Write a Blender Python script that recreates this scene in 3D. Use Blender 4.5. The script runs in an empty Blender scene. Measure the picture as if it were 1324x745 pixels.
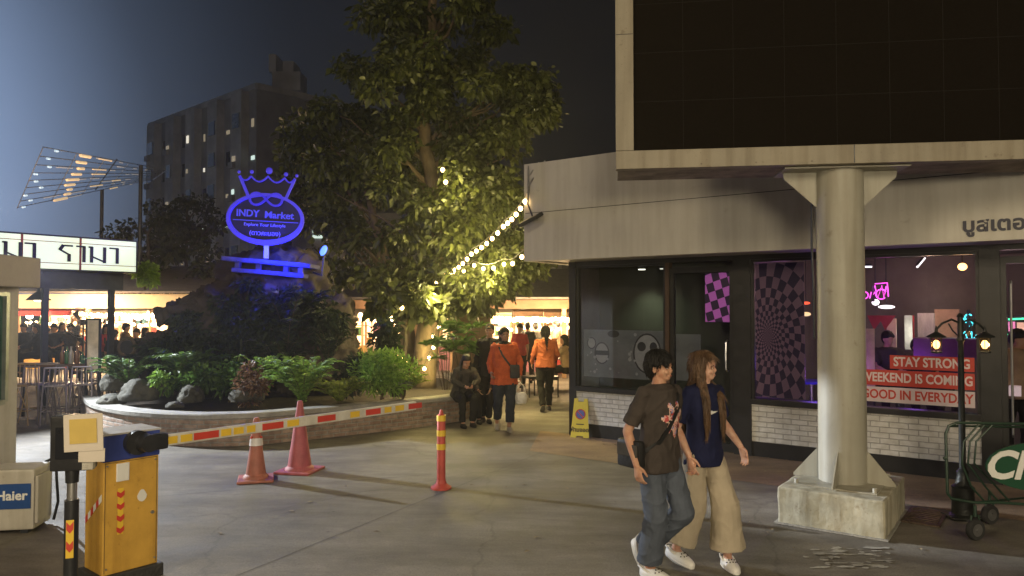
import bpy, bmesh, math, random
import numpy as np
from mathutils import Vector, Matrix, noise
from mathutils.bvhtree import BVHTree
R = math.radians
V = Vector
rng = random.Random(7)
SC = bpy.context.scene
COL = SC.collection
# ---------------------------------------------------------------- camera maths (photo 1324x745)
FPX, CX, HY, CH = 950.0, 662.0, 398.0, 2.0
def P(px, py, d):            # point seen at a photo pixel, at depth d
    return V(((px-CX)/FPX*d, d, CH+(HY-py)/FPX*d))
def G(px, py, z=0.0):        # point on the ground seen at a photo pixel
    d = FPX*(CH-z)/(py-HY)
    return V(((px-CX)/FPX*d, d, z))
# ---------------------------------------------------------------- mesh builder
class MB:
    def __init__(s): s.v = []; s.f = []; s.smooth = False
    def add(s, vs, fs):
        b = len(s.v); s.v.extend([tuple(x) for x in vs]); s.f.extend([tuple(b+i for i in f) for f in fs]); return s
    def box(s, x0, x1, y0, y1, z0, z1, m=None):
        vs = [V((x, y, z)) for z in (z0, z1) for y in (y0, y1) for x in (x0, x1)]
        if m is not None: vs = [m @ v for v in vs]
        return s.add(vs, [(0,2,3,1),(4,5,7,6),(0,1,5,4),(2,6,7,3),(0,4,6,2),(1,3,7,5)])
    def bbox(s, x0, x1, y0, y1, z0, z1, r=.01, m=None):      # box with chamfered edges
        vs = []; 
        bm = bmesh.new(); 
        q = [bm.verts.new((x, y, z)) for z in (z0, z1) for y in (y0, y1) for x in (x0, x1)]
        for f in [(0,2,3,1),(4,5,7,6),(0,1,5,4),(2,6,7,3),(0,4,6,2),(1,3,7,5)]: bm.faces.new([q[i] for i in f])
        bmesh.ops.bevel(bm, geom=bm.edges[:], offset=r, segments=2, affect='EDGES', profile=.6)
        bm.verts.index_update()
        vs = [v.co.copy() for v in bm.verts]
        if m is not None: vs = [m @ v for v in vs]
        s.add(vs, [[v.index for v in f.verts] for f in bm.faces]); bm.free(); return s
    def loft(s, secs, n=16, cap=True):
        b = len(s.v)
        for c, A, B in secs:
            for i in range(n):
                t = 2*math.pi*i/n
                s.v.append(tuple(c + A*math.cos(t) + B*math.sin(t)))
        for k in range(len(secs)-1):
            for i in range(n):
                j = (i+1) % n
                s.f.append((b+k*n+i, b+k*n+j, b+(k+1)*n+j, b+(k+1)*n+i))
        if cap:
            s.f.append(tuple(b+i for i in range(n))[::-1]); e = b+(len(secs)-1)*n
            s.f.append(tuple(e+i for i in range(n)))
        return s
    def cyl(s, a, b, r0, r1=None, n=12):
        a = V(a); b = V(b); r1 = r0 if r1 is None else r1
        d = (b-a); 
        if d.length < 1e-6: return s
        d.normalize(); h = V((0,0,1)) if abs(d.z) < .9 else V((1,0,0))
        x = d.cross(h).normalized(); y = d.cross(x)
        return s.loft([(a, x*r0, y*r0), (b, x*r1, y*r1)], n)
    def tube(s, pts, r, n=8):
        pts = [V(p) for p in pts]; N = len(pts); rs = r if isinstance(r, (list, tuple)) else [r]*N
        secs = []; up = None
        for i, p in enumerate(pts):
            d = (pts[min(i+1, N-1)] - pts[max(i-1, 0)]).normalized()
            if up is None: up = V((0,0,1)) if abs(d.z) < .9 else V((1,0,0))
            x = d.cross(up).normalized(); y = d.cross(x); up = -y if abs((-y).dot(d)) < .5 else up
            secs.append((p, x*rs[i], y*rs[i]))
        return s.loft(secs, n)
    def ell(s, c, r, m=None, seg=14, rings=9):
        c = V(c); r = (r, r, r) if not hasattr(r, '__len__') else r
        vs = [V((0,0,1))]; 
        for k in range(1, rings):
            p = math.pi*k/rings
            for i in range(seg):
                t = 2*math.pi*i/seg; vs.append(V((math.sin(p)*math.cos(t), math.sin(p)*math.sin(t), math.cos(p))))
        vs.append(V((0,0,-1)))
        fs = [(0, 1+i, 1+(i+1) % seg) for i in range(seg)]
        for k in range(rings-2):
            for i in range(seg):
                a = 1+k*seg+i; b_ = 1+k*seg+(i+1) % seg
                fs.append((a, a+seg, b_+seg, b_))
        e = len(vs)-1; o = 1+(rings-2)*seg
        fs += [(o+i, e, o+(i+1) % seg) for i in range(seg)]
        out = []
        for v in vs:
            w = V((v.x*r[0], v.y*r[1], v.z*r[2]))
            if m is not None: w = m @ w
            out.append(c+w)
        return s.add(out, fs)
    def limb(s, pts, rads, n=14):
        pts = [V(p) for p in pts]
        for i in range(len(pts)-1): s.cyl(pts[i], pts[i+1], rads[i], rads[i+1], n)
        for p, r in zip(pts, rads): s.ell(p, r, seg=12, rings=8)
        return s
    def lathe(s, prof, c=(0,0,0), n=24, cap=True):
        c = V(c)
        return s.loft([(c+V((0,0,z)), V((r,0,0)), V((0,r,0))) for r, z in prof], n, cap)
    def prism(s, poly, A, B, O, N):          # 2D polygon in plane (A,B) at O, extruded by vector N
        a = [O+A*x+B*y for x, y in poly]; b = [p+N for p in a]; n = len(poly)
        fs = [tuple(range(n))[::-1], tuple(range(n, 2*n))] + [(i, (i+1) % n, n+(i+1) % n, n+i) for i in range(n)]
        return s.add(a+b, fs)
    def quad(s, a, b, c, d): return s.add([a, b, c, d], [(0,1,2,3)])
    def mesh(s, name='m'):
        me = bpy.data.meshes.new(name); me.from_pydata(s.v, [], s.f); me.update()
        return me
    def build(s, name, mat, parent=None, world=False, smooth=None, fix=True):
        me = s.mesh(name)
        if fix and len(s.f) < 60000:
            bm = bmesh.new(); bm.from_mesh(me); bmesh.ops.recalc_face_normals(bm, faces=bm.faces); bm.to_mesh(me); bm.free()
        return link(name, me, mat, parent, world, s.smooth if smooth is None else smooth)
def basis(o):
    m = Matrix.LocRotScale(o.location, o.rotation_euler, o.scale)
    return basis(o.parent) @ m if o.parent else m
def link(name, me, mat, parent=None, world=False, smooth=False):
    if mat is not None:
        if isinstance(mat, (list, tuple)):
            for q in mat: me.materials.append(q)
        else: me.materials.append(mat)
    if world and parent is not None: me.transform(basis(parent).inverted())
    if smooth == 'auto':
        me.shade_smooth() if hasattr(me, 'shade_smooth') else None
        try: me.set_sharp_from_angle(angle=R(35))
        except Exception: pass
    elif smooth: me.polygons.foreach_set('use_smooth', [True]*len(me.polygons))
    o = bpy.data.objects.new(name, me); COL.objects.link(o); o.parent = parent
    return o
def tag(o, label=None, cat=None, group=None, kind=None):
    if label: o['label'] = label
    if cat: o['category'] = cat
    if group: o['group'] = group
    if kind: o['kind'] = kind
    return o
def thing(name, label, cat, loc=(0,0,0), rz=0, group=None):
    o = bpy.data.objects.new(name, None); COL.objects.link(o); o.empty_display_size = .1
    o.location = loc; o.rotation_euler = (0,0,rz)
    return tag(o, label, cat, group)
def copy_tree(o, parent=None):
    c = o.copy(); COL.objects.link(c)
    if parent is not None: c.parent = parent
    for ch in [x for x in COL.objects if x.parent == o]: copy_tree(ch, c)
    return c
def remesh(mb, voxel, smooth=4):
    me = mb.mesh('tmp'); o = bpy.data.objects.new('tmp', me); COL.objects.link(o)
    m = o.modifiers.new('r', 'REMESH'); m.mode = 'VOXEL'; m.voxel_size = voxel; m.use_smooth_shade = True
    if smooth:
        m = o.modifiers.new('s', 'SMOOTH'); m.iterations = smooth; m.factor = .5
    dg = bpy.context.evaluated_depsgraph_get(); dg.update()
    out = bpy.data.meshes.new_from_object(o.evaluated_get(dg))
    bpy.data.objects.remove(o); bpy.data.meshes.remove(me)
    return out
def displace(me, fn):
    n = len(me.vertices); nr = np.empty(n*3, np.float32); co = np.empty(n*3, np.float32)
    me.vertices.foreach_get('normal', nr); me.vertices.foreach_get('co', co); co = co.reshape(-1, 3); nr = nr.reshape(-1, 3)
    a = np.array([fn(V(c)) for c in co.tolist()], np.float32)[:, None]
    me.vertices.foreach_set('co', (co + nr*a).ravel()); me.update()
def text(body, size, depth, mat, parent, M, name='lettering', bold=0.0, sx=1.0, align='CENTER', world=True, res=3):
    c = bpy.data.curves.new('t', 'FONT'); c.body = body; c.size = size; c.extrude = depth; c.offset = bold
    c.align_x = align; c.align_y = 'CENTER'; c.resolution_u = res
    o = bpy.data.objects.new('t', c); COL.objects.link(o)
    dg = bpy.context.evaluated_depsgraph_get(); dg.update()
    me = bpy.data.meshes.new_from_object(o.evaluated_get(dg))
    bpy.data.objects.remove(o); bpy.data.curves.remove(c)
    me.materials.clear()
    me.transform(Matrix.Diagonal((sx, 1, 1, 1))); me.transform(M)
    return link(name, me, mat, parent, world)
def plane_matrix(O, A, N):       # text frame: x along A, y up (N x A), z along N
    A = V(A).normalized(); N = V(N).normalized(); B = N.cross(A)
    return Matrix(((A.x, B.x, N.x, O[0]), (A.y, B.y, N.y, O[1]), (A.z, B.z, N.z, O[2]), (0,0,0,1)))
# ---------------------------------------------------------------- materials
def new_mat(name):
    m = bpy.data.materials.new(name); m.use_nodes = True
    nt = m.node_tree; return m, nt, nt.nodes, nt.links, nt.nodes['Principled BSDF']
def mat(name, c, rough=.6, metal=0, var=.25, scale=6, bump=.15, bscale=40, c2=None, spec=.5, detail=5, stretch=None, coat=0, streak=0):
    m, nt, N, L, b = new_mat(name)
    b.inputs['Roughness'].default_value = rough; b.inputs['Metallic'].default_value = metal
    b.inputs['Specular IOR Level'].default_value = spec; b.inputs['Coat Weight'].default_value = coat
    tc = N.new('ShaderNodeTexCoord'); src = tc.outputs['Object']
    if stretch:
        mp = N.new('ShaderNodeMapping'); mp.inputs['Scale'].default_value = stretch; L.new(src, mp.inputs[0]); src = mp.outputs[0]
    nz = N.new('ShaderNodeTexNoise'); nz.inputs['Scale'].default_value = scale; nz.inputs['Detail'].default_value = detail
    nz.inputs['Roughness'].default_value = .62
    L.new(src, nz.inputs['Vector'])
    rp = N.new('ShaderNodeValToRGB'); rp.color_ramp.elements[0].position = .3; rp.color_ramp.elements[1].position = .7
    a = tuple(x*(1-var) for x in c); d = c2 if c2 else tuple(min(1, x*(1+var*.8)) for x in c)
    rp.color_ramp.elements[0].color = (*a, 1); rp.color_ramp.elements[1].color = (*d, 1)
    L.new(nz.outputs['Fac'], rp.inputs[0]); L.new(rp.outputs[0], b.inputs['Base Color'])
    if streak:
        def mulr(fac_src, p0, p1, dark):
            r2_ = N.new('ShaderNodeValToRGB'); r2_.color_ramp.elements[0].position = p0; r2_.color_ramp.elements[1].position = p1
            r2_.color_ramp.elements[0].color = (*dark, 1); r2_.color_ramp.elements[1].color = (1,1,1,1); L.new(fac_src, r2_.inputs[0])
            x = N.new('ShaderNodeMixRGB'); x.blend_type = 'MULTIPLY'; x.inputs[0].default_value = 1
            L.new(b.inputs['Base Color'].links[0].from_socket, x.inputs[1]); L.new(r2_.outputs[0], x.inputs[2]); L.new(x.outputs[0], b.inputs['Base Color'])
        mp2 = N.new('ShaderNodeMapping'); mp2.inputs['Scale'].default_value = (9, 9, .7); L.new(tc.outputs['Object'], mp2.inputs[0])
        s1 = N.new('ShaderNodeTexNoise'); s1.inputs['Scale'].default_value = 1.0; s1.inputs['Detail'].default_value = 7; L.new(mp2.outputs[0], s1.inputs['Vector'])
        mulr(s1.outputs['Fac'], .36, .58, (1-streak*.5, 1-streak*.56, 1-streak*.64))
        s2 = N.new('ShaderNodeTexNoise'); s2.inputs['Scale'].default_value = 5.5; s2.inputs['Detail'].default_value = 9; s2.inputs['Roughness'].default_value = .75; L.new(tc.outputs['Object'], s2.inputs['Vector'])
        mulr(s2.outputs['Fac'], .30, .40, (1-streak*.75, 1-streak*.88, 1-streak))
        s3 = N.new('ShaderNodeTexVoronoi'); s3.inputs['Scale'].default_value = 14; s3.inputs['Randomness'].default_value = 1; L.new(tc.outputs['Object'], s3.inputs['Vector'])
        mulr(s3.outputs['Distance'], .06, .09, (1-streak*.5, 1-streak*.6, 1-streak*.7))
    if bump:
        n2 = N.new('ShaderNodeTexNoise'); n2.inputs['Scale'].default_value = bscale; n2.inputs['Detail'].default_value = 4
        L.new(src, n2.inputs['Vector'])
        bp = N.new('ShaderNodeBump'); bp.inputs['Strength'].default_value = bump; bp.inputs['Distance'].default_value = .02
        L.new(n2.outputs['Fac'], bp.inputs['Height']); L.new(bp.outputs[0], b.inputs['Normal'])
        mr = N.new('ShaderNodeMapRange'); mr.inputs[3].default_value = max(.03, rough-.12); mr.inputs[4].default_value = min(1, rough+.12)
        L.new(nz.outputs['Fac'], mr.inputs[0]); L.new(mr.outputs[0], b.inputs['Roughness'])
    return m
def emit(name, c, s, sample=False, base=None):
    m, nt, N, L, b = new_mat(name)
    b.inputs['Base Color'].default_value = (*(base or c), 1)
    b.inputs['Emission Color'].default_value = (*c, 1); b.inputs['Emission Strength'].default_value = s
    m.cycles.emission_sampling = 'FRONT_BACK' if sample else 'NONE'
    return m
def leafmat(name, c, c2, rough=.45, trans=.35):
    m, nt, N, L, b = new_mat(name)
    ob = N.new('ShaderNodeTexCoord'); nz = N.new('ShaderNodeTexNoise'); nz.inputs['Scale'].default_value = 2.3; nz.inputs['Detail'].default_value = 6
    L.new(ob.outputs['Object'], nz.inputs['Vector'])
    at = N.new('ShaderNodeAttribute'); at.attribute_name = 'rnd'
    mx = N.new('ShaderNodeMath'); mx.operation = 'MULTIPLY_ADD'; mx.inputs[1].default_value = .6; L.new(at.outputs['Fac'], mx.inputs[0])
    ml = N.new('ShaderNodeMath'); ml.operation = 'MULTIPLY'; ml.inputs[1].default_value = .5; L.new(nz.outputs['Fac'], ml.inputs[0]); L.new(ml.outputs[0], mx.inputs[2])
    rp = N.new('ShaderNodeValToRGB'); rp.color_ramp.elements[0].position = .15; rp.color_ramp.elements[1].position = .85
    rp.color_ramp.elements[0].color = (*c, 1); rp.color_ramp.elements[1].color = (*c2, 1)
    L.new(mx.outputs[0], rp.inputs[0]); L.new(rp.outputs[0], b.inputs['Base Color'])
    b.inputs['Roughness'].default_value = rough
    tr = N.new('ShaderNodeBsdfTranslucent'); L.new(rp.outputs[0], tr.inputs['Color'])
    ms = N.new('ShaderNodeMixShader'); ms.inputs[0].default_value = trans
    L.new(b.outputs[0], ms.inputs[1]); L.new(tr.outputs[0], ms.inputs[2])
    L.new(ms.outputs[0], N['Material Output'].inputs[0])
    return m
def glassmat(name, tint=(.9,.92,.92), refl=.08, rough=.02):
    m, nt, N, L, b = new_mat(name); N.remove(b)
    t = N.new('ShaderNodeBsdfTransparent'); t.inputs[0].default_value = (*tint, 1)
    g = N.new('ShaderNodeBsdfGlossy'); g.inputs['Roughness'].default_value = rough
    f = N.new('ShaderNodeFresnel'); f.inputs[0].default_value = 1.5
    a = N.new('ShaderNodeMath'); a.operation = 'MULTIPLY_ADD'; a.inputs[1].default_value = .45; a.inputs[2].default_value = 0
    L.new(f.outputs[0], a.inputs[0])
    x = N.new('ShaderNodeMixShader'); L.new(a.outputs[0], x.inputs[0]); L.new(t.outputs[0], x.inputs[1]); L.new(g.outputs[0], x.inputs[2])
    L.new(x.outputs[0], N['Material Output'].inputs[0])
    return m
def rndattr(me, per):       # one random value per leaf
    n = len(me.vertices); a = me.attributes.new('rnd', 'FLOAT', 'POINT')
    r = np.random.RandomState(3).rand((n+per-1)//per).repeat(per)[:n].astype(np.float32)
    a.data.foreach_set('value', r)
def lamp(name, typ, loc, energy, color, size=.1, aim=None, spot=None, blend=.3):
    l = bpy.data.lights.new(name, typ); l.energy = energy; l.color = color
    if typ in ('POINT', 'SPOT'): l.shadow_soft_size = size
    if typ == 'AREA': l.size = size
    if spot: l.spot_size = R(spot); l.spot_blend = blend
    o = bpy.data.objects.new(name, l); COL.objects.link(o); o.location = loc
    if aim is not None: o.rotation_euler = (V(aim)-V(loc)).to_track_quat('-Z', 'Y').to_euler()
    return o
def leaves(centers, dirs, sizes, rs, width=.5, droop=.3):
    """numpy leaf cloud: one folded 6-vertex leaf (two quads) per centre"""
    n = len(centers); C = np.array(centers, dtype=float); D = np.array(dirs, dtype=float)
    D /= np.linalg.norm(D, axis=1)[:, None]+1e-9; S = np.array(sizes)[:, None]
    rv = rs.randn(n, 3); W = np.cross(D, rv); W /= np.linalg.norm(W, axis=1)[:, None]+1e-9
    Nn = np.cross(D, W)
    dn = np.array([0,0,-1.0])*droop*S
    a = C; m1 = C + D*S*.35 + Nn*S*.03; l1 = m1 + W*S*width*.5 + Nn*S*.08; r1 = m1 - W*S*width*.5 + Nn*S*.08
    m2 = C + D*S*.75 + dn*.5; t = C + D*S*1.0 + dn
    l2 = m2 + W*S*width*.33 + Nn*S*.04; r2 = m2 - W*S*width*.33 + Nn*S*.04
    vs = np.stack([a, l1, l2, t, r2, r1], 1).reshape(-1, 3)
    i = np.arange(n)[:, None]*6
    f = np.concatenate([i+np.array([[0,1,2,3]]), i+np.array([[0,3,4,5]])], 1).reshape(-1, 4)
    me = bpy.data.meshes.new('leaves'); me.from_pydata(vs.tolist(), [], f.tolist()); me.update(); rndattr(me, 6)
    return me
# ================================================================ people
def skinmat(name, c):
    m, nt, N, L, b = new_mat(name)
    tc = N.new('ShaderNodeTexCoord'); nz = N.new('ShaderNodeTexNoise'); nz.inputs['Scale'].default_value = 22; nz.inputs['Detail'].default_value = 6; L.new(tc.outputs['Object'], nz.inputs['Vector'])
    rp = N.new('ShaderNodeValToRGB'); rp.color_ramp.elements[0].position = .35; rp.color_ramp.elements[1].position = .7; rp.color_ramp.elements[0].color = (c[0]*.88, c[1]*.74, c[2]*.70, 1); rp.color_ramp.elements[1].color = (min(1,c[0]*1.06), c[1]*1.08, c[2]*1.08, 1)
    L.new(nz.outputs['Fac'], rp.inputs[0]); L.new(rp.outputs[0], b.inputs['Base Color']); b.inputs['Roughness'].default_value = .58
    b.inputs['Subsurface Weight'].default_value = .12; b.inputs['Subsurface Radius'].default_value = (.02, .008, .004)
    return m
M_eye = mat('eye', (.02,.015,.012), .15, var=0, bump=0)
M_eyew = mat('eye_white', (.6,.58,.55), .3, var=0, bump=0)
M_lip = mat('lip', (.32,.11,.09), .45, var=.1, bump=0)
M_brow = mat('brow', (.02,.014,.01), .8, var=.1, bump=0)
SKIN = skinmat('skin', (.50,.29,.19)); SKIN2 = skinmat('skin_light', (.58,.36,.26)); SKIN_D = skinmat('skin_dark', (.34,.2,.13))
def cloth(name, c, var=.22, rough=.85):
    return mat(name, c, rough, var=var, scale=9, bump=.25, bscale=180, spec=.2)
M_hair_b = mat('hair_black', (.006,.005,.0045), .6, var=.4, scale=60, stretch=(1,1,.12), bump=.5, bscale=160)
M_hair_l = mat('hair_brown', (.07,.036,.017), .45, var=.45, scale=50, stretch=(1,1,.10), bump=.5, bscale=160, c2=(.18,.10,.05))
FW, RT, UP = V((0,1,0)), V((1,0,0)), V((0,0,1))
def hand(mb, w, d, side, curl=.5, thumb=None, s=1.0):
    """w wrist, d forearm direction, palm normal faces the thigh; five tapering bent fingers"""
    d = V(d).normalized(); fw = (FW - d*FW.dot(d)).normalized(); pn = d.cross(fw)*(-side)   # palm normal inward
    pn = pn.normalized()
    if pn.x*side > 0: pn = -pn
    c = w + d*.045*s
    mb.loft([(w, fw*.024*s, pn*.019*s), (w+d*.03*s, fw*.032*s, pn*.017*s), (w+d*.075*s, fw*.040*s, pn*.014*s), (w+d*.092*s, fw*.036*s, pn*.011*s)], 12)
    for k, (o, ln) in enumerate([(.031,.072),(.011,.080),(-.010,.074),(-.030,.058)]):
        p = w + d*.082*s + fw*o*s; a = d.copy(); pts = [p - d*.02*s, p]; rad = [.0095*s, .0092*s]
        for j, fr in enumerate((.45,.32,.23)):
            ang = curl*(.35+.55*j)*(1+.12*k)
            q = (d*math.cos(ang) + pn*math.sin(ang) + fw*o*1.2).normalized()
            p = p + q*ln*fr*s; pts.append(p); rad.append((.0088-.0009*j)*s)
        mb.limb(pts, rad, 8)
    t0 = w + d*.02*s + fw*.024*s
    t1 = t0 + (d*.6+fw*.75+pn*.25).normalized()*.036*s; t2 = t1 + (d*.95+fw*.25+pn*.35).normalized()*.030*s; t3 = t2 + (d+pn*.5).normalized()*.022*s
    mb.limb([t0, t1, t2, t3], [.013*s, .0108*s, .0098*s, .0085*s], 8)
def shoe_parts(ank, yaw, pitch, kind, s=1.0):
    """returns (upper_mb, sole_mb) ; ank is the ankle point 7.5 cm over the sole; toe forward +Y in foot frame"""
    M = Matrix.Translation(ank) @ Matrix.Rotation(yaw, 4, 'Z') @ Matrix.Rotation(pitch, 4, 'X') @ Matrix.Translation((0,0,-.078*s)) @ Matrix.Scale(s, 4)
    up, so = MB(), MB()
    def outline(y):   # half width along length -.075 .. .185
        t = (y+.075)/.26
        return (.036+.012*math.sin(math.pi*min(1, t*1.1)))*math.sqrt(max(0, 1-((t-.5)/.5)**6))+.0015
    ys = [-.075,-.070,-.055,-.02,.02,.06,.10,.135,.16,.175,.183,.185]
    g = 1.12 if kind == 'clog' else 1.0
    def sec(y, z0, h, k=1.0):
        w = outline(y)*g*k
        c = M @ V((0, y, z0)); X = (M.to_3x3() @ V((1,0,0)))*w; Z = (M.to_3x3() @ V((0,0,1)))*h
        return c, X, Z
    so.loft([sec(y, .016, .016 if .0 < (y+.075) < .26 else .004) for y in ys], 16)
    hs = {'clog': [.03,.045,.055,.055,.062,.060,.052,.043,.034,.026,.018,.008], 'sneaker': [.05,.065,.07,.07,.068,.058,.045,.036,.03,.024,.016,.006]}[kind]
    up.loft([sec(y, .028, h*.85, .97) for y, h in zip(ys, hs)], 16)
    return up, so
def make_person(label, loc, yaw, pose, H=1.68, voxel=.008, skin=None, top=None, bottom=None, hair=('short', None), shoes=None,
                shoe_kind='sneaker', sleeves='short', wide=0.0, build_=1.0, hem=.80, leg_hem=.10, dress=False, face=True, group=None, fold=1.0, solemat=None, neck_cloth=False):
    s = H/1.70; skin = skin or SKIN
    T = thing('person', label, 'person', loc, yaw, group)
    g = lambda x, y, z: V((x*s, y*s, z*s))
    p = dict(hip=g(0,0,.91), lean=0.0, twist=0.0, head=(0,0,0),
             hipR=g(.088,0,.885), hipL=g(-.088,0,.885), kneeR=g(.10,.02,.48), kneeL=g(-.10,.02,.48), ankR=g(.10,-.02,.08), ankL=g(-.10,-.02,.08),
             elR=g(.235,-.02,1.10), elL=g(-.235,-.02,1.10), wrR=g(.255,.04,.86), wrL=g(-.255,.04,.86), footR=(0,0), footL=(0,0), dz=0.0)
    for k, v in pose.items(): p[k] = g(*v) if (isinstance(v, tuple) and len(v) == 3 and k not in ('head',)) else v
    Lm = Matrix.Translation(p['hip']) @ Matrix.Rotation(p['twist'], 4, 'Z') @ Matrix.Rotation(-p['lean'], 4, 'X') @ Matrix.Translation(-g(0,0,.91))
    t = lambda x, y, z: Lm @ g(x, y, z)
    t3 = Lm.to_3x3(); Xa = t3 @ RT; Ya = t3 @ FW
    b = build_
    sh = {1: t(.158,-.005,1.375), -1: t(-.158,-.005,1.375)}
    # ---- head frame
    hy, hp, hr = p['head']
    neck = t(0,-.012,1.44)
    Hm = Matrix.Translation(neck) @ Matrix.Rotation(p['twist']*.0+hy, 4, 'Z') @ Matrix.Rotation(-hp, 4, 'X') @ Matrix.Rotation(hr, 4, 'Y')
    hh = lambda x, y, z: Hm @ (V((x, y, z))*s)
    h3 = Hm.to_3x3()
    body = MB()
    # torso
    tor = [(.80,.115,.085,0),(.88,.165,.115,-.01),(.96,.158,.108,-.005),(1.06,.133,.092,.0),(1.16,.148,.100,.004),(1.27,.168,.108,.004),(1.35,.165,.098,-.004),(1.41,.115,.075,-.01),(1.45,.055,.055,-.012)]
    body.loft([(t(0,y,z), Xa*w*b*s*.94, Ya*d*b*s*.94) for z, w, d, y in tor], 20)
    for sd in (1, -1):
        el, wr = p['elR' if sd > 0 else 'elL'], p['wrR' if sd > 0 else 'wrL']
        mid = sh[sd].lerp(el, .45); fm = el.lerp(wr, .3)
        body.limb([t(.12*sd,-.005,1.37), sh[sd], mid, el, fm, wr], [.05*b*s,.052*b*s,.045*b*s,.036*s,.038*s,.024*s])
        dd = p.get('handR' if sd > 0 else 'handL', None)
        hand(body, wr, V(dd) if dd is not None else (wr-el), sd, p.get('curl', .5), s=s)
        hp_, kn, an = (p['hipR'], p['kneeR'], p['ankR']) if sd > 0 else (p['hipL'], p['kneeL'], p['ankL'])
        body.limb([hp_, hp_.lerp(kn, .5), kn, kn.lerp(an, .3), kn.lerp(an, .7), an], [.088*b*s,.072*b*s,.052*s,.054*s,.04*s,.033*s])
        fy, fp = p['footR' if sd > 0 else 'footL']
        Fm = Matrix.Rotation(fy, 3, 'Z') @ Matrix.Rotation(fp, 3, 'X')
        body.limb([an, an + Fm @ V((0,.05,-.03))*s, an + Fm @ V((0,.12,-.045))*s], [.032*s,.032*s,.024*s])
    # neck & head
    body.limb([t(0,-.012,1.40), hh(0,.012,.07)], [.058*s, .052*s])
    body.ell(hh(0,.012,.165), (.074*s,.092*s,.088*s), h3)            # cranium
    body.ell(hh(0,.030,.100), (.060*s,.070*s,.068*s), h3)            # face
    body.ell(hh(0,.056,.058), (.036*s,.038*s,.028*s), h3)            # chin
    body.ell(hh(0,.020,.075), (.052*s,.055*s,.040*s), h3)            # jaw
    for sd in (1, -1):
        body.ell(hh(.036*sd,.078,.098), (.020*s,.017*s,.016*s), h3)  # cheek
        body.ell(hh(.076*sd,.000,.118), (.009*s,.019*s,.030*s), h3)  # ear
    body.limb([hh(0,.088,.140), hh(0,.1025,.112), hh(0,.100,.104)], [.008*s,.0115*s,.010*s], 8)   # nose
    body.ell(hh(0,.092,.072), (.020*s,.012*s,.010*s), h3)            # mouth mound
    bme = remesh(body, voxel, 3)
    link('body', bme, skin, T, smooth=True)
    if face:
        for sd in (1, -1):
            MB().ell(hh(.030*sd,.0850,.130), (.0115*s,.0065*s,.0048*s), h3).build('eye', M_eyew, T, smooth=True)
            MB().ell(hh(.030*sd,.0895,.130), (.0052*s,.0032*s,.0046*s), h3).build('iris', M_eye, T, smooth=True)
            MB().limb([hh(.015*sd,.095,.147), hh(.031*sd,.0915,.151), hh(.046*sd,.080,.146)], [.0032*s]*3, 6).build('eyebrow', M_brow, T, smooth=True)
        MB().ell(hh(0,.0995,.072), (.018*s,.0055*s,.0052*s), h3).build('mouth', M_lip, T, smooth=True)
    # ---- top garment
    sd_seed = rng.random()*50
    if top is not None:
        tm = MB()
        lo = hem
        prof = [(z, w, d, y) for z, w, d, y in tor if z > .9 and z < 1.44]
        secs = [(t(0,0,lo), Xa*.206*b*s, Ya*.158*b*s), (t(0,0,(lo+.98)/2), Xa*.20*b*s, Ya*.150*b*s)]
        secs += [(t(0,y,z), Xa*(max(w,.152)+.024)*b*s, Ya*(max(d,.10)+.024)*b*s) for z, w, d, y in prof if z > .98]
        secs += [(t(0,-.012,1.447), Xa*.074*s, Ya*.066*s)]
        tm.loft(secs, 24)
        for q in (1, -1):
            el, wr = p['elR' if q > 0 else 'elL'], p['wrR' if q > 0 else 'wrL']
            if sleeves == 'short':
                e = sh[q].lerp(el, .82); tm.limb([t(.11*q,-.005,1.372), sh[q]], [.062*s,.066*b*s]); tm.cyl(sh[q], e, .063*b*s, .070*b*s, 16)
            else:
                tm.limb([t(.11*q,-.005,1.372), sh[q], sh[q].lerp(el,.5), el, el.lerp(wr,.5)], [.062*s,.066*b*s,.060*s,.052*s,.046*s]); tm.cyl(el.lerp(wr,.5), wr, .046*s, .036*s, 14)
        if neck_cloth: tm.ell(hh(0,-.02,.08), (.10*s,.10*s,.11*s), h3)
        me = remesh(tm, max(voxel, .007), 3)
        amp = .010*fold
        inv = Lm.inverted()
        displace(me, lambda c: amp*noise.noise(V((c.x*9+sd_seed, c.y*9, c.z*5))) + amp*1.1*((1-abs(noise.noise(V((c.x*9+c.z*7, c.y*9+sd_seed, c.z*6-c.x*8)))))**5-.3) + amp*.4*noise.noise(V((c.x*30, c.y*30, c.z*16))))
        link('top', me, top, T, smooth=True)
    # ---- trousers
    if bottom is not None:
        bm_ = MB()
        bm_.loft([(t(0,0,1.0), Xa*.152*b*s, Ya*.112*b*s), (p['hip']+UP*.0, Xa*.176*b*s, Ya*.128*b*s), (p['hip']-UP*.09*s, Xa*.165*b*s, Ya*.122*b*s), (p['hip']-UP*.13*s, Xa*.13*b*s, Ya*.10*b*s)], 20)
        for q in (1, -1):
            hp_, kn, an = (p['hipR'], p['kneeR'], p['ankR']) if q > 0 else (p['hipL'], p['kneeL'], p['ankL'])
            L_ = (an-kn).length; e = an + (kn-an).normalized()*min(L_*.8, max(.0, leg_hem-.08)*s)
            bm_.limb([hp_, hp_.lerp(kn,.5), kn], [(.098+wide*.1)*b*s, (.088+wide*.35)*b*s, (.068+wide*.75)*s])
            bm_.cyl(kn, kn.lerp(e,.5), (.068+wide*.75)*s, (.062+wide)*s, 16); bm_.cyl(kn.lerp(e,.5), e, (.062+wide)*s, (.058+wide*1.35)*s, 16)
        me = remesh(bm_, max(voxel, .007), 3)
        amp = .010*fold
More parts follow.
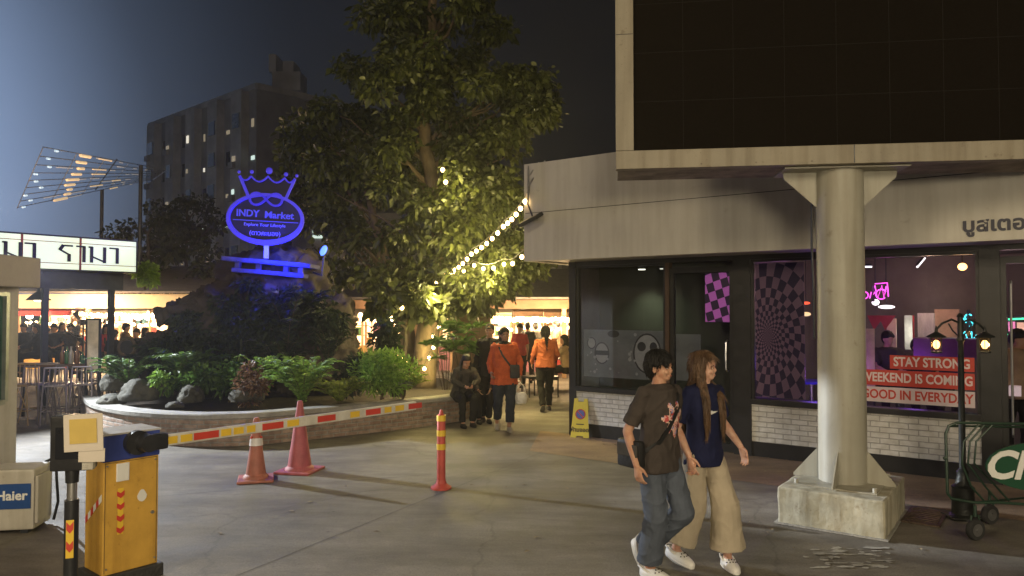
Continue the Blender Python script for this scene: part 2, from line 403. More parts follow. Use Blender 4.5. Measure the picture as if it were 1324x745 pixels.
        displace(me, lambda c: amp*.9*noise.noise(V((c.x*13+sd_seed, c.y*13, c.z*2.4))) + amp*1.1*((1-abs(noise.noise(V((c.x*7, c.y*7+sd_seed, c.z*9+c.x*5)))))**5-.3) + amp*.5*noise.noise(V((c.x*26, c.y*26, c.z*7))))
        link('trousers', me, bottom, T, smooth=True)
    # ---- shoes
    if shoes is not None:
        for q in (1, -1):
            an = p['ankR'] if q > 0 else p['ankL']; fy, fp = p['footR' if q > 0 else 'footL']
            u, so = shoe_parts(an, fy, fp, shoe_kind, s*(1.08 if shoe_kind == 'clog' else 1))
            if shoe_kind == 'clog':      # open heel with strap and vent holes
                su = u.build('shoe', shoes, T, smooth='auto')
            else: su = u.build('shoe', shoes, T, smooth='auto')
            so.build('sole', solemat or shoes, su, smooth='auto')
            if voxel < .007 and shoe_kind == 'clog':
                M = Matrix.Translation(an) @ Matrix.Rotation(fy, 4, 'Z') @ Matrix.Rotation(fp, 4, 'X') @ Matrix.Translation((0,0,-.078*s)) @ Matrix.Scale(s, 4)
                st = MB(); st.tube([M @ V(x) for x in [(-.047,.03,.055),(-.05,-.02,.066),(-.036,-.075,.075),(0,-.09,.078),(.036,-.075,.075),(.05,-.02,.066),(.047,.03,.055)]], .007*s, 6); st.build('strap', shoes, su, smooth=True)
                for hx, hy_, hz in [(-.022,.08,.077),(0,.085,.081),(.022,.08,.077),(-.022,.11,.068),(0,.115,.071),(.022,.11,.068),(-.04,.09,.062),(.04,.09,.062)]:
                    MB().ell(M @ V((hx,hy_,hz)), .0055*s, seg=8, rings=5).build('vent_hole', M_eye, su)
    # ---- hair
    style, hm = hair
    if style:
        hb = MB()
        if style == 'hijab':
            hb.ell(hh(0,-.004,.180), (.088*s,.104*s,.088*s), h3); hb.ell(hh(0,-.035,.08), (.088*s,.080*s,.10*s), h3); hb.ell(hh(0,.03,.015), (.066*s,.065*s,.035*s), h3); hb.ell(t(0,-.01,1.40), (.15*s,.115*s,.07*s))
        elif style == 'cap':
            hb.ell(hh(0,-.005,.178), (.084*s,.102*s,.088*s), h3); hb.ell(hh(0,.12,.185), (.06*s,.06*s,.01*s), h3); hb.ell(hh(0,-.035,.12), (.080*s,.07*s,.06*s), h3)
        else:
            hb.ell(hh(0,-.006,.190), (.084*s,.101*s,.080*s), h3)
            hb.ell(hh(0,-.036,.145), (.084*s,.078*s,.088*s), h3)
            if style == 'short':
                hb.ell(hh(0,-.044,.11), (.070*s,.06*s,.065*s), h3)
                hb.ell(hh(0,.062,.192), (.068*s,.046*s,.044*s), h3); hb.ell(hh(.042,.056,.178), (.034*s,.044*s,.032*s), h3); hb.ell(hh(-.042,.056,.178), (.034*s,.044*s,.032*s), h3)
                for q in (1,-1): hb.ell(hh(.074*q,.005,.165), (.014*s,.04*s,.034*s), h3)
            if style in ('long', 'bun', 'tail'):
                hb.ell(hh(0,.045,.206), (.066*s,.052*s,.034*s), h3)
                for q in (1,-1): hb.ell(hh(.068*q,.0,.150), (.020*s,.040*s,.07*s), h3)
            if style == 'long':
                hb.loft([(hh(0,-.05,.16), h3@RT*.085*s, h3@FW*.05*s), (hh(0,-.06,.06), h3@RT*.092*s, h3@FW*.045*s), (t(0,-.10,1.36), Xa*.11*s, Ya*.04*s), (t(0,-.135,1.20), Xa*.11*s, Ya*.03*s), (t(0,-.145,1.05), Xa*.08*s, Ya*.02*s)], 20)
                for q in (1,-1):
                    hb.loft([(hh(.074*q,-.004,.15), h3@RT*.018*s, h3@FW*.036*s), (hh(.084*q,.0,.05), h3@RT*.024*s, h3@FW*.040*s), (t(.080*q,.105,1.35), Xa*.034*s, Ya*.020*s), (t(.086*q,.125,1.24), Xa*.034*s, Ya*.016*s), (t(.086*q,.130,1.14), Xa*.026*s, Ya*.013*s), (t(.090*q,.130,1.04), Xa*.010*s, Ya*.008*s)], 14)
            if style == 'tail':
                hb.loft([(hh(0,-.09,.17), h3@RT*.03*s, h3@UP*.03*s), (hh(0,-.12,.12), h3@RT*.035*s, h3@UP*.03*s), (t(0,-.12,1.42), Xa*.035*s, Ya*.028*s), (t(0,-.125,1.26), Xa*.02*s, Ya*.015*s)], 12)
            if style == 'bun': hb.ell(hh(0,-.10,.20), .04*s)
        me = remesh(hb, max(voxel*.9, .006), 2)
        hc = Hm.translation
        if style not in ('hijab', 'cap'):
            def hd(c):
                a = math.atan2(c.x-hc.x, c.y-hc.y)
                return (.006 if style == 'short' else .0025)*noise.noise(V((a*14, c.z*5, sd_seed))) + (.004 if style == 'short' else .0025)*noise.noise(V((c.x*90, c.y*90, c.z*5)))
            displace(me, hd)
        link('hair' if style not in ('hijab','cap') else ('headscarf' if style == 'hijab' else 'cap'), me, hm or M_hair_b, T, smooth=True)
    if style in ('short', 'long', 'tail') and voxel < .0095:
        ho = child(T, 'hair'); me = ho.data; rs = np.random.RandomState(int(sd_seed*100)); nv_ = len(me.vertices); cs, ds, ls_ = [], [], []
        crown_ = hh(0,-.03,.26)
        for k in rs.randint(0, nv_, 2600 if style == 'short' else 5200):
            v = me.vertices[int(k)]; nn = v.normal.copy(); dn_ = V((0,0,-1)) + (v.co-crown_).normalized()*.9
            tg = dn_ - nn*dn_.dot(nn)
            if tg.length < .15: continue
            tg.normalize(); cs.append(v.co+nn*.0015); ds.append(tg + nn*((.05 if style == 'short' else .015)*rs.rand()**3) + V(rs.randn(3))*(.04 if style == 'short' else .007)); ls_.append((.034 if style == 'short' else .06)*(.6+.8*rs.rand())*s)
        sb_ = MB()
        for c_, d_, l_ in zip(cs, ds, ls_):
            d_ = V(d_).normalized(); c_ = V(c_); w_ = d_.cross(V(rs.randn(3))).normalized()*.0016*s; e_ = c_+d_*l_*.5; f_ = c_+d_*l_+V((0,0,-l_*.12))
            sb_.add([c_-w_, c_+w_, e_+w_*1.2, e_-w_*1.2, f_], [(0,1,2,3),(3,2,4)])
        sb_.build('hair_strands', hm or M_hair_b, T, fix=False)
    return T, p, t
def bvh_of(o):
    me = o.data; return BVHTree.FromPolygons([v.co.copy() for v in me.vertices], [tuple(q.vertices) for q in me.polygons])
def child(T, name): return [x for x in COL.objects if x.parent == T and x.name.split('.')[0] == name][0]
def strap(T, pts, w, m, name='strap', tgt='top', off=.006):
    """ribbon laid on a garment: pts are (point, inward direction)"""
    bv = bvh_of(child(T, tgt)); out = []
    for i, (q, d) in enumerate(pts):
        hit = bv.ray_cast(V(q)-V(d)*.6, V(d))
        hpnt = hit[0] if hit[0] is not None else V(q)
        out.append((hpnt - V(d)*off, V(d)))
    vs, fs = [], []
    for i, (q, d) in enumerate(out):
        tn = (out[min(i+1, len(out)-1)][0]-out[max(i-1, 0)][0]).normalized(); sdv = tn.cross(d).normalized()
        for a in (-1, 1):
            vs += [q+sdv*a*w/2, q+sdv*a*w/2 - d*.004]
    for i in range(len(out)-1):
        a = i*4; b = a+4
        fs += [(a,b,b+1,a+1),(a+1,b+1,b+3,a+3),(a+3,b+3,b+2,a+2),(a+2,b+2,b,a)]
    return MB().add(vs, fs).build(name, m, T)
# ================================================================ ground, sky, far buildings
def groundmat(name, c1, c2, stain=.5, crack=True):
    m, nt, N, L, b = new_mat(name)
    tc = N.new('ShaderNodeTexCoord')
    def nz(scale, det=6, rough=.6, dist=0, st=None):
        n = N.new('ShaderNodeTexNoise'); n.inputs['Scale'].default_value = scale; n.inputs['Detail'].default_value = det; n.inputs['Roughness'].default_value = rough; n.inputs['Distortion'].default_value = dist
        if st:
            mp = N.new('ShaderNodeMapping'); mp.inputs['Scale'].default_value = st; mp.inputs['Rotation'].default_value = (0,0,R(38)); L.new(tc.outputs['Object'], mp.inputs[0]); L.new(mp.outputs[0], n.inputs['Vector'])
        else: L.new(tc.outputs['Object'], n.inputs['Vector'])
        return n
    def ramp(src, p0, p1, a, b_):
        r = N.new('ShaderNodeValToRGB'); r.color_ramp.elements[0].position = p0; r.color_ramp.elements[1].position = p1
        r.color_ramp.elements[0].color = (*a, 1); r.color_ramp.elements[1].color = (*b_, 1); L.new(src, r.inputs[0]); return r
    def mul(a, b_, f=1.0):
        x = N.new('ShaderNodeMix'); x.data_type = 'RGBA'; x.blend_type = 'MULTIPLY'; x.inputs[0].default_value = f
        L.new(a, x.inputs[6]); L.new(b_, x.inputs[7]); return x.outputs[2]
    big = nz(.45, 8, .65, .1); base = ramp(big.outputs['Fac'], .3, .72, c1, c2)
    st1 = nz(1.1, 10, .72, .15); s1 = ramp(st1.outputs['Fac'], .36, .56, (1-stain,1-stain*1.03,1-stain*1.06), (1,1,1))
    st2 = nz(1.0, 9, .7, .0, (.35, 1.5, 1)); s2 = ramp(st2.outputs['Fac'], .38, .60, (.64,.61,.57), (1.10,1.10,1.10))
    fine = nz(55, 8, .8); s3 = ramp(fine.outputs['Fac'], .34, .66, (.66,.66,.66), (1.25,1.25,1.25))
    col = mul(mul(mul(base.outputs[0], s1.outputs[0]), s2.outputs[0]), s3.outputs[0])
    ol = nz(2.6, 8, .75, .4); s5 = ramp(ol.outputs['Fac'], .28, .36, (.52,.50,.47), (1,1,1)); col = mul(col, s5.outputs[0])
    gr = nz(210, 4, .8); s6 = ramp(gr.outputs['Fac'], .38, .62, (.72,.72,.72), (1.22,1.22,1.22)); col = mul(col, s6.outputs[0])
    if crack:
        wn = nz(1.3, 5, .6); 
        ad = N.new('ShaderNodeMixRGB'); ad.blend_type = 'ADD'; ad.inputs[0].default_value = .55; L.new(tc.outputs['Object'], ad.inputs[1]); L.new(wn.outputs['Color'], ad.inputs[2])
        vo = N.new('ShaderNodeTexVoronoi'); vo.feature = 'DISTANCE_TO_EDGE'; vo.inputs['Scale'].default_value = .33; L.new(ad.outputs[0], vo.inputs['Vector'])
        cr = ramp(vo.outputs['Distance'], .0015, .006, (.35,.33,.31), (1,1,1)); col = mul(col, cr.outputs[0], .40)
        sp = N.new('ShaderNodeTexVoronoi'); sp.inputs['Scale'].default_value = 3.1; L.new(tc.outputs['Object'], sp.inputs['Vector'])
        s4 = ramp(sp.outputs['Distance'], .035, .06, (.45,.43,.41), (1,1,1)); col = mul(col, s4.outputs[0], .7)
    L.new(col, b.inputs['Base Color'])
    rr = ramp(st1.outputs['Fac'], .35, .6, (.62,)*3, (.86,)*3); L.new(rr.outputs[0], b.inputs['Roughness'])
    bp = N.new('ShaderNodeBump'); bp.inputs['Strength'].default_value = .6; bp.inputs['Distance'].default_value = .012
    bn = nz(130, 8, .8); L.new(bn.outputs['Fac'], bp.inputs['Height'])
    b2 = N.new('ShaderNodeBump'); b2.inputs['Strength'].default_value = .25; b2.inputs['Distance'].default_value = .012; L.new(st1.outputs['Fac'], b2.inputs['Height']); L.new(bp.outputs[0], b2.inputs['Normal'])
    L.new(b2.outputs[0], b.inputs['Normal'])
    return m
M_ground = groundmat('worn_concrete', (.15,.138,.12), (.27,.25,.215), .42)
g = MB(); g.quad((-250,-60,0), (250,-60,0), (250,400,0), (-250,400,0)); tag(g.build('ground', M_ground), kind='structure')
# ---- shop frame of reference
FO, FU, FN = V((.95,11.65,0)), V((.814,-.581,0)).normalized(), V((-.581,-.814,0)).normalized()
def F(s, o, z): return FO + FU*s + FN*o + V((0,0,z))
FM = Matrix(((FU.x, FN.x, 0, FO.x), (FU.y, FN.y, 0, FO.y), (0,0,1,0), (0,0,0,1)))    # local (s, o, z)
M_pave = groundmat('worn_brown_paving', (.24,.16,.10), (.36,.26,.175), .3, False)
pv = MB(); pv.quad(F(-.6,0,.004), F(14,0,.004), F(14,1.75,.004), F(.2,1.5,.004)); tag(pv.build('pavement', M_pave), kind='structure')
# worn white paint remnants on the concrete
M_paint = groundmat('worn_white_paint', (.40,.39,.36), (.58,.57,.53), .35, False)
r2 = random.Random(5)
pm = MB()
for i in range(46):
    c = G(r2.uniform(1035, 1145), r2.uniform(706, 732)); n = r2.randint(5, 8); sx = r2.uniform(.02,.09); sy = r2.uniform(.008,.03); off = r2.uniform(0,6)
    pm.add([(c.x+math.cos(off+k*2*math.pi/n)*sx*r2.uniform(.5,1.3), c.y+math.sin(off+k*2*math.pi/n)*sy*r2.uniform(.5,1.3), .004+i*.0001) for k in range(n)], [tuple(range(n))])
tag(pm.build('road_marking', M_paint), 'flaked white paint left on the concrete in front of the pillar block', kind='stuff')
rl = random.Random(17); lv = MB()
for i in range(170):
    x, y = (rl.uniform(-4.5,4.5), rl.uniform(5.0,12.5)) if i < 60 else (lambda q: (q.x, q.y))(F(rl.uniform(-.5,8), rl.uniform(.03,.5)**1, 0)) if i < 110 else (lambda q: (q.x+rl.uniform(-.3,.3), q.y-abs(rl.gauss(0,.25))))(G(rl.uniform(150,600), 566-abs(rl.gauss(0,6))))
    a = rl.uniform(0,6.28); l = rl.uniform(.012,.04); w = l*rl.uniform(.25,.6); u_, v_ = V((math.cos(a),math.sin(a),0)), V((-math.sin(a),math.cos(a),0)); c = V((x,y,.007))
    lv.add([c-u_*l, c+v_*w+V((0,0,.006)), c+u_*l, c-v_*w+V((0,0,.004))], [(0,1,2,3)])
tag(lv.build('litter', mat('dry_leaf', (.20,.13,.06), .8, var=.6, scale=30, bump=0, c2=(.4,.33,.22)), fix=False), 'dry leaves and crumbs scattered over the paving', kind='stuff')
jm = MB()
for a, b_ in ((G(60,652), G(560,612)), (G(300,745), G(760,560))):
    d_ = (b_-a).normalized(); n_ = V((-d_.y,d_.x,0))*.0035
    pl = [a.lerp(b_, k/40)+n_*2.5*noise.noise(a.lerp(b_, k/40)*2) for k in range(41)]
    for p0, p1 in zip(pl, pl[1:]): jm.add([p0-n_+V((0,0,.003)), p1-n_+V((0,0,.003)), p1+n_+V((0,0,.003)), p0+n_+V((0,0,.003))], [(0,1,2,3)])
tag(jm.build('slab_joint', mat('joint_dirt', (.06,.055,.048), .95, var=.4, scale=20), fix=False), kind='structure')
# metal drain grate beside the pillar block
M_rust = mat('rusty_iron', (.10,.07,.05), .6, .6, var=.5, scale=30, bump=.4)
t = thing('drain_grate', 'rusty slotted drain grate in the ground beside the pillar block', 'grate', (3.93,7.05,0), R(-37))
d = MB(); d.box(-.16,-.135,-.3,.3,.004,.02); d.box(.135,.16,-.3,.3,.004,.02); d.box(-.135,.135,-.3,-.27,.004,.02); d.box(-.135,.135,.27,.3,.004,.02); d.build('frame', M_rust, t)
d = MB()
for i in range(8): d.box(-.135,.135,-.245+i*.068,-.215+i*.068,.006,.017)
d.build('bars', M_rust, t)
MB().box(-.135,.135,-.27,.27,.004,.005).build('pit_shade', mat('pit_shade_black', (.01,.01,.01), .9, bump=0), t)  # flat black sheet stands in for the shade below the bars
# ---- far apartment block
M_apt = mat('apartment_wall', (.30,.30,.31), .85, var=.3, scale=.35, bump=.1)
M_apt2 = mat('apartment_bay', (.44,.44,.44), .85, var=.3, scale=.5, bump=.1)
M_dkwin = mat('dark_window', (.03,.035,.04), .25, var=.3, bump=0)
M_litw = emit('lit_window', (1,.93,.75), .75); M_litc = emit('lit_window_cool', (.75,.95,.85), .8); M_litd = emit('lit_window_dim', (.9,.75,.5), .22)
C0, A0, B0 = V((-21,60,0)), V((-36.5,73.4,0)), V((-3,78,0))
HT = 20.0
t = thing('apartment_building', 'tall dark apartment block with a few lit windows far behind the tree', 'building', tuple(C0))
w = MB(); w.add([C0, A0, A0+V((14,16,0)), B0] + [q+V((0,0,HT)) for q in (C0, A0, A0+V((14,16,0)), B0)], [(0,1,2,3),(4,5,6,7),(0,1,5,4),(1,2,6,5),(2,3,7,6),(3,0,4,7)]); w.build('wall', M_apt, t, True)
def face_frame(a, b):
    u = (b-a).normalized(); n = V((u.y, -u.x, 0)); 
    if n.y > 0: n = -n
    return u, n, (b-a).length
rw = random.Random(11)
uL, nL, LL = face_frame(A0, C0); uR, nR, LR = face_frame(C0, B0)
def onface(a, u, n, s0, s1, z0, z1, o0, o1, mb):
    M = Matrix(((u.x,n.x,0,a.x),(u.y,n.y,0,a.y),(0,0,1,0),(0,0,0,1))); return mb.box(s0,s1,o0,o1,z0,z1,M)
for k in range(5):          # projecting bays on the left face
    s = 1.2+k*4.1; onface(A0,uL,nL,s,s+1.7,0,HT-.02,.0,.7,MB()).build('bay', M_apt2, t, True)
pb = MB(); onface(A0,uL,nL,0,LL,HT,HT+.5,-.3,.12,pb); onface(C0,uR,nR,0,LR,HT,HT+.5,-.3,.12,pb); pb.build('parapet', M_apt2, t, True)
lit = {}
for f in range(6):
    for k in range(10):
        s = 1.7+k*2.05 if k % 2 else 1.6+k*2.05; z = 3.2+f*2.75
        proud = .72 if k % 2 == 0 and k < 10 else .02
        s0 = (1.2+(k//2)*4.1+.35) if k % 2 == 0 else (1.2+(k//2)*4.1+2.2)
        m = rw.choice([M_dkwin]*5+[M_litw, M_litd, M_litd]); 
        if rw.random() < .05: m = M_litc
        wd = rw.choice([.9,1.1]) if m is M_dkwin else rw.choice([.22,.35,.5])
        onface(A0,uL,nL,s0,s0+wd,z,z+(1.2 if m is M_dkwin else rw.uniform(.3,.7)),proud,proud+.06,MB()).build('window', m, t, True)
for f in range(5):
    for k in range(8):
        z = 3.2+f*3.1; s0 = 2+k*2.6; m = rw.choice([M_dkwin]*7+[M_litw, M_litd]); wd = 1.2 if m is M_dkwin else .55
        onface(C0,uR,nR,s0,s0+wd,z,z+(1.3 if m is M_dkwin else .6),.02,.08,MB()).build('window', m, t, True)
for k in range(14):
    s0 = 1.35+(k%5)*4.1; z = 2.6+((k*7)%6)*2.75; onface(A0,uL,nL,s0,s0+.7,z,z+.5,.71,1.0,MB()).build('air_conditioner', M_apt, t, True)
tm = MB()
for i,(x,z,w_,h_) in enumerate([(0,20.5,2.4,1.6),(.9,22.1,.9,.9),(-.3,22.1,.6,1.5)]): tm.box(C0.x+.6+x, C0.x+.6+x+w_, C0.y+2, C0.y+4, z, z+h_)
tm.build('rooftop_tank', M_apt2, t, True)
# lower white block behind the tree
t = thing('apartment_building', 'low pale apartment block with balconies half hidden behind the big tree', 'building', (-6,44,0))
X0, X1 = P(395,300,42).x, P(735,300,42).x
MB().box(X0,X1,42,52,0,7.1).build('wall', mat('pale_wall',(.34,.35,.36),.85,var=.25,scale=.6), t, True)
MB().box(X0-.2,X1+.2,41.7,52.2,7.1,7.4).build('roof', M_apt2, t, True)
for f in range(2):
    for k in range(6):
        x = X0+.8+k*2.4; z = 1.3+f*2.9
        b_ = MB(); b_.box(x,x+1.8,41.2,42,z-.1,z); b_.box(x,x+1.8,41.2,41.25,z,z+.85); b_.build('balcony', M_apt2, t, True)
        wn = MB().box(x+.3,x+1.5,41.9,41.99,z+.9,z+2.1).build('window', M_litd if (k+f)%4==1 else M_dkwin, t, True)
        fr = MB(); fr.box(x+.25,x+.3,41.85,41.98,z+.9,z+2.1); fr.box(x+1.5,x+1.55,41.85,41.98,z+.9,z+2.1); fr.box(x+.88,x+.92,41.85,41.89,z+.9,z+2.1); fr.box(x+.25,x+1.55,41.85,41.98,z+2.1,z+2.15); fr.build('window_frame', M_apt2, wn, True)
# stair tower with lit landings seen between sign and tree
t = thing('stair_tower', 'narrow stair tower with stacked lit landings between the crown sign and the tree', 'tower', (P(418,300,38).x,38,0))
a, b_ = P(402,300,38).x, P(446,300,38).x
MB().box(a,b_,38,40,0,10.2).build('wall', mat('tower_wall',(.30,.30,.33),.85,var=.25,scale=.6), t, True)
for py in (270,277,291,299,306): 
    q = P(411,py,37.9); MB().box(q.x-.3,q.x+.28,37.9,37.99,q.z-.07,q.z+.07).build('window', M_litc, t, True)
q = P(415,224,37.9); MB().box(q.x-.22,q.x+.22,37.9,37.99,q.z-.15,q.z+.15).build('window', M_litw, t, True)
# ---- lattice canopy roof upper left
t = thing('louvre_canopy', 'sloping open slat canopy with glowing dashes for light streaks against the left sky', 'canopy', (-12,26,0))
M_dkmetal = mat('dark_metal', (.05,.055,.065), .5, .6, var=.3)
M_slat = mat('pale_slat', (.45,.45,.46), .3, .7, var=.4, scale=3)
cA, cB, cC, cD = P(52,189,20), P(20,268,25), P(196,231,34), P(213,219,30)
for i in range(9):
    f = i/8; a = cA.lerp(cB, f); b_ = cD.lerp(cC, f)
    s_ = MB(); s_.cyl(a, b_, .013, .013, 6); s_.build('slat', M_slat, t, True)
M_streak = emit('warm_streak', (1,.72,.42), .5); M_streakd = emit('dim_streak', (.8,.72,.62), .28); M_streakc = emit('cool_streak', (.6,.8,1), .6)  # emissive dashes imitating light reflected along the slats
rs_ = random.Random(3)
for i in range(9):  # each lamp part here is a painted streak, not a fixture
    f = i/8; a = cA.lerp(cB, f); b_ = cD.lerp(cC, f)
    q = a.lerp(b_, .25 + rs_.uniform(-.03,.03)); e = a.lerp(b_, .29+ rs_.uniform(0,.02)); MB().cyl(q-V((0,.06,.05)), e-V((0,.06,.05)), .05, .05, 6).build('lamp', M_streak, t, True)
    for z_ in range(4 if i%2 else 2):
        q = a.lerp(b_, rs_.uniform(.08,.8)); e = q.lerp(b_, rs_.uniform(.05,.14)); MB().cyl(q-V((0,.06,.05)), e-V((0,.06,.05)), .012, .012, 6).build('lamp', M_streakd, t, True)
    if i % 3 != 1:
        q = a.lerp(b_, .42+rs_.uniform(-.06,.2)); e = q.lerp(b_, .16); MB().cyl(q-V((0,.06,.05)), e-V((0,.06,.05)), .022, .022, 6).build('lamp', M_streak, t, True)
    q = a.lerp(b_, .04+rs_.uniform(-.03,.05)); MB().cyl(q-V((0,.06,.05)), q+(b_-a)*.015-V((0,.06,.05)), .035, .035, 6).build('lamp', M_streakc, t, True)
fr = MB()
for a, b_ in ((cA.lerp(cD,.5),cB.lerp(cC,.5)),): fr.cyl(a+V((0,0,.05)), b_+V((0,0,.05)), .022, .022, 6)
fr.build('cross_beam', M_dkmetal, t, True)
for k in range(6):
    f = k/5; MB().cyl(cA.lerp(cD,f)-V((0,0,.03)), cB.lerp(cC,f)-V((0,0,.03)), .012, .012, 6).build('purlin', M_slat, t, True)
for a in (cA.lerp(cD,.72), cB.lerp(cC,.55)): MB().cyl((a.x,a.y,0), a, .07, .07, 8).build('post', M_dkmetal, t, True)
# ================================================================ planter, rocks, mound, sign, plants, trees
M_brick = None
def brickmat(name, c1, c2, mort, bw=.2, bh=.065, msize=.012, painted=False):
    m, nt, N, L, b = new_mat(name)
    uv = N.new('ShaderNodeUVMap'); br = N.new('ShaderNodeTexBrick')
    br.inputs['Scale'].default_value = 1; br.inputs['Brick Width'].default_value = bw; br.inputs['Row Height'].default_value = bh
    br.inputs['Mortar Size'].default_value = msize; br.inputs['Mortar Smooth'].default_value = .4
    br.inputs['Color1'].default_value = (*c1,1); br.inputs['Color2'].default_value = (*c2,1); br.inputs['Mortar'].default_value = (*mort,1)
    nz = N.new('ShaderNodeTexNoise'); nz.inputs['Scale'].default_value = 9; nz.inputs['Detail'].default_value = 7
    dv = N.new('ShaderNodeMixRGB'); dv.blend_type = 'ADD'; dv.inputs[0].default_value = .012; L.new(uv.outputs[0], dv.inputs[1]); L.new(nz.outputs['Color'], dv.inputs[2])
    L.new(uv.outputs[0], nz.inputs['Vector']); L.new(dv.outputs[0], br.inputs['Vector'])
    rp = N.new('ShaderNodeValToRGB'); rp.color_ramp.elements[0].position=.3; rp.color_ramp.elements[1].position=.65
    rp.color_ramp.elements[0].color=(.55,.53,.5,1) if not painted else (.72,.70,.66,1); rp.color_ramp.elements[1].color=(1,1,1,1); L.new(nz.outputs['Fac'], rp.inputs[0])
    x = N.new('ShaderNodeMixRGB'); x.blend_type='MULTIPLY'; x.inputs[0].default_value=.9; L.new(br.outputs['Color'], x.inputs[1]); L.new(rp.outputs[0], x.inputs[2])
    L.new(x.outputs[0], b.inputs['Base Color']); b.inputs['Roughness'].default_value = .75 if not painted else .5
    bp = N.new('ShaderNodeBump'); bp.inputs['Strength'].default_value=.9; bp.inputs['Distance'].default_value=.012; bp.invert=True
    L.new(br.outputs['Fac'], bp.inputs['Height'])
    b2 = N.new('ShaderNodeBump'); b2.inputs['Strength'].default_value=.4; b2.inputs['Distance'].default_value=.01; L.new(nz.outputs['Fac'], b2.inputs['Height']); L.new(bp.outputs[0], b2.inputs['Normal']); L.new(b2.outputs[0], b.inputs['Normal'])
    return m
def uvset(o, fn):
    me = o.data; uv = me.uv_layers.new(name='UVMap')
    for p_ in me.polygons:
        for li in p_.loop_indices: uv.data[li].uv = fn(me.vertices[me.loops[li].vertex_index].co, p_.normal)
M_pbrick = brickmat('planter_brick', (.30,.20,.15), (.42,.31,.24), (.34,.31,.27))
M_cap = mat('cement_cap', (.30,.29,.265), .8, var=.3, scale=5, bump=.3)
# planter outline (outer edge, from behind-left round the front to the right end)
front = [P(108,0,13.6).xy.to_3d(), G(119,556), G(160,569), G(230,576), G(310,576), G(390,569), G(460,561.5), G(530,553.5), G(590,545), G(606,541)]
pts = []
for i in range(len(front)-1):
    for k in range(5):
        a = front[i]; b_ = front[i+1]; p0 = front[max(i-1,0)]; p3 = front[min(i+2,len(front)-1)]; u = k/5
        q = .5*((2*a)+(-p0+b_)*u+(2*p0-5*a+4*b_-p3)*u*u+(-p0+3*a-3*b_+p3)*u**3); pts.append(V((q.x,q.y,0)))
pts.append(front[-1])
endr = G(606,541); pts += [endr+V((.12,.5,0)), endr+V((.15,1.2,0)), endr+V((-.2,2.6,0)), endr+V((-.6,4.2,0))]
tp = thing('planter_wall', 'low curved brick planter wall with a pale cement cap around the garden', 'planter', (-3,11.2,0))
def inner(i, w):
    a = pts[max(i-1,0)]; b_ = pts[min(i+1,len(pts)-1)]; t_ = (b_-a).normalized(); n = V((-t_.y, t_.x, 0)); return pts[i]+n*w
mb = MB(); L_ = [0]
for i in range(1,len(pts)): L_.append(L_[-1]+(pts[i]-pts[i-1]).length)
n = len(pts)
for i in range(n): mb.v += [tuple(pts[i]), tuple(pts[i]+V((0,0,.40))), tuple(inner(i,.22)+V((0,0,.40))), tuple(inner(i,.22))]
for i in range(n-1):
    for k in range(4): mb.f.append((i*4+k, (i+1)*4+k, (i+1)*4+(k+1)%4, i*4+(k+1)%4))
uvs = {}
o = mb.build('wall', M_pbrick, None, smooth=False)
me = o.data; uv = me.uv_layers.new(name='UVMap')
for p_ in me.polygons:
    for li in p_.loop_indices:
        vi = me.loops[li].vertex_index; uv.data[li].uv = (L_[vi//4], me.vertices[vi].co.z if vi%4 < 2 else me.vertices[vi].co.z+.22*(vi%4==2))
me.transform(basis(tp).inverted()); o.parent = tp
mb = MB()
for i in range(n):
    for (w_, z) in ((-.035,.402),(-.035,.455),(-.02,.47),(.24,.47),(.255,.455),(.255,.402)): mb.v.append(tuple(inner(i,w_)+V((0,0,z+.006*noise.noise(pts[i]*3)))))
for i in range(n-1):
    for k in range(6): mb.f.append((i*6+k, (i+1)*6+k, (i+1)*6+(k+1)%6, i*6+(k+1)%6))
mb.build('cap', M_cap, tp, True, smooth=False)
M_soil = mat('dark_soil', (.035,.026,.018), .95, var=.5, scale=7, bump=.8, bscale=30)
sb = MB(); ins = [inner(i,.2)+V((0,0,.33)) for i in range(n)]; cen = V((-3.4,15.5,.42))
sb.v = [tuple(cen), (-8.2,16.8,.33), (-4,18.5,.33)] + [tuple(q) for q in ins]
seq = [1]+list(range(3,3+n))+[2]
for a, b_ in zip(seq, seq[1:]+seq[:1]): sb.f.append((0,a,b_))
tag(sb.build('soil', M_soil), kind='structure')
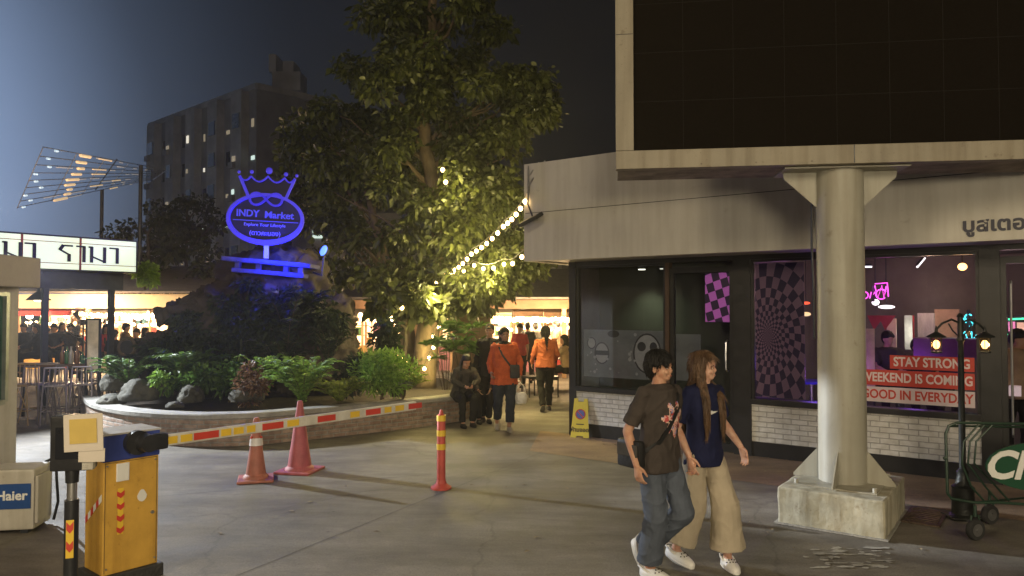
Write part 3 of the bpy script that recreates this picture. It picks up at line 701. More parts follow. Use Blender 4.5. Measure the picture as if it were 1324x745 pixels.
# ---- rocks
M_rock = mat('grey_rock', (.045,.045,.032), .9, var=.45, scale=5, bump=.9, bscale=12, c2=(.10,.095,.075))
def rockmesh(r, seed, sub=4):
    bm = bmesh.new(); bmesh.ops.create_icosphere(bm, subdivisions=sub, radius=1)
    for v in bm.verts:
        k = 1 + .30*noise.noise(v.co*1.3+V((seed,0,0))) + .22*((1-abs(noise.noise(v.co*2.4+V((0,seed,0)))))**2-.5) + .07*noise.noise(v.co*7) + .03*noise.noise(v.co*15)
        k = min(k, 1.1); v.co = V((v.co.x*k*r[0], v.co.y*k*r[1], max(-.35,v.co.z*k)*r[2]))
    me = bpy.data.meshes.new('rock'); bm.to_mesh(me); bm.free(); return me
def plant_at(px, py_base, d): q = P(px, py_base, d); return q
rocks = [(180,508,11.9,.30,.24,'large pale rock at the left of the planter behind the bushes'),(248,512,11.9,.24,.19,'mossy brown rock right of the pale rock in the planter'),(228,524,11.5,.13,.07,'small flat stone at the front rim of the planter'),(146,518,11.9,.26,.12,'broad low stone at the far left end of the planter'),
         (320,512,11.9,.26,.17,'rounded brown rock under the reddish shrub near the centre'),(281,468,13.4,.2,.12,'small pale stone on the shelf left of the mound'),(366,432,13.1,.13,.16,'pale upright stone set in the mound face'),(452,470,12.9,.17,.12,'pale stone between the ferns and the dark shrub'),
         (150,496,12.4,.22,.22,'grey boulder behind the low stone at the far left'),(515,505,12.5,.13,.20,'pale pointed stone at the right end of the planter'),(216,500,12.2,.2,.16,'dark stone between the two bigger left rocks')]
for i,(px,py,d_,w_,h_,lb) in enumerate(rocks):
    q = P(px,py,d_); o = link('rock', rockmesh((w_,w_*.8,h_), i*7.3+1), M_rock, None, smooth=True)
    o.location = q - V((0,0,h_*.1)); o.rotation_euler.z = i*1.7; tag(o, lb, 'rock', 'rocks in the planter')
# ---- artificial rock mound
M_mound = mat('mound_rock', (.032,.027,.025), .95, var=.5, scale=3, bump=1.0, bscale=9, c2=(.07,.056,.05))
mo = MB()
D0 = 13.9
def mb_ell(px, py, d, rx, rz, ry=None): mo.ell(P(px,py,d), (rx/FPX*d, (ry or rx)/FPX*d, rz/FPX*d))
for a in [(342,470,14.2,112,70,70),(330,410,14.2,80,60,60),(350,375,14.2,62,42,48),(345,350,14.2,60,22,44),(300,420,14.0,62,34,50),(392,430,14.1,50,50,50),(245,405,14.0,42,12,34),(262,425,14.0,42,40,30),(272,395,14.0,40,16,28),(428,402,14.1,28,12,28),(415,420,14.1,40,26,28),(250,465,14.2,60,36,40),(428,462,14.2,36,40,34),(310,360,14.0,30,20,26),(385,365,14.0,30,24,26)]: mb_ell(*a)
me = remesh(mo, .045, 1)
displace(me, lambda c: .20*noise.noise(c*1.1)+.22*((1-abs(noise.noise(V((c.x*2.2,c.y*2.2,c.z*3.4)))))**3-.45)+.07*(1-abs(noise.noise(c*6)))**2+.04*noise.noise(c*13))
tmnd = thing('rock_mound', 'tall dark artificial rock mound with a ledge top rising from the garden', 'rockwork', (P(342,0,14.2).x,14.2,.3))
me.transform(basis(tmnd).inverted()); link('rock_body', me, M_mound, tmnd, smooth=True)
# sign platform
M_plat = mat('blue_tinted_ledge', (.07,.07,.20), .8, var=.3, scale=6, bump=.4)  # blue light is partly put into the base colour
t = thing('sign_platform', 'stepped ledge lit and tinted blue under the crown sign', 'platform', (P(342,0,13.6).x,13.6,2.95))
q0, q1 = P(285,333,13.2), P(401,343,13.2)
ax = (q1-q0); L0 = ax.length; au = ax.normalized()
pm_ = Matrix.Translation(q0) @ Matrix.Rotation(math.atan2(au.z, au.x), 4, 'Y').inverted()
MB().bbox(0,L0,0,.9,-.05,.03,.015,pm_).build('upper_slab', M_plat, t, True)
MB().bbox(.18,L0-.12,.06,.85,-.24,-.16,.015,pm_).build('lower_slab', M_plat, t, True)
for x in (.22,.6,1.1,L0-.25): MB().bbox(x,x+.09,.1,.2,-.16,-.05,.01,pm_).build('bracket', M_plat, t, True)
# ---- crown sign
M_ring = mat('white_acrylic', (.62,.6,.72), .4, var=.06, bump=0); M_back = mat('sign_back', (.007,.005,.03), .6, var=.2, bump=0)
M_glow = emit('sign_glow', (.085,.055,1.0), .42, base=(.03,.03,.3)); M_text = emit('sign_text_glow', (.10,.10,1.0), .46, base=(.03,.03,.3))
SP = P(343,283,13.3); K = 13.3/FPX      # metres per photo pixel at the sign
tilt = math.atan2(-6, 110)
t = thing('crown_sign', 'blue oval market sign with crown outline and glowing lettering on a short pole', 'sign', tuple(SP))
SA = V((math.cos(tilt), .0, math.sin(tilt))).normalized(); SB_ = V((-SA.z, 0, SA.x)); SN = V((0,-1,0))
def sp(x, y, o=0): return SP + SA*x*K + SB_*y*K + SN*o
ell_ = [(48*math.cos(a), 31*math.sin(a)) for a in [2*math.pi*k/64 for k in range(64)]]
MB().prism([(x*.97, y*.97) for x, y in ell_], SA*K, SB_*K, SP, V((0,.04,0))).build('panel', M_back, t, True)
rg = MB(); secs = []
nr = 72
for k in range(nr):
    a = 2*math.pi*k/nr; wdt = 1.9 + 1.5*max(0,-math.sin(a))
    for (rr, oo) in ((-wdt,.0),(-wdt,.07),(wdt,.07),(wdt,.0)):
        rg.v.append(tuple(sp(48*math.cos(a)*(1+rr/48), 31*math.sin(a)*(1+rr/31), oo+.002)))
for k in range(nr):
    for j in range(4): rg.f.append((k*4+j, ((k+1)%nr)*4+j, ((k+1)%nr)*4+(j+1)%4, k*4+(j+1)%4))
rg.build('ring', M_glow, t, True)
crown = [(-23,27),(-36,53)]
def arc(a, b_, sag, n=8): return [(a[0]+(b_[0]-a[0])*i/n, a[1]+(b_[1]-a[1])*i/n - sag*math.sin(math.pi*i/n)) for i in range(1, n+1)]
tips = [(-36,53),(-21.5,54),(0.5,55),(22,54),(35,53)]
outl = [(-23,27),(-36,53)] + arc(tips[0],tips[1],5)+arc(tips[1],tips[2],7)+arc(tips[2],tips[3],7)+arc(tips[3],tips[4],5)+[(25,27)]
MB().prism([(x,y) for x,y in [(-22,26)]+outl[1:-1]+[(24,26)]], SA*K, SB_*K, SP+V((0,.01,0)), V((0,.03,0))).build('crown_panel', M_back, t, True)
cr = MB()
def stroke(mb, pl, w, o=.03, th=.03, frame=sp):
    for (x0,y0),(x1,y1) in zip(pl, pl[1:]):
        dx, dy = x1-x0, y1-y0; l = math.hypot(dx,dy) or 1; nx, ny = -dy/l*w/2, dx/l*w/2; ex, ey = dx/l*w*.3, dy/l*w*.3
        q = [(x0-ex+nx,y0-ey+ny),(x1+ex+nx,y1+ey+ny),(x1+ex-nx,y1+ey-ny),(x0-ex-nx,y0-ey-ny)]
        a = [frame(x,y,o) for x,y in q]; b_ = [frame(x,y,o+th) for x,y in q]
        mb.add(a+b_, [(0,1,2,3),(7,6,5,4),(0,4,5,1),(1,5,6,2),(2,6,7,3),(3,7,4,0)])
stroke(cr, outl[:2], 3.6); stroke(cr, outl[1:-1], 1.8); stroke(cr, [outl[-2],outl[-1]], 3.2)
cr.build('crown_outline', M_glow, t, True)
for (x,y), r_ in zip([(-38,59),(-21.5,60),(1,62.5),(23,59),(37,58)], (2,2.6,4.4,2.8,2.1)):
    MB().ell(sp(x,y,.03), (r_*K, .03, r_*K)).build('crown_ball', M_glow, t, True, smooth=True)
inf = MB(); lem = []
for k in range(41):
    a = 2*math.pi*k/40; dn_ = 1+math.sin(a)**2; lem.append((21*math.cos(a)/dn_, 22*math.sin(a)*math.cos(a)/dn_+25))
stroke(inf, lem, 2.6, .05); inf.build('loop_emblem', M_glow, t, True)
TM = plane_matrix(sp(0,2.5,.012), SA, SN)
text('INDY', 12.5*K, .008, M_text, t, plane_matrix(sp(-24,6.0,.012), SA, SN), bold=.003, sx=1.0)
text('Market', 12.5*K, .008, M_text, t, plane_matrix(sp(17,5.2,.012), SA, SN), bold=.003, sx=1.05)
ln = MB(); stroke(ln, [(-42,-3),(42,-3)], .9, .012, .01); ln.build('underline', M_text, t, True)
M_text2 = emit('sign_text_dim', (.2,.2,.8), .25)
text('Explore Your Lifestyle', 6*K, .004, M_text2, t, plane_matrix(sp(-1,-8,.012), SA, SN))
text('(ดาวคะนอง)', 8.5*K, .004, M_text2, t, plane_matrix(sp(0,-19,.012), SA, SN))
M_bluem = mat('painted_steel', (.4,.4,.5), .4, .3, var=.1, bump=0)
MB().box(SP.x-.035, SP.x+.035, SP.y+.0, SP.y+.07, P(343,334,13.3).z, SP.z-30*K).build('pole', M_bluem, t, True)
# blue floodlight beside sign
t = thing('spotlight', 'small blue spotlight aimed at the crown sign from the right', 'spotlight', tuple(P(418,324,13.3)))
q = P(418,324,13.3); MB().ell(q, (.055,.03,.10), Matrix.Rotation(R(25),3,'Y')).build('lens', emit('blue_lens', (.07,.16,1.0), 3), t, True, smooth=True)
MB().cyl(q+V((0,.06,0)), q+V((.02,.03,.0)), .10, .07, 12).build('housing', M_dkmetal, t, True); MB().tube([q+V((0,.05,-.05)), q+V((-.05,.1,-.45)), P(405,352,13.6)], .02).build('bracket', M_dkmetal, t, True)
# ---- plants
ML = {'bright': leafmat('bright_leaf', (.07,.16,.02), (.26,.42,.07)), 'mid': leafmat('mid_leaf', (.025,.06,.012), (.10,.18,.035)), 'dark': leafmat('dark_leaf', (.010,.018,.008), (.035,.055,.022), .6),
      'red': leafmat('reddish_leaf', (.06,.035,.02), (.20,.11,.06)), 'grey': leafmat('grey_leaf', (.10,.12,.08), (.25,.28,.2)), 'tree': leafmat('tree_leaf', (.016,.024,.006), (.085,.10,.025), .45, .4), 'yel': leafmat('yellow_leaf', (.14,.20,.03), (.34,.40,.06))}
M_stem = mat('stem', (.10,.075,.045), .85, var=.3)
def rsd(i): return np.random.RandomState(i)
def fern(name, label, base, r, h, nf, m, seed, group=None, up=.6, leafw=.34):
    t = thing(name, label, 'plant', tuple(base), 0, group); rs = rsd(seed); C, D, S = [], [], []; st = MB()
    for k in range(nf):
        a = rs.rand()*2*math.pi; L_ = r*(.55+.6*rs.rand()); hh_ = h*(.6+.5*rs.rand()); prev = V((0,0,0)); dirv = V((math.cos(a), math.sin(a), 0)); pl = []
        for j in range(11):
            u = j/10; q = dirv*L_*u + V((0,0,hh_*(u*1.7 - u*u*1.05)*up*1.6)); pl.append(q)
        for j in range(1, 11):
            tn = (pl[j]-pl[j-1]).normalized(); sd = tn.cross(V((0,0,1))).normalized(); ln_ = r*leafw*(math.sin(math.pi*min(1,(j+1.2)/12))**.7)
            for f_ in (0,.33,.66):
                q = pl[j-1].lerp(pl[j], f_)
                for s_ in (-1,1):
                    C.append(q); D.append((sd*s_+tn*.75+V(rs.randn(3))*.12)); S.append(ln_*(.8+.4*rs.rand()))
        st.tube(pl[::2], .004, 4)
    link('foliage', leaves(C, D, S, rs, .26, .15), m, t); st.build('stem', M_stem, t, fix=False); return t
def bush(name, label, base, r, n_, ls, m, seed, group=None, clumps=9, droop=.25, lw=.5, stems=5):
    t = thing(name, label, 'plant', tuple(base), 0, group); rs = rsd(seed); r = V(r); C, D, S = [], [], []; st = MB(); cl = []
    for k in range(clumps):
        v = V(rs.randn(3)).normalized()*(.35+.55*rs.rand()); cl.append(V((v.x*r.x, v.y*r.y, r.z+v.z*r.z*.95)))
    for c in cl[:stems]: st.tube([V((rs.randn()*.03, rs.randn()*.03, -.05)), c*.5+V((0,0,.05)), c], [.014,.010,.004], 5)
    for k in range(n_):
        c = cl[rs.randint(clumps)]; v = V(rs.randn(3)).normalized()*(rs.rand()**.4); q = c + V((v.x*r.x*.48, v.y*r.y*.48, v.z*r.z*.46))
        if q.z < -.02: q.z = -.02+.05*rs.rand()
        C.append(q); D.append(v + V((0,0,.25)) + V(rs.randn(3))*.5); S.append(ls*(.6+.8*rs.rand()))
    link('foliage', leaves(C, D, S, rs, lw, droop), m, t); st.build('stem', M_stem, t, fix=False); return t
def spray(name, label, base, n_, h, r, m, seed, group=None, ll=.25):      # papyrus: stems with radiating blades
    t = thing(name, label, 'plant', tuple(base), 0, group); rs = rsd(seed); C, D, S = [], [], []; st = MB()
    for k in range(n_):
        a = rs.rand()*6.28; L_ = r*rs.rand()**.5; tip = V((math.cos(a)*L_, math.sin(a)*L_, h*(.55+.45*rs.rand()))); b0 = V((math.cos(a)*L_*.25, math.sin(a)*L_*.25, -.05))
        st.tube([b0, (b0+tip)*.5+V((0,0,h*.06)), tip], [.007,.006,.004], 5)
        for j in range(20):
            v = V(rs.randn(3)); v.z = abs(v.z)*.5+.1; C.append(tip); D.append(v); S.append(ll*(.6+.6*rs.rand()))
    link('blades', leaves(C, D, S, rs, .07, .35), m, t); st.build('stem', M_stem, t, fix=False); return t
def B(px, py, d): return P(px, py, d)
GP = 'plants growing in the brick planter'
fern('fern', 'bright green feathery fern right behind the pink cone', B(392,520,11.75), .62, .80, 56, ML['bright'], 1, GP, .75, .20)
fern('fern', 'yellow green low fern leaning over the rim right of the bright fern', B(440,518,11.75), .50, .52, 40, ML['yel'], 2, GP, .6, .22)
bush('shrub', 'dense bright green feathery shrub right of the centre', B(494,512,12.1), (.50,.42,.42), 3400, .085, ML['bright'], 3, GP, 14, .1, .3)
fern('fern', 'small yellow green fern at the right tip of the planter', B(530,503,12.3), .36, .34, 24, ML['yel'], 4, GP, .6, .22)
bush('shrub', 'reddish brown twiggy shrub left of the orange cone tip', B(322,520,11.9), (.34,.3,.30), 1500, .075, ML['red'], 5, GP, 9, .3, .35)
bush('shrub', 'dull olive shrub left of the reddish one', B(302,516,12.2), (.26,.28,.32), 900, .10, ML['mid'], 6, GP, 8, .3, .35)
fern('fern', 'mid green fern behind the reddish shrub', B(345,508,12.2), .5, .62, 30, ML['bright'], 7, GP, .9, .2)
bush('shrub', 'leafy green shrub sprouting over the mossy rock', B(252,505,12.1), (.38,.3,.26), 900, .12, ML['mid'], 8, GP, 9, .3, .4)
fern('fern', 'dark fern spreading behind the left rocks', B(245,498,12.5), .7, .65, 32, ML['mid'], 9, GP, .8, .22)
bush('shrub', 'small bright leaved shrub between the two left rocks', B(207,508,12.0), (.22,.2,.18), 500, .085, ML['bright'], 10, GP, 7, .3, .5)
fern('fern', 'long bladed fern at the far left end of the planter', B(168,500,12.3), .6, .55, 32, ML['mid'], 11, GP, .8, .18)
fern('fern', 'dull fern half hidden behind the grey boulder', B(198,485,13.0), .6, .4, 22, ML['dark'], 12, GP, .8, .2)
bush('shrub', 'thin dark leaved shrub silhouetted against the market lights', B(499,478,12.9), (.32,.3,.48), 520, .14, ML['dark'], 13, GP, 12, .3, .45, 8)
bush('shrub', 'brown olive shrub between the bright fern and the dense green shrub', B(458,508,12.3), (.32,.3,.42), 1200, .10, ML['dark'], 14, GP, 9, .3, .3)
spray('papyrus', 'clump of tall thin papyrus stems beside the seated people', B(606,505,13.3), 17, 1.25, .42, ML['mid'], 15, GP, .26)
spray('papyrus', 'lower papyrus clump left of the tall one', B(578,500,13.6), 10, .95, .35, ML['mid'], 16, GP, .24)
spray('papyrus', 'pale grassy tuft at the right rim of the planter', B(521,512,12.1), 10, .28, .12, ML['grey'], 17, GP, .14)
fern('palm', 'small dark palm growing on the front of the mound', B(372,452,12.9), .62, .8, 16, ML['dark'], 18, GP, 1.0, .3)
fern('palm', 'dark drooping palm high on the mound face', B(395,400,13.2), .5, .3, 14, ML['dark'], 19, GP, 1.0, .3)
fern('fern', 'dark fern at the foot of the mound in the centre', B(365,485,12.7), .6, .6, 24, ML['dark'], 20, GP, .9, .2)
fern('fern', 'dark fern at the right foot of the mound', B(425,470,12.9), .5, .6, 24, ML['dark'], 21, GP, .9, .2)
bush('hanging_vine', 'dark creeper hanging over the left side of the mound', B(285,500,13.2), (.7,.35,.62), 1700, .12, ML['dark'], 22, None, 16, .6, .4)
bush('hanging_vine', 'dark creeper hanging down the centre of the mound under the ledge', B(340,470,13.1), (.75,.3,.80), 2000, .12, ML['dark'], 23, None, 18, .6, .4)
bush('hanging_vine', 'dark creeper on the right shoulder of the mound', B(412,450,13.3), (.34,.3,.5), 1200, .12, ML['dark'], 24, None, 12, .6, .4)
bush('hanging_vine', 'dark creeper covering the low left shoulder of the mound', B(222,480,13.4), (.62,.35,.36), 1200, .12, ML['dark'], 25, None, 12, .6, .4)
for i,(px,py,d_,rx,rz,n_) in enumerate([(300,408,13.25,.42,.30,900),(262,430,13.3,.45,.28,900),(385,402,13.35,.36,.30,800),(330,378,13.45,.32,.22,500),(430,428,13.4,.30,.26,600),(235,418,13.45,.28,.16,400)]):
    bush('hanging_vine', ['dark creeper on the upper left face of the mound','dark creeper over the left ledge of the mound','dark creeper on the upper right face of the mound','sparse creeper just under the blue ledge','dark creeper on the far right bulge of the mound','creeper tuft at the tip of the left overhang'][i], B(px,py+rz*40,d_), (rx,.3,rz), n_, .11, ML['dark'], 70+i, None, 10, .6, .4)
# ---- big tree
M_bark = mat('bark', (.15,.11,.065), .9, var=.45, scale=7, bump=1.0, bscale=16, stretch=(1,1,.35))
M_bark2 = mat('bark_dark', (.06,.048,.036), .9, var=.4, scale=7, bump=1.0, bscale=16, stretch=(1,1,.35))
def wob(pts, rs, amp, sub=4):
    out = []
    for a, b_ in zip(pts, pts[1:]):
        for k in range(sub): out.append(a.lerp(b_, k/sub)+V(rs.randn(3))*amp*(1 if k else 0))
    out.append(pts[-1]); return out
def tree(label, base, trunk_pts, r0, crown, nleaf, ls, m, seed, trunkmat, lights=None, nclump=70, csize=.75, group=None):
    t = thing('tree', label, 'tree', tuple(base), 0, group); rs = rsd(seed); T = MB(); tr = wob([V(q) for q in trunk_pts], rs, .03)
    N_ = len(tr); T.tube(tr, [r0*(1-.72*i/(N_-1)) for i in range(N_)], 12)
    cl = []
    for k in range(nclump):
        c, rad = crown[k % len(crown)]
        v = V(rs.randn(3)).normalized()*(.45+.55*rs.rand()**.5); q = V(c)+V((v.x*rad[0], v.y*rad[1], v.z*rad[2])); cl.append(q)
        if k % 3 == 0:
            hz__ = (V((q.x,q.y,0))-V((tr[0].x,tr[0].y,0))).length; a = min(tr[N_//3:], key=lambda w_: abs(w_.z-(q.z-.75*hz__))); T.tube(wob([a, a.lerp(q,.5)+V((0,0,.15)), q], rs, .06, 3), [.045,.04,.034,.028,.02,.013,.006], 6)
    T.build('trunk', trunkmat, t, True, smooth=True, fix=False)
    C, D, S = [], [], []
    for k in range(nleaf):
        c = cl[rs.randint(len(cl))]; v = V(rs.randn(3)).normalized(); q = c + V((v.x, v.y, v.z*.7))*csize*(rs.rand()**.45)
        C.append(q); D.append(v*.7+V((0,0,-.2))+V(rs.randn(3))*.6); S.append(ls*(.4+1.1*rs.rand()**1.5))
    me = leaves(C, D, S, rs, .62, .25); me.transform(basis(t).inverted()); link('crown', me, m, t); return t
def cz(px, py, d, rx, rz, ry=1.3): return (P(px,py,d), (rx/FPX*d, ry, rz/FPX*d))
tb = P(548,492,15.2)
tree('huge leafy tree with yellow lit lower leaves beside the shop corner', tb, [tb+V((0,0,-.2)), P(552,440,15.2), P(566,370,15.3), P(573,320,15.4), P(560,240,15.6), P(545,150,15.7), P(560,40,15.8), P(555,-60,15.8)], .27,
     [cz(560,60,15.6,110,60,1.6), cz(610,130,15.4,95,75,1.5), cz(500,130,15.6,95,65,1.5), cz(560,210,15.4,95,70,1.4), cz(640,230,15.2,60,65,1.2), cz(590,300,15.1,75,45,1.1), cz(655,330,15.0,55,40,.9), cz(460,200,15.8,80,60,1.2), cz(600,370,15.0,50,22,.7), cz(685,120,15.2,35,40,.8), cz(540,-30,15.6,90,50,1.5)],
     50000, .135, ML['tree'], 31, M_bark, nclump=190, csize=.43)
tb = P(533,482,15.6)
tree('second forked trunk of dark leaves left of the lit trunk', tb, [tb+V((0,0,-.2)), P(528,440,15.6), P(522,405,15.7), P(500,340,15.9), P(478,260,16.1), P(470,180,16.3)], .19,
     [cz(440,260,16.4,60,60,1.0), cz(475,330,15.9,55,35,.8), cz(420,180,16.6,50,45,1.0), cz(520,360,15.2,45,18,.6), cz(400,230,16.8,35,40,.8)], 7000, .16, ML['tree'], 32, M_bark, nclump=52, csize=.5)
tb = P(522,480,15.0)
tree('slim dark leaning stem in front of the forked trunk with low leaves', tb, [tb, P(524,430,15.0), P(512,400,14.8), P(505,372,14.7)], .06, [cz(515,385,14.6,38,16,.5), cz(560,392,14.7,28,13,.4)], 1300, .20, ML['tree'], 33, M_bark2, nclump=14, csize=.32)
# background trees
for i,(px,d_,hpx,wpx,lb) in enumerate([(190,28,280,45,'hazy dark tree behind the lit bar sign'),(262,27,320,40,'dark tree between the bar roof and the rock mound'),(240,33,240,60,'tall dim tree in front of the apartment block')]):
    q = V((P(px,0,d_).x, d_, 0)); top = P(px,hpx,d_)
    tree(lb, q, [q, V((q.x+.1,d_,1.8)), V((top.x,d_,top.z-.6))], .16, [((top.x,d_,top.z-1.0),(wpx/FPX*d_,1.0,1.3)), ((top.x-.4,d_,top.z-2.2),(wpx/FPX*d_*.9,1.0,.9))], 3200, .2, ML['dark'], 40+i, M_bark2, nclump=22, csize=.55, group='trees behind the market roofs')
# fairy lights wound round the trunk
M_bulb = emit('warm_bulb', (1,.66,.28), 14); M_wire = mat('black_wire', (.015,.015,.015), .5, bump=0)
BULBPROTO = {}
def bulbs(t, pts, r=.035, m=None):
    key = (r, (m or M_bulb).name)
    for q in pts:
        if key not in BULBPROTO: BULBPROTO[key] = MB().ell((0,0,0), (r,r,r*1.15), seg=10, rings=7).mesh('bulb'); BULBPROTO[key].materials.append(m or M_bulb)
        o = bpy.data.objects.new('bulb', BULBPROTO[key]); COL.objects.link(o); o.parent = t; o.location = basis(t).inverted() @ V(q)
def string(label, pts, n_, sag, r=.035, group='strings of warm bulbs', m=None, cat='string lights', jit=.0):
    pts = [V(q) for q in pts]; t = thing('string_lights', label, cat, tuple(pts[0]), 0, group); poly = []; segs = len(pts)-1
    for a, b_ in zip(pts, pts[1:]):
        for k in range(13): poly.append(a.lerp(b_, k/12) - V((0,0,sag*4*(k/12)*(1-k/12))))
    MB().tube(poly, .006, 5).build('wire', M_wire, t, True)
    acc = [0]
    for a, b_ in zip(poly, poly[1:]): acc.append(acc[-1]+(b_-a).length)
    out = []; rj = random.Random(n_)
    for k in range(n_):
        x = acc[-1]*(k+.5)/n_; i = max(j for j in range(len(acc)) if acc[j] <= x); i = min(i, len(poly)-2)
        q = poly[i].lerp(poly[i+1], (x-acc[i])/max(1e-6, acc[i+1]-acc[i])) - V((0,0,.05+r)); out.append(q+V((rj.uniform(-jit,jit),0,rj.uniform(-jit,jit))))
    bulbs(t, out, r, m); return t, out
string('bulb string climbing from the tree up to the shop roof corner', [P(682,248,10.9), P(652,285,12.2), P(610,322,13.6), P(580,348,14.9)], 17, .05, .034)
string('bulb string running level from the tree toward the shop corner', [P(681,318,11.1), P(650,335,12.4), P(612,337,13.8), P(580,345,14.9)], 8, .08, .032)
string('short bulb string dropping through the low leaves left of the trunk', [P(583,340,15.0), P(540,372,14.6), P(519,392,14.3), P(497,398,14.0)], 6, .1, .04)
string('bulb string spiralling down the lit tree trunk', [P(573,413,14.9), P(560,425,14.85), P(562,440,14.8), P(553,462,14.75), P(546,478,14.7)], 5, .0, .036)
string('bulb string lying low among the planter shrubs', [P(515,452,14.0), P(520,458,13.6), P(530,463,13.5)], 3, .02, .032)
string('two hanging bulbs high in the tree crown', [P(570,205,14.4), P(578,237,14.2)], 2, .0, .04)
# ================================================================ left side: booth, unit, reader, barrier, cones, bar
M_booth = mat('booth_paint', (.46,.45,.43), .6, var=.15, scale=3, bump=.1, streak=.25)
M_booth2 = mat('booth_roof', (.36,.33,.33), .6, var=.15, scale=3, bump=.1)
M_glass = glassmat('booth_glass', (.55,.75,.70), .3)
t = thing('guard_booth', 'grey guard booth with a green tinted window cut by the left edge', 'booth', (-6.3,7.0,0))
BX, BY1 = -5.25, 7.82
w = MB(); w.box(BX-.06,BX,6.1,BY1,0,1.03); w.box(BX-.06,BX,6.1,BY1,2.16,2.21); w.box(BX-.06,BX,7.66,BY1,1.03,2.16); w.box(BX-.06,BX,6.1,6.2,1.03,2.16)
w.box(-7.6,BX-.06,BY1-.06,BY1,0,2.21); w.box(-7.6,BX-.06,6.1,6.16,0,2.21); w.box(-7.6,-7.54,6.16,BY1-.06,0,2.21); w.build('wall', M_booth, t, True)
MB().bbox(-7.8,-5.05,5.9,7.87,2.21,2.53,.015).build('roof', M_booth2, t, True)
MB().box(-7.54,BX-.06,6.16,BY1-.06,0,.03).build('floor', M_booth2, t, True)
wn = MB().box(BX-.035,BX-.028,6.2,7.66,1.03,2.16).build('window', M_glass, t, True)
f = MB(); f.box(BX-.05,BX+.012,7.62,7.668,1.03,2.16); f.box(BX-.05,BX+.014,6.2,7.62,1.0,1.05); f.box(BX-.05,BX+.014,6.2,7.62,2.12,2.16); f.box(BX-.05,BX+.01,6.9,6.93,1.05,2.12); f.build('window_frame', mat('alu',(.35,.38,.38),.4,.6), wn, True)
MB().box(-7.4,-6.9,6.4,7.6,.72,.75).build('desk', M_booth, t, True)
# outdoor unit
M_cream = mat('cream_casing', (.50,.48,.42), .5, var=.12, scale=4, bump=.08, streak=.35)
M_badge = mat('blue_badge', (.02,.07,.24), .4, var=.1, bump=0); M_white = mat('white_print', (.75,.75,.72), .5, var=.05, bump=0)
uc = G(20,689); um = Matrix.Translation((uc.x-.17, uc.y+.17, 0)) @ Matrix.Rotation(R(9),4,'Z')
t = thing('air_conditioner_unit', 'cream outdoor unit with a blue badge standing beside the guard booth', 'appliance', (uc.x,uc.y,0))
MB().bbox(-.52,.31,-.17,.17,.03,.565,.02,um).build('casing', M_cream, t, True)
MB().bbox(.308,.335,-.15,.12,.08,.50,.008,um).build('side_cover', M_cream, t, True)
for x in (-.42,.2): MB().box(x,x+.06,-.16,.16,0,.03,um).build('foot', M_dkmetal, t, True)
bd = MB().box(-.03,.285,-.178,-.171,.22,.44,um).build('badge', M_badge, t, True)
text('Haier', .115, .002, M_white, bd, um @ plane_matrix((.13,-.180,.335), (1,0,0), (0,-1,0)), bold=.003)
ha = MB(); ha.tube([um @ V(v) for v in ((.25,.175,.56),(.30,.175,.585),(.35,.16,.56),(.36,.15,.40),(.38,.14,.2),(.36,.1,.04))], .014, 6); ha.build('hose', M_dkmetal, t, True)
# card reader post
M_blk = mat('black_plastic', (.022,.023,.026), .4, var=.3, scale=8, bump=.1); M_steel = mat('steel', (.5,.5,.5), .3, .9, var=.1, bump=0)
M_paper = mat('paper', (.62,.56,.48), .8, var=.06, scale=3, bump=.05); M_yp = mat('yellow_print', (.60,.44,.12), .8, var=.1, bump=0)
M_red = mat('red_sticker', (.55,.05,.03), .5, var=.1, bump=0); M_yel = mat('yellow_sticker', (.75,.50,.04), .5, var=.1, bump=0)
rx, rd = P(97,0,4.75).x, 4.75
t = thing('card_reader', 'black card reader on a post with paper notices taped to its face', 'card reader', (rx,rd,0))
zt = P(0,536,rd).z
MB().cyl((rx,rd,0),(rx,rd,P(0,644,rd).z),.042,.042,16).build('lower_post', M_blk, t, True, smooth='auto')
MB().cyl((rx,rd,P(0,644,rd).z),(rx,rd,P(0,618,rd).z),.030,.030,16).build('post', M_steel, t, True, smooth='auto')
MB().cyl((rx,rd,P(0,622,rd).z),(rx,rd,P(0,604,rd).z),.038,.042,16).build('collar', M_blk, t, True, smooth='auto')
hm_ = Matrix.Translation((rx+.01,rd,0)) @ Matrix.Rotation(R(10),4,'Z')
hd = MB().bbox(-.125,.115,-.05,.08,P(0,606,rd).z,zt,.012,hm_).build('head', M_blk, t, True, smooth='auto')
MB().box(-.09,.06,-.056,-.051,P(0,590,rd).z,P(0,550,rd).z,hm_).build('screen', mat('dark_screen',(.012,.014,.02),.12,var=.2,bump=0), hd, True)
pz0, pz1 = P(0,585,4.65).z, P(0,537,4.65).z
MB().box(.005,.235,-.068,-.064,pz0,pz1,hm_ @ Matrix.Rotation(R(-2),4,'Y')).build('notice', M_paper, t, True)
MB().box(.04,.20,-.073,-.069,pz0+.05,pz1-.03,hm_ @ Matrix.Rotation(R(-2),4,'Y')).build('notice_print', M_yp, t, True)
MB().box(.03,.185,-.062,-.058,pz0-.065,pz0+.02,hm_ @ Matrix.Rotation(R(1),4,'Y')).build('notice', M_paper, t, True)
MB().bbox(.06,.13,-.05,.0,pz0-.12,pz0-.06,.006,hm_).build('ticket_slot', M_cream, t, True)
ca = math.atan2(-rx, -rd)
sn = V((.35,-.94,0)).normalized(); sa = V((-sn.y*-1, 0, 0)); sa = V((.94,.35,0))
ck = MB().prism([(-.022,-.12),(.022,-.12),(.022,.12),(-.022,.12)], sa, UP, V((rx,rd,P(0,688,rd).z-.02))+sn*.0425, sn*.002).build('sticker', M_yel, t, True)
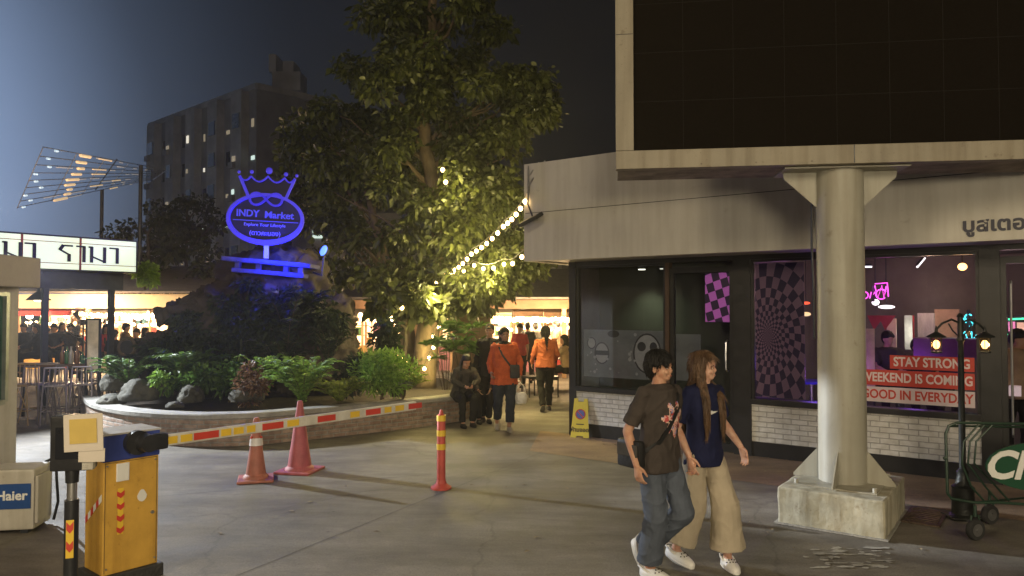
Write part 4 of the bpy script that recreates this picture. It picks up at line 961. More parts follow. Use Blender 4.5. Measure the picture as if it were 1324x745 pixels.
for k in range(2):
    zc = P(0,688,rd).z+.06-k*.12
    MB().prism([(-.02,-.02),(0,-.045),(.02,-.02),(.02,.03),(0,.005),(-.02,.03)], sa, UP, V((rx,rd,zc))+sn*.0446, sn*.001).build('chevron', M_red, ck, True)
# barrier
M_ygate = mat('yellow_paint', (.60,.35,.06), .5, var=.14, scale=5, bump=.12, streak=.55); M_blue = mat('blue_paint', (.035,.06,.28), .5, var=.2, scale=5, bump=.1, streak=.4); M_bplinth = mat('black_plinth', (.03,.03,.03), .7, var=.4, scale=8, bump=.5)
M_whp = mat('white_paint', (.62,.60,.53), .5, var=.12, scale=6, bump=.1, streak=.3)
be = P(547,524,7.35); bh = P(196,575,5.28)
bd_ = V((be.x-bh.x, be.y-bh.y, 0)); blen = bd_.length; bu = bd_.normalized(); bn = V((bu.y,-bu.x,0))      # along boom; outward front-right
cc = V((P(166,0,5.55).x, 5.5, 0))
cm = Matrix(((bu.x,-bn.x,0,cc.x),(bu.y,-bn.y,0,cc.y),(0,0,1,0),(0,0,0,1)))       # local x along boom, y = away from front face
t = thing('barrier_gate', 'yellow barrier gate cabinet with blue top and striped boom lowered across the lane', 'barrier', tuple(cc))
hw, hd_ = .195, .155
z1 = P(0,592,5.4).z; z2 = P(0,556,5.5).z
MB().bbox(-hw-.035,hw+.035,-hd_-.03,hd_+.03,0,.095,.01,cm).build('plinth', M_bplinth, t, True)
cab = MB().bbox(-hw,hw,-hd_,hd_,.095,z1,.008,cm).build('cabinet', M_ygate, t, True)
MB().bbox(-hw-.006,hw+.006,-hd_-.006,hd_+.006,z1,z2,.01,cm).build('top_housing', M_blue, t, True)
MB().box(-hw-.012,hw+.012,-hd_-.012,hd_+.012,z2,z2+.012,cm).build('lid', M_booth, t, True)
hz = bh.z; 
hub = MB(); hub.cyl(cm @ V((.02,-hd_-.006,hz)), cm @ V((.02,-hd_-.06,hz)), .088, .088, 24); hub.build('arm_hub', M_blk, t, True, smooth='auto')
MB().cyl(cm @ V((.06,-hd_-.06,hz)), cm @ V((.06,-hd_-.16,hz)), .068, .062, 24).build('arm_hub', M_blk, t, True, smooth='auto')
MB().bbox(.02,.20,-hd_-.15,-hd_-.07,hz-.058,hz+.058,.02,cm).build('arm_clamp', M_blk, t, True)
a0 = cm @ V((.12,-hd_-.11,hz)); 
bm2 = Matrix(((bu.x,-bn.x,0,a0.x),(bu.y,-bn.y,0,a0.y),(0,0,1,a0.z),(0,0,0,1)))
blen2 = (V((be.x,be.y,0))-V((a0.x,a0.y,0))).length
boom = MB().bbox(0,blen2,-.02,.02,-.042,.042,.008,bm2).build('boom', M_whp, t, True)
def bx_at(px):     # distance along boom for a photo x
    k = (px-CX)/FPX; return (a0.y*k-a0.x)/(bu.x-bu.y*k)
for (x0,x1,c) in [(218,230,'y'),(234,249,'y'),(251,283,'r'),(286,299,'y'),(302,315,'y'),(319,330,'y'),(339,366,'r'),(371,386,'y'),(410,433,'r'),(452,464,'y'),(472,491,'r'),(496,505,'y'),(510,521,'y'),(527,544,'r')]:
    s0, s1 = bx_at(x0), bx_at(x1)
    MB().box(s0,s1,-.0225,-.0205,-.027,.027,bm2).build('reflector', M_yel if c == 'y' else M_red, boom, True)
sc = MB()
for x, z in ((-.17,.14),(.17,.14),(-.17,z1-.03),(.17,z1-.03)): sc.cyl(cm @ V((x,-hd_-.001,z)), cm @ V((x,-hd_-.006,z)), .007, .007, 8)
sc.build('screws', M_steel, cab, True)
dl = MB(); dl.box(-hw+.012,hw-.012,-hd_-.0008,-hd_,z1-.012,z1-.009,cm); dl.box(-hw+.012,-hw+.015,-hd_-.0008,-hd_,.11,z1-.009,cm); dl.box(hw-.015,hw-.012,-hd_-.0008,-hd_,.11,z1-.009,cm); dl.build('door_seam', M_blk, cab, True)
MB().cyl(cm @ V((.15,-hd_-.001,.48)), cm @ V((.15,-hd_-.012,.48)), .014, .012, 12).build('lock', M_steel, cab, True)
lb = MB().bbox(-.13+.02,-.05+.03,-hd_-.012,-hd_,z1-.15,z1-.02,.006,cm).build('key_box', M_white, t, True)
for k in range(4):
    zc = z1-.24-k*.085
    MB().prism([(-.026,-.012),(0,-.032),(.026,-.012),(.026,.022),(0,.005),(-.026,.022)], bu, UP, cm @ V((-.075,-hd_-.001,zc)), bn*.002).build('chevron', M_red, cab, True)
MB().box(-.095,-.055,-hd_-.0006,-hd_,z1-.53,z1-.2,cm).build('sticker', M_yel, cab, True)
MB().prism([(.035*math.cos(a)*(1 if math.sin(a)<0.3 else .8), .045*math.sin(a)) for a in [k*6.283/12 for k in range(12)]], bu, UP, cm @ V((.075,-hd_-.001,z1-.28)), bn*.002).build('round_label', M_white, cab, True)
for k in range(6):
    y0 = -hd_+.02+k*.046; zc = z1-.48+.034*(6-k)
    MB().prism([(0,0),(.046,-.034),(.046,.016),(0,.05)], V((-bn.x,-bn.y,0)), UP, cm @ V((-hw-.001,y0,zc)), -bu*.002).build('stripe', M_red if k % 2 else M_white, cab, True)
# cones
def conemat(n_, c): return mat(n_, c, .6, var=.22, scale=7, bump=.15, bscale=40, streak=.45)
M_cor = conemat('faded_orange_plastic', (.42,.15,.105)); M_cpk = conemat('faded_pink_plastic', (.42,.105,.125)); M_refl = mat('reflective_band', (.72,.70,.70), .35, var=.15, bump=0)
M_rubber = mat('dirty_rubber_base', (.30,.13,.10), .8, var=.3)
def cone(label, loc, h, r, m, bands, rz):
    t = thing('traffic_cone', label, 'traffic cone', tuple(loc), rz, 'traffic cones beside the barrier boom')
    b = MB(); w = r+.075
    b.bbox(-w,w,-w,w,0,.03,.012); b.build('base', m if bands == 0 else m, t)
    MB().lathe([(r+.02,.03),(r+.015,.05),(r-.012,.075),(r*.62,h*.45),(.038,h*.93),(.034,h-.02),(.026,h),(.018,h)], n=28).build('cone_body', m, t, smooth='auto')
    for z0, z1 in ([(h*.56,h*.68)] if bands else []):
        rr = lambda z: (r-.012)+(.038-(r-.012))*((z-.075)/(h*.93-.075))
        MB().lathe([(rr(z0)+.006,z0),(rr(z1)+.006,z1)], n=28, cap=False).build('reflective_band', M_refl, t, smooth='auto')
    return t
c1, c2 = G(333,619), G(389,608)
T1 = cone('faded orange cone with a white band and two red lamps, left of the pink one', c1, .72, .125, M_cor, 1, .3)
for a in (-.8,.9): MB().ell((.072*math.sin(a), -.072*math.cos(a), .50), .016).build('marker_lamp', M_red, T1, smooth=True)
T2 = cone('taller faded pink cone standing under the striped boom', c2, .86, .155, M_cpk, 0, -.2)
for a in (-.2,.25): MB().prism([(.012*math.cos(k), .018*math.sin(k)) for k in range(6)], V((math.cos(a),math.sin(a),0)), UP, V((.068*math.sin(a),-.070*math.cos(a),.56)), V((0,-.003,0))).build('sticker', M_refl, T2)
bo = G(571,630); t = thing('bollard', 'red flexible bollard with yellow reflective bands standing alone in the lane', 'bollard', tuple(bo))
M_bol = conemat('faded_red_plastic', (.55,.09,.07)); MB().lathe([(.115,0),(.115,.02),(.09,.035),(.06,.06),(.05,.10)], n=24).build('base', M_bol, t, smooth='auto')
MB().lathe([(.048,.10),(.046,.78),(.040,.81),(.022,.825),(.018,.86),(.008,.87)], n=24).build('post', M_bol, t, smooth='auto')
for z in (.43,.58,.745): MB().lathe([(.0505,z),(.0505,z+.065)], n=24, cap=False).build('reflective_band', M_yel, t, smooth='auto')
# ---- lit bar sign and bar
M_lsign = emit('lightbox_face', (.74,.86,.66), .78); M_lred = mat('red_frame_line', (.35,.10,.08), .5, bump=0); M_dkletter = mat('dark_letter', (.03,.03,.05), .5, bump=0)
sR = V((P(175,0,15.0).x,15.0,0)); sL = V((P(0,0,13.1).x,13.1,0)) + (V((P(0,0,13.1).x,13.1,0))-sR)*.25
su = (sR-sL).normalized(); sn_ = V((su.y,-su.x,0)); SZ0, SZ1 = 2.73, 3.34
sm = Matrix(((su.x,-sn_.x,0,sR.x),(su.y,-sn_.y,0,sR.y),(0,0,1,0),(0,0,0,1)))       # x negative to the left, y behind
t = thing('lightbox_sign', 'glowing pale green lightbox sign with dark lettering above the bar', 'sign', tuple(sR))
SL = (sR-sL).length
MB().box(-SL,0,0,.16,SZ0,SZ1,sm).build('lightbox', M_lsign, t, True)
e = MB(); e.box(-SL-.03,.03,-.01,.17,SZ1,SZ1+.03,sm); e.box(-SL-.03,.03,-.01,.17,SZ0-.03,SZ0,sm); e.box(.0,.03,-.01,.17,SZ0,SZ1,sm); e.build('frame', M_dkmetal, t, True)
def sx_at(px): k = (px-CX)/FPX; return (sR.y*k-sR.x)/(su.x-su.y*k)
ln = MB()
for px in (27,103): x = sx_at(px); ln.box(x-.02,x+.02,-.006,-.001,SZ0,SZ1,sm)
for z in (SZ0+.11,SZ1-.10): ln.box(-SL,-.0,-.005,-.001,z-.006,z+.006,sm)
ln.build('frame_lines', M_lred, t, True)
def sfr(x, y, o): return sm @ V((x, -o, SZ0+.16+y*.29))
def glyph(px0, px1, strokes):
    x0, x1 = sx_at(px0), sx_at(px1); g_ = MB()
    for pl in strokes:
        for a, b_ in zip(pl, pl[1:]):
            A_, B__ = sfr(x0+(x1-x0)*a[0], a[1], .008), sfr(x0+(x1-x0)*b_[0], b_[1], .008)
            d_ = (B__-A_).normalized(); n_ = d_.cross(sn_).normalized(); w_ = .030 if abs(d_.z) > .7 else .016
            q = [A_+n_*w_-d_*.012, B__+n_*w_+d_*.012, B__-n_*w_+d_*.012, A_-n_*w_-d_*.012]
            g_.add(q+[v+sn_*.012 for v in q], [(0,1,2,3),(7,6,5,4),(0,4,5,1),(1,5,6,2),(2,6,7,3),(3,7,4,0)])
    g_.build('lettering', M_dkletter, t, True)
G_r = [[(1.0,1.0),(.25,1.0),(0,.72),(.75,.42),(.75,0)]]; G_a = [[(0,1.0),(.85,1.0),(.85,0)]]; G_m = [[(0,1.0),(.15,1.0),(.15,0)],[(.15,.38),(.95,.04)],[(.95,1.0),(.95,0)]]
for x0, x1, gl in ((2,26,G_m),(31,45,G_a),(76,92,G_r),(98,109,G_a),(114,135,G_m),(141,152,G_a)): glyph(x0, x1, gl)
t = thing('bar_shelter', 'dark flat roofed bar shelter on thin posts under the lightbox sign', 'shelter', tuple(sR))
MB().box(-SL,-.15,.2,.32,2.36,2.70,sm).build('beam', M_dkmetal, t, True)
MB().box(-SL,-.1,.17,4.4,2.70,2.76,sm).build('roof', M_dkmetal, t, True)
for px in (152,66): x = sx_at(px); MB().box(x-.05,x+.05,.22,.32,0,2.36,sm).build('post', M_dkmetal, t, True)
M_wood = mat('bar_wood', (.16,.085,.05), .5, var=.35, scale=4, stretch=(1,6,6)); M_ywood = mat('yellow_wood', (.45,.30,.13), .55, var=.2); M_wmet = mat('white_metal_frame', (.30,.26,.27), .4, .2, var=.1, bump=0)
# tall bar tables
def bartable(label, px, py, d, w, rz):
    q = P(px,py,d); t = thing('bar_table', label, 'table', (q.x,q.y,0), rz, 'tall bar tables')
    MB().bbox(-w,w,-.28,.28,q.z-.04,q.z,.01).build('tabletop', M_wood, t)
    for x in (-w+.08,w-.08):
        for y in (-.22,.22): MB().box(x-.02,x+.02,y-.02,y+.02,0,q.z-.04).build('leg', M_dkmetal, t)
bartable('long dark wooden bar table behind the pale stools', 72, 470, 13.4, .75, .05)
bartable('shorter dark bar table behind the lit panel', 135, 478, 14.2, .4, .1)
def stool(label, px, py, rz, m, h=.98, w=.2):
    q = G(px,py); t = thing('bar_stool', label, 'bar stool', tuple(q), rz, 'tall stools at the bar table')
    MB().bbox(-w*.8,w*.8,-w*.8,w*.8,.66,.69,.008).build('seat', m, t)
    for sx in (-1,1):
        for sy in (-1,1): MB().cyl((sx*w,sy*w,0),(sx*w*.75,sy*w*.75,.66 if sy<0 else h),.013,.013,8).build('leg', m, t)
    bk = MB(); bk.cyl((-w*.75,w*.75,h),(w*.75,w*.75,h),.014,.014,8); 
    for x in (-.08,0,.08): bk.cyl((x,w*.78,.68),(x*.9,w*.75,h),.008,.008,6)
    bk.build('backrest', m, t)
    br_ = MB()
    for k in range(3): br_.cyl((-w*.9+k*w*.6,-w*.95,.05),(-w*.4+k*w*.6,-w*.8,.64),.009,.009,6)
    for k in range(2): br_.cyl((w*.9-k*w*.8,-w*.96,.27),(w*.2-k*w*.5,-w*.83,.62),.008,.008,6)
    br_.build('slanting_bars', m, t)
    f_ = MB()
    for a, b_ in (((-1,-1),(1,-1)),((1,-1),(1,1)),((1,1),(-1,1)),((-1,1),(-1,-1))): f_.cyl((a[0]*w*.93,a[1]*w*.93,.25),(b_[0]*w*.93,b_[1]*w*.93,.25),.009,.009,6)
    f_.build('footrest', m, t); return t
stool('yellow wooden bar stool nearest the guard booth', 28, 548, .2, M_ywood, 1.02, .22)
stool('white metal stool just right of the yellow wooden one', 52, 546, 2.9, M_wmet)
stool('white metal stool with slanting back bars second from the yellow one', 75, 549, 3.5, M_wmet)
stool('white metal stool in the middle of the row', 92, 544, 2.7, M_wmet)
stool('white metal stool at the right end of the row near the planter', 112, 546, 3.3, M_wmet)
stool('white metal stool tucked behind the row beside the planter end', 125, 538, 3.0, M_wmet)
# lit panel, fan, bottles, wok stand
q = G(121,545); z0, z1 = P(0,478,12.9).z, P(0,414,12.9).z; xx = P(121,0,12.9).x
t = thing('menu_stand', 'tall narrow dark framed menu board standing between bar tables', 'menu board', (xx,12.9,0))
MB().box(xx-.1,xx+.1,12.9,12.93,z0,z1).build('board', mat('cream_board',(.6,.52,.42),.6,bump=0), t, True)
f = MB(); f.box(xx-.13,xx-.1,12.89,12.94,0,z1+.03); f.box(xx+.1,xx+.13,12.89,12.94,0,z1+.03); f.box(xx-.1,xx+.1,12.89,12.94,z1,z1+.03); f.box(xx-.1,xx+.1,12.89,12.94,z0-.03,z0); f.build('frame', M_dkmetal, t, True)
q = P(105,417,16.5); t = thing('standing_fan', 'large grey standing fan turned toward the bar crowd', 'fan', (q.x,q.y,0))
fg = MB()
for k in range(24): a = k*math.pi/12; fg.tube([q+V((0,-.05,0)), q+V((.2*math.cos(a),-.09,.2*math.sin(a))), q+V((.34*math.cos(a),0,.34*math.sin(a)))], .004, 4)
for r_ in (.12,.2,.28,.34): fg.tube([q+V((r_*math.cos(k*.2618), -.07 if r_<.3 else 0, r_*math.sin(k*.2618))) for k in range(25)], .006, 5)
fg.build('cage', M_steel, t, True)
for k in range(3): a = k*2.094; MB().add([q+V((0,.0,0)), q+V((.29*math.cos(a-.35),-.02,.29*math.sin(a-.35))), q+V((.3*math.cos(a+.35),.04,.3*math.sin(a+.35)))], [(0,1,2)]).build('blade', mat('fan_blade',(.28,.30,.34),.4,bump=0), t, True)
MB().cyl(q+V((0,.02,0)), q+V((0,.18,0)), .07,.06,12).build('motor', M_blk, t, True); MB().cyl(q+V((0,.1,0)), (q.x,q.y+.1,0), .02,.02,8).build('pole', M_dkmetal, t, True); MB().cyl((q.x,q.y+.1,0),(q.x,q.y+.1,.04),.22,.2,16).build('base', M_dkmetal, t, True)
M_bot = [mat('bottle_brown',(.25,.10,.03),.2,bump=0), mat('bottle_green',(.05,.2,.08),.2,bump=0), mat('bottle_clear',(.5,.5,.45),.2,bump=0)]
for k,(px,lb) in enumerate([(82,'tall brown bottle at the left of the bar table'),(88,'green bottle second from the left on the bar table'),(93,'clear bottle in the middle of the bar table'),(101,'brown bottle right of the clear one on the bar table'),(108,'short clear bottle at the right end of the bar table')]):
    q = P(px,470,13.4); o = MB().lathe([(.03,0),(.032,.02),(.032,.14),(.013,.19),(.012,.24),(.0,.241)], n=12).build('bottle', M_bot[k%3], None, smooth='auto'); o.location = q+V((0,0,.0)); o.scale = (1.3,1.3,1.3 if k<4 else .9); tag(o, lb, 'bottle', 'bottles on the bar table')
q = P(165,449,13.6); t = thing('round_mirror', 'small round dark framed disc leaning above the left planter plants', 'disc', (q.x,q.y,.4))
rr_ = MB(); rr_.tube([q+V((.15*math.cos(k*.314),0,.17*math.sin(k*.314))) for k in range(21)], .03, 6); rr_.build('rim', M_stem, t, True); MB().cyl(q+V((0,.0,0)), q+V((0,.03,0)), .13,.13,20).build('face', M_blk, t, True); MB().cyl(q-V((0,0,.17)), (q.x,q.y,.3), .02,.02,6).build('stake', M_stem, t, True)
# ================================================================ shop building, billboard, lamp, cart
M_fasc = mat('fascia_panel', (.54,.515,.45), .65, var=.08, scale=1.3, bump=.06, bscale=12, streak=.22); M_bframe = mat('black_frame', (.022,.022,.022), .35, var=.2, scale=8, bump=.05)
M_wbrick = brickmat('white_brick', (.66,.65,.62), (.60,.59,.56), (.40,.39,.37), bw=.21, bh=.068, msize=.006, painted=True)
M_sglass = glassmat('shop_glass', (.86,.86,.88), .3)
shop = thing('shop_building', 'corner shop with white fascia and black framed glass front beside the lane', 'shop', tuple(FO), math.atan2(FU.y, FU.x))
LB = Matrix.Rotation(-math.atan2(FU.y, FU.x), 4, 'Z') @ FM; LB.translation = (0,0,0)     # (s,o,z)->local of shop
def sbox(name, s0,s1,o0,o1,z0,z1, m, parent=None, r=None):
    mb = MB(); (mb.bbox(s0,s1,o0,o1,z0,z1,r,LB) if r else mb.box(s0,s1,o0,o1,z0,z1,LB)); return mb.build(name, m, parent or shop)
SE = 11.0
# fascia with soffit; joint line, lettering
fa = sbox('fascia', -.30,SE,.78,.90,2.70,4.17, M_fasc)
sbox('fascia_return', -.30,-.18,-4.9,.78,2.70,4.17, M_fasc)
sbox('soffit', -.18,SE,.0,.78,2.72,2.76, M_booth2)
sbox('roof', -.18,SE,-5.0,.78,3.0,3.08, M_dkmetal)
sbox('fascia_joint', -.28,SE,.9005,.903,3.42,3.428, M_blk, fa)
text('บูสเตอร์', .20, .006, M_dkletter, fa, plane_matrix(F(5.36,.906,2.865), FU, FN), bold=.006, sx=1.05, align='LEFT')
# structural frame
sbox('corner_post', -.02,.10,-.12,.06,.0,2.72, M_bframe)
sbox('header', .10,SE,-.08,.05,2.655,2.72, M_bframe)
sbox('pillar', 2.60,2.84,-.12,.06,0,2.655, M_bframe)
sbox('pillar', 5.46,5.66,-.12,.06,0,2.655, M_bframe)
sbox('mullion', 1.60,1.66,-.08,.05,.2,2.655, mat('brown_mullion',(.07,.04,.02),.5,bump=0))
for s0, s1 in ((.10,1.60),(2.84,5.46)):
    o = sbox('brick_wall', s0,s1,-.10,.035,.20,.70, M_wbrick); uvset(o, lambda c, n: (c.x, c.z))
    sbox('plinth', s0,s1,-.10,.045,0,.198, M_bframe); sbox('sill', s0,s1,-.10,.075,.702,.775, M_bframe, r=.006)
# windows
w0 = sbox('window', .10,1.60,-.02,-.012,.775,2.655, M_sglass); w1 = sbox('window', 2.84,5.46,-.02,-.012,.775,2.655, M_sglass)
for w_, s0, s1 in ((w0,.10,1.60),(w1,2.84,5.46)):
    f = MB(); f.box(s0,s0+.035,-.04,.03,.775,2.655,LB); f.box(s1-.035,s1,-.04,.03,.775,2.655,LB); f.box(s0+.035,s1-.035,-.04,.03,2.62,2.655,LB); f.build('window_frame', M_bframe, w_)
sbox('mullion', 4.10,4.15,-.04,.03,.775,2.655, M_bframe)
# doors
def door(s0, s1, hs, mh, zh0, zh1):
    d = sbox('door', s0+.06,s1-.06,-.03,-.022,.12,2.5, M_sglass)
    f = MB(); f.box(s0,s0+.06,-.06,.02,.02,2.58,LB); f.box(s1-.06,s1,-.06,.02,.02,2.58,LB); f.box(s0+.06,s1-.06,-.06,.02,2.5,2.58,LB); f.box(s0+.06,s1-.06,-.06,.02,.02,.12,LB); f.build('door_frame', M_bframe, d)
    h = MB(); h.tube([LB @ V(v) for v in ((hs,.0,zh0),(hs,.06,zh0+.03),(hs,.07,(zh0+zh1)/2),(hs,.06,zh1-.03),(hs,.0,zh1))], .013, 8); h.build('handle', mh, d, smooth='auto')
door(1.66,2.60,2.50,M_steel,1.12,1.55); door(5.66,6.60,5.76,M_steel,.55,2.3); door(6.60,7.55,7.45,M_steel,.9,1.6)
sbox('window', 7.55,SE,-.02,-.012,.3,2.655, M_sglass)
# shell of the room
M_int = mat('interior_wall', (.15,.13,.125), .8, var=.25, scale=2, bump=.1); M_intc = mat('interior_ceiling', (.055,.05,.06), .9, var=.3, scale=2, bump=.2); M_intf = mat('interior_floor', (.10,.09,.09), .5, var=.3, scale=3)
DEP = -4.8
sbox('side_wall', .0,.10,DEP,-.12,0,2.95, M_int); sbox('back_wall', .10,SE,DEP-.1,DEP,0,2.95, M_int); sbox('ceiling', .10,SE,DEP,-.12,2.9,2.95, M_intc); sbox('floor', .10,SE,DEP,-.12,0,.02, M_intf)
sbox('side_wall', SE,SE+.1,DEP,.0,0,2.95, M_int)
sbox('partition', .12,2.56,-.75,-.68,.02,2.9, mat('dark_partition', (.05,.055,.045), .6, var=.2, scale=2, bump=.1)); sbox('partition', 2.56,2.62,DEP,-.3,.02,2.9, M_int)
# grey mural strip inside left window, with faded ring shapes
M_mur = mat('mural_print', (.22,.25,.265), .7, var=.25, scale=3, bump=0); M_murl = mat('mural_light', (.44,.48,.49), .7, var=.15, scale=9, bump=0); M_murd = mat('mural_dark', (.05,.055,.06), .7, var=.15, bump=0)
mu = sbox('mural_strip', .20,1.585,-.030,-.024,.93,1.66, M_mur)
def disc(mb, s, z, rs_, rz, o, n=24, lo=None):
    a = [LB @ V((s+rs_*math.cos(k*2*math.pi/n), o, z+rz*math.sin(k*2*math.pi/n))) for k in range(n)]; mb.add(a, [tuple(range(n))])
q = MB(); disc(q,.52,1.30,.13,.17,-.0238); disc(q,.34,1.45,.08,.09,-.0238); disc(q,.72,1.60,.10,.055,-.0238); disc(q,1.28,1.32,.23,.30,-.0238); q.build('mural_shape', M_murd, mu, fix=False)
q = MB(); disc(q,.52,1.30,.11,.15,-.0236); disc(q,.34,1.45,.065,.075,-.0236); disc(q,1.28,1.32,.205,.275,-.0236)
for k in range(30): disc(q, rng.uniform(.24,1.55), rng.uniform(.97,1.6), *(2*[rng.uniform(.008,.03)]), -.0237, 10)
q.build('mural_shape', M_murl, mu, fix=False)
q = MB(); q.quad(*[LB @ V(v) for v in ((.41,-.0234,1.27),(.63,-.0234,1.27),(.63,-.0234,1.34),(.41,-.0234,1.34))]); disc(q,1.19,1.42,.07,.07,-.0234); disc(q,1.38,1.42,.06,.07,-.0234); q.build('mural_shape', M_murd, mu, fix=False)
mu = sbox('mural_strip', 1.73,2.10,-.040,-.034,.95,1.62, M_mur)
# purple checker panel on the door
def checkmat(name, c1, c2, mode, em=0):
    m, nt, N, L, b = new_mat(name); uv = N.new('ShaderNodeUVMap'); ck = N.new('ShaderNodeTexChecker')
    ck.inputs['Color1'].default_value = (*c1,1); ck.inputs['Color2'].default_value = (*c2,1)
    if mode == 'vortex':
        sp_ = N.new('ShaderNodeSeparateXYZ'); L.new(uv.outputs[0], sp_.inputs[0])
        def mth(op, a, b_=None, v=None):
            x = N.new('ShaderNodeMath'); x.operation = op
            if isinstance(a, float): x.inputs[0].default_value = a
            else: L.new(a, x.inputs[0])
            if b_ is not None: L.new(b_, x.inputs[1])
            if v is not None: x.inputs[1].default_value = v
            return x.outputs[0]
        x2 = mth('MULTIPLY', sp_.outputs[0], sp_.outputs[0]); y2 = mth('MULTIPLY', sp_.outputs[1], sp_.outputs[1]); r_ = mth('SQRT', mth('ADD', x2, y2))
        lg = mth('MULTIPLY', mth('LOGARITHM', r_, None, 2.718), None, 4.6); an = mth('MULTIPLY', mth('ARCTAN2', sp_.outputs[1], sp_.outputs[0]), None, 18/math.pi)
        tw = mth('ADD', an, mth('MULTIPLY', lg, None, .15))
        cb = N.new('ShaderNodeCombineXYZ'); L.new(lg, cb.inputs[0]); L.new(tw, cb.inputs[1]); L.new(cb.outputs[0], ck.inputs['Vector']); ck.inputs['Scale'].default_value = 1.0
    else:
        L.new(uv.outputs[0], ck.inputs['Vector']); ck.inputs['Scale'].default_value = 1
    L.new(ck.outputs[0], b.inputs['Base Color']); b.inputs['Roughness'].default_value = .45
    if em: L.new(ck.outputs[0], b.inputs['Emission Color']); b.inputs['Emission Strength'].default_value = em; m.cycles.emission_sampling = 'NONE'
    return m
q = sbox('checker_panel', 2.17,2.53,-.046,-.040,1.80,2.49, checkmat('purple_checker', (.62,.16,.60), (.04,.02,.05), 'diamond', .22)); uvset(q, lambda c, n: (c.x*9+.5*math.sin(c.z*4)+c.z*3.2, c.z*7.5-c.x*2.5))
q = sbox('vortex_panel', 2.88,3.52,-.026,-.022,.80,2.60, checkmat('vortex_checker', (.26,.15,.22), (.03,.015,.06), 'vortex', .05)); uvset(q, lambda c, n: ((c.x-3.06)*1.5+.02, (c.z-1.62)*1.0))
# red and white slogan boards on the glass
M_sred = mat('slogan_red', (.50,.04,.02), .5, var=.08, bump=0); M_swh = mat('slogan_white', (.62,.52,.54), .5, var=.06, bump=0); M_swl = mat('slogan_letter', (.70,.60,.60), .5, bump=0, var=.05)
def slogan(s0, s1, z0, z1, mb_, ml_, txt, size, sx):
    b_ = sbox('slogan_board', s0,s1,-.010,-.004,z0,z1, mb_); text(txt, size, .002, ml_, b_, plane_matrix(F((s0+s1)/2,-.001,(z0+z1)/2), FU, FN), bold=.004, sx=sx)
slogan(4.52,5.40,1.255,1.42,M_sred,M_swl,'STAY STRONG',.155,.78); slogan(4.18,5.40,1.045,1.235,M_sred,M_swl,'WEEKEND IS COMING',.155,.76); slogan(4.18,5.40,.84,1.025,M_swh,M_sred,'GOOD IN EVERYDAY',.155,.80)
# interior things
M_pink = emit('pink_neon', (1.0,.10,.75), 2.2); M_cyan = emit('cyan_neon', (.08,.85,.95), 2.6); M_green = emit('green_neon', (.06,.9,.35), 2.0); M_tube = emit('white_tube', (1,.95,.95), 2.2); M_amber = emit('amber_bulb', (1,.55,.15), 6)
SM = FM
def inside(px, py, o):      # point inside the shop seen at a pixel, o metres behind the glass (o negative)
    k = (px-CX)/FPX; b0 = FO + FN*o; s = (b0.y*k-b0.x)/(FU.x-FU.y*k); q = b0+FU*s; q.z = CH+(HY-py)/FPX*q.y; return q
def neon(label, strokes, px, py, o, sz, m):
    q = inside(px, py, o); t = thing('neon_sign', label, 'neon sign', tuple(q)); mb = MB()
    for pl in strokes: mb.tube([q+FU*x*sz+V((0,0,y*sz)) for x, y in pl], .010, 6)
    mb.build('tube', m, t, True, smooth=True); MB().box(-.02,.02,-.01,.01,-.1*sz,.9*sz).build('bracket', M_dkmetal, t) 
    return t
circ = lambda cx, cy, r, a0=0, a1=6.28, n=14: [(cx+r*math.cos(a0+(a1-a0)*i/n), cy+r*math.sin(a0+(a1-a0)*i/n)) for i in range(n+1)]
neon('pink script neon sign glowing behind the pillar in the shop', [circ(-.5,.3,.22), [(-.2,.1),(-.1,.5),(.0,.3),(.1,.5)], [(.1,.9),(.25,.1),(.5,.9),(.6,.1),(.75,.85)], circ(.45,.35,.3,.5,5.5), [(.1,1.0),(.8,1.05),(.85,.2)]], 1129,388,-3.0,.26,M_pink)
neon('cyan neon letters stacked in two rows at the right of the shop window', [circ(0,.55,.14,.6,4.7), circ(0,.28,.14,-1.6,2.4), [(-.42,.3),(-.2,.5),(-.1,.3)], [(-.4,-.45),(-.15,-.1),(-.05,-.5)], [(.1,-.1),(.12,-.5),(.35,-.15),(.4,-.5)], [(-.35,-.75),(.35,-.8)]], 1252,426,-2.6,.32,M_cyan)
for lb, a, b_, o, m in (('green neon bar upper of two over the bottle shelf',(1303,413),(1345,411),-2.4,M_green),('green neon bar lower of two under the bottle shelf',(1301,433),(1345,432),-2.4,M_green),('long white tube light on the shop ceiling',(1186,346),(1197,333),-1.6,M_tube),('short white tube light left of the neon script',(1119,345),(1128,345),-2.6,M_tube)):
    q0, q1 = inside(*a,o), inside(*b_,o); t = thing('tube_light', lb, 'tube light', tuple(q0)); MB().cyl(q0,q1,.014,.014,8).build('tube', m, t, True); MB().cyl(q0+V((0,0,.03)),q1+V((0,0,.03)),.02,.02,6).build('housing', M_dkmetal, t, True)
for lb, px, py, o, r_ in (('round white ceiling light under the pink script',1132,391,-3.6,.06),('flat oval ceiling light right of the pillar',1146,397,-3.8,.13),('amber wall lamp at the top right of the shop window',1245,345,-1.3,.055)):
    q = inside(px,py,o); t = thing('ceiling_light', lb, 'lamp', tuple(q)); MB().ell(q,(r_,r_,r_*(.25 if r_>.1 else .9)),seg=14,rings=8).build('lamp_globe', M_amber if 'amber' in lb else M_tube, t, True, smooth=True)
    MB().cyl(q+V((0,0,.02)),V((q.x,q.y,2.9)),.01,.01,6).build('stem', M_dkmetal, t, True)
q = inside(1129,462,-.5); t = thing('menu_board', 'narrow cream upright board just right of the big pillar inside the glass', 'board', tuple(q)); a = inside(1119,0,-.5); b_ = inside(1130,0,-.5)
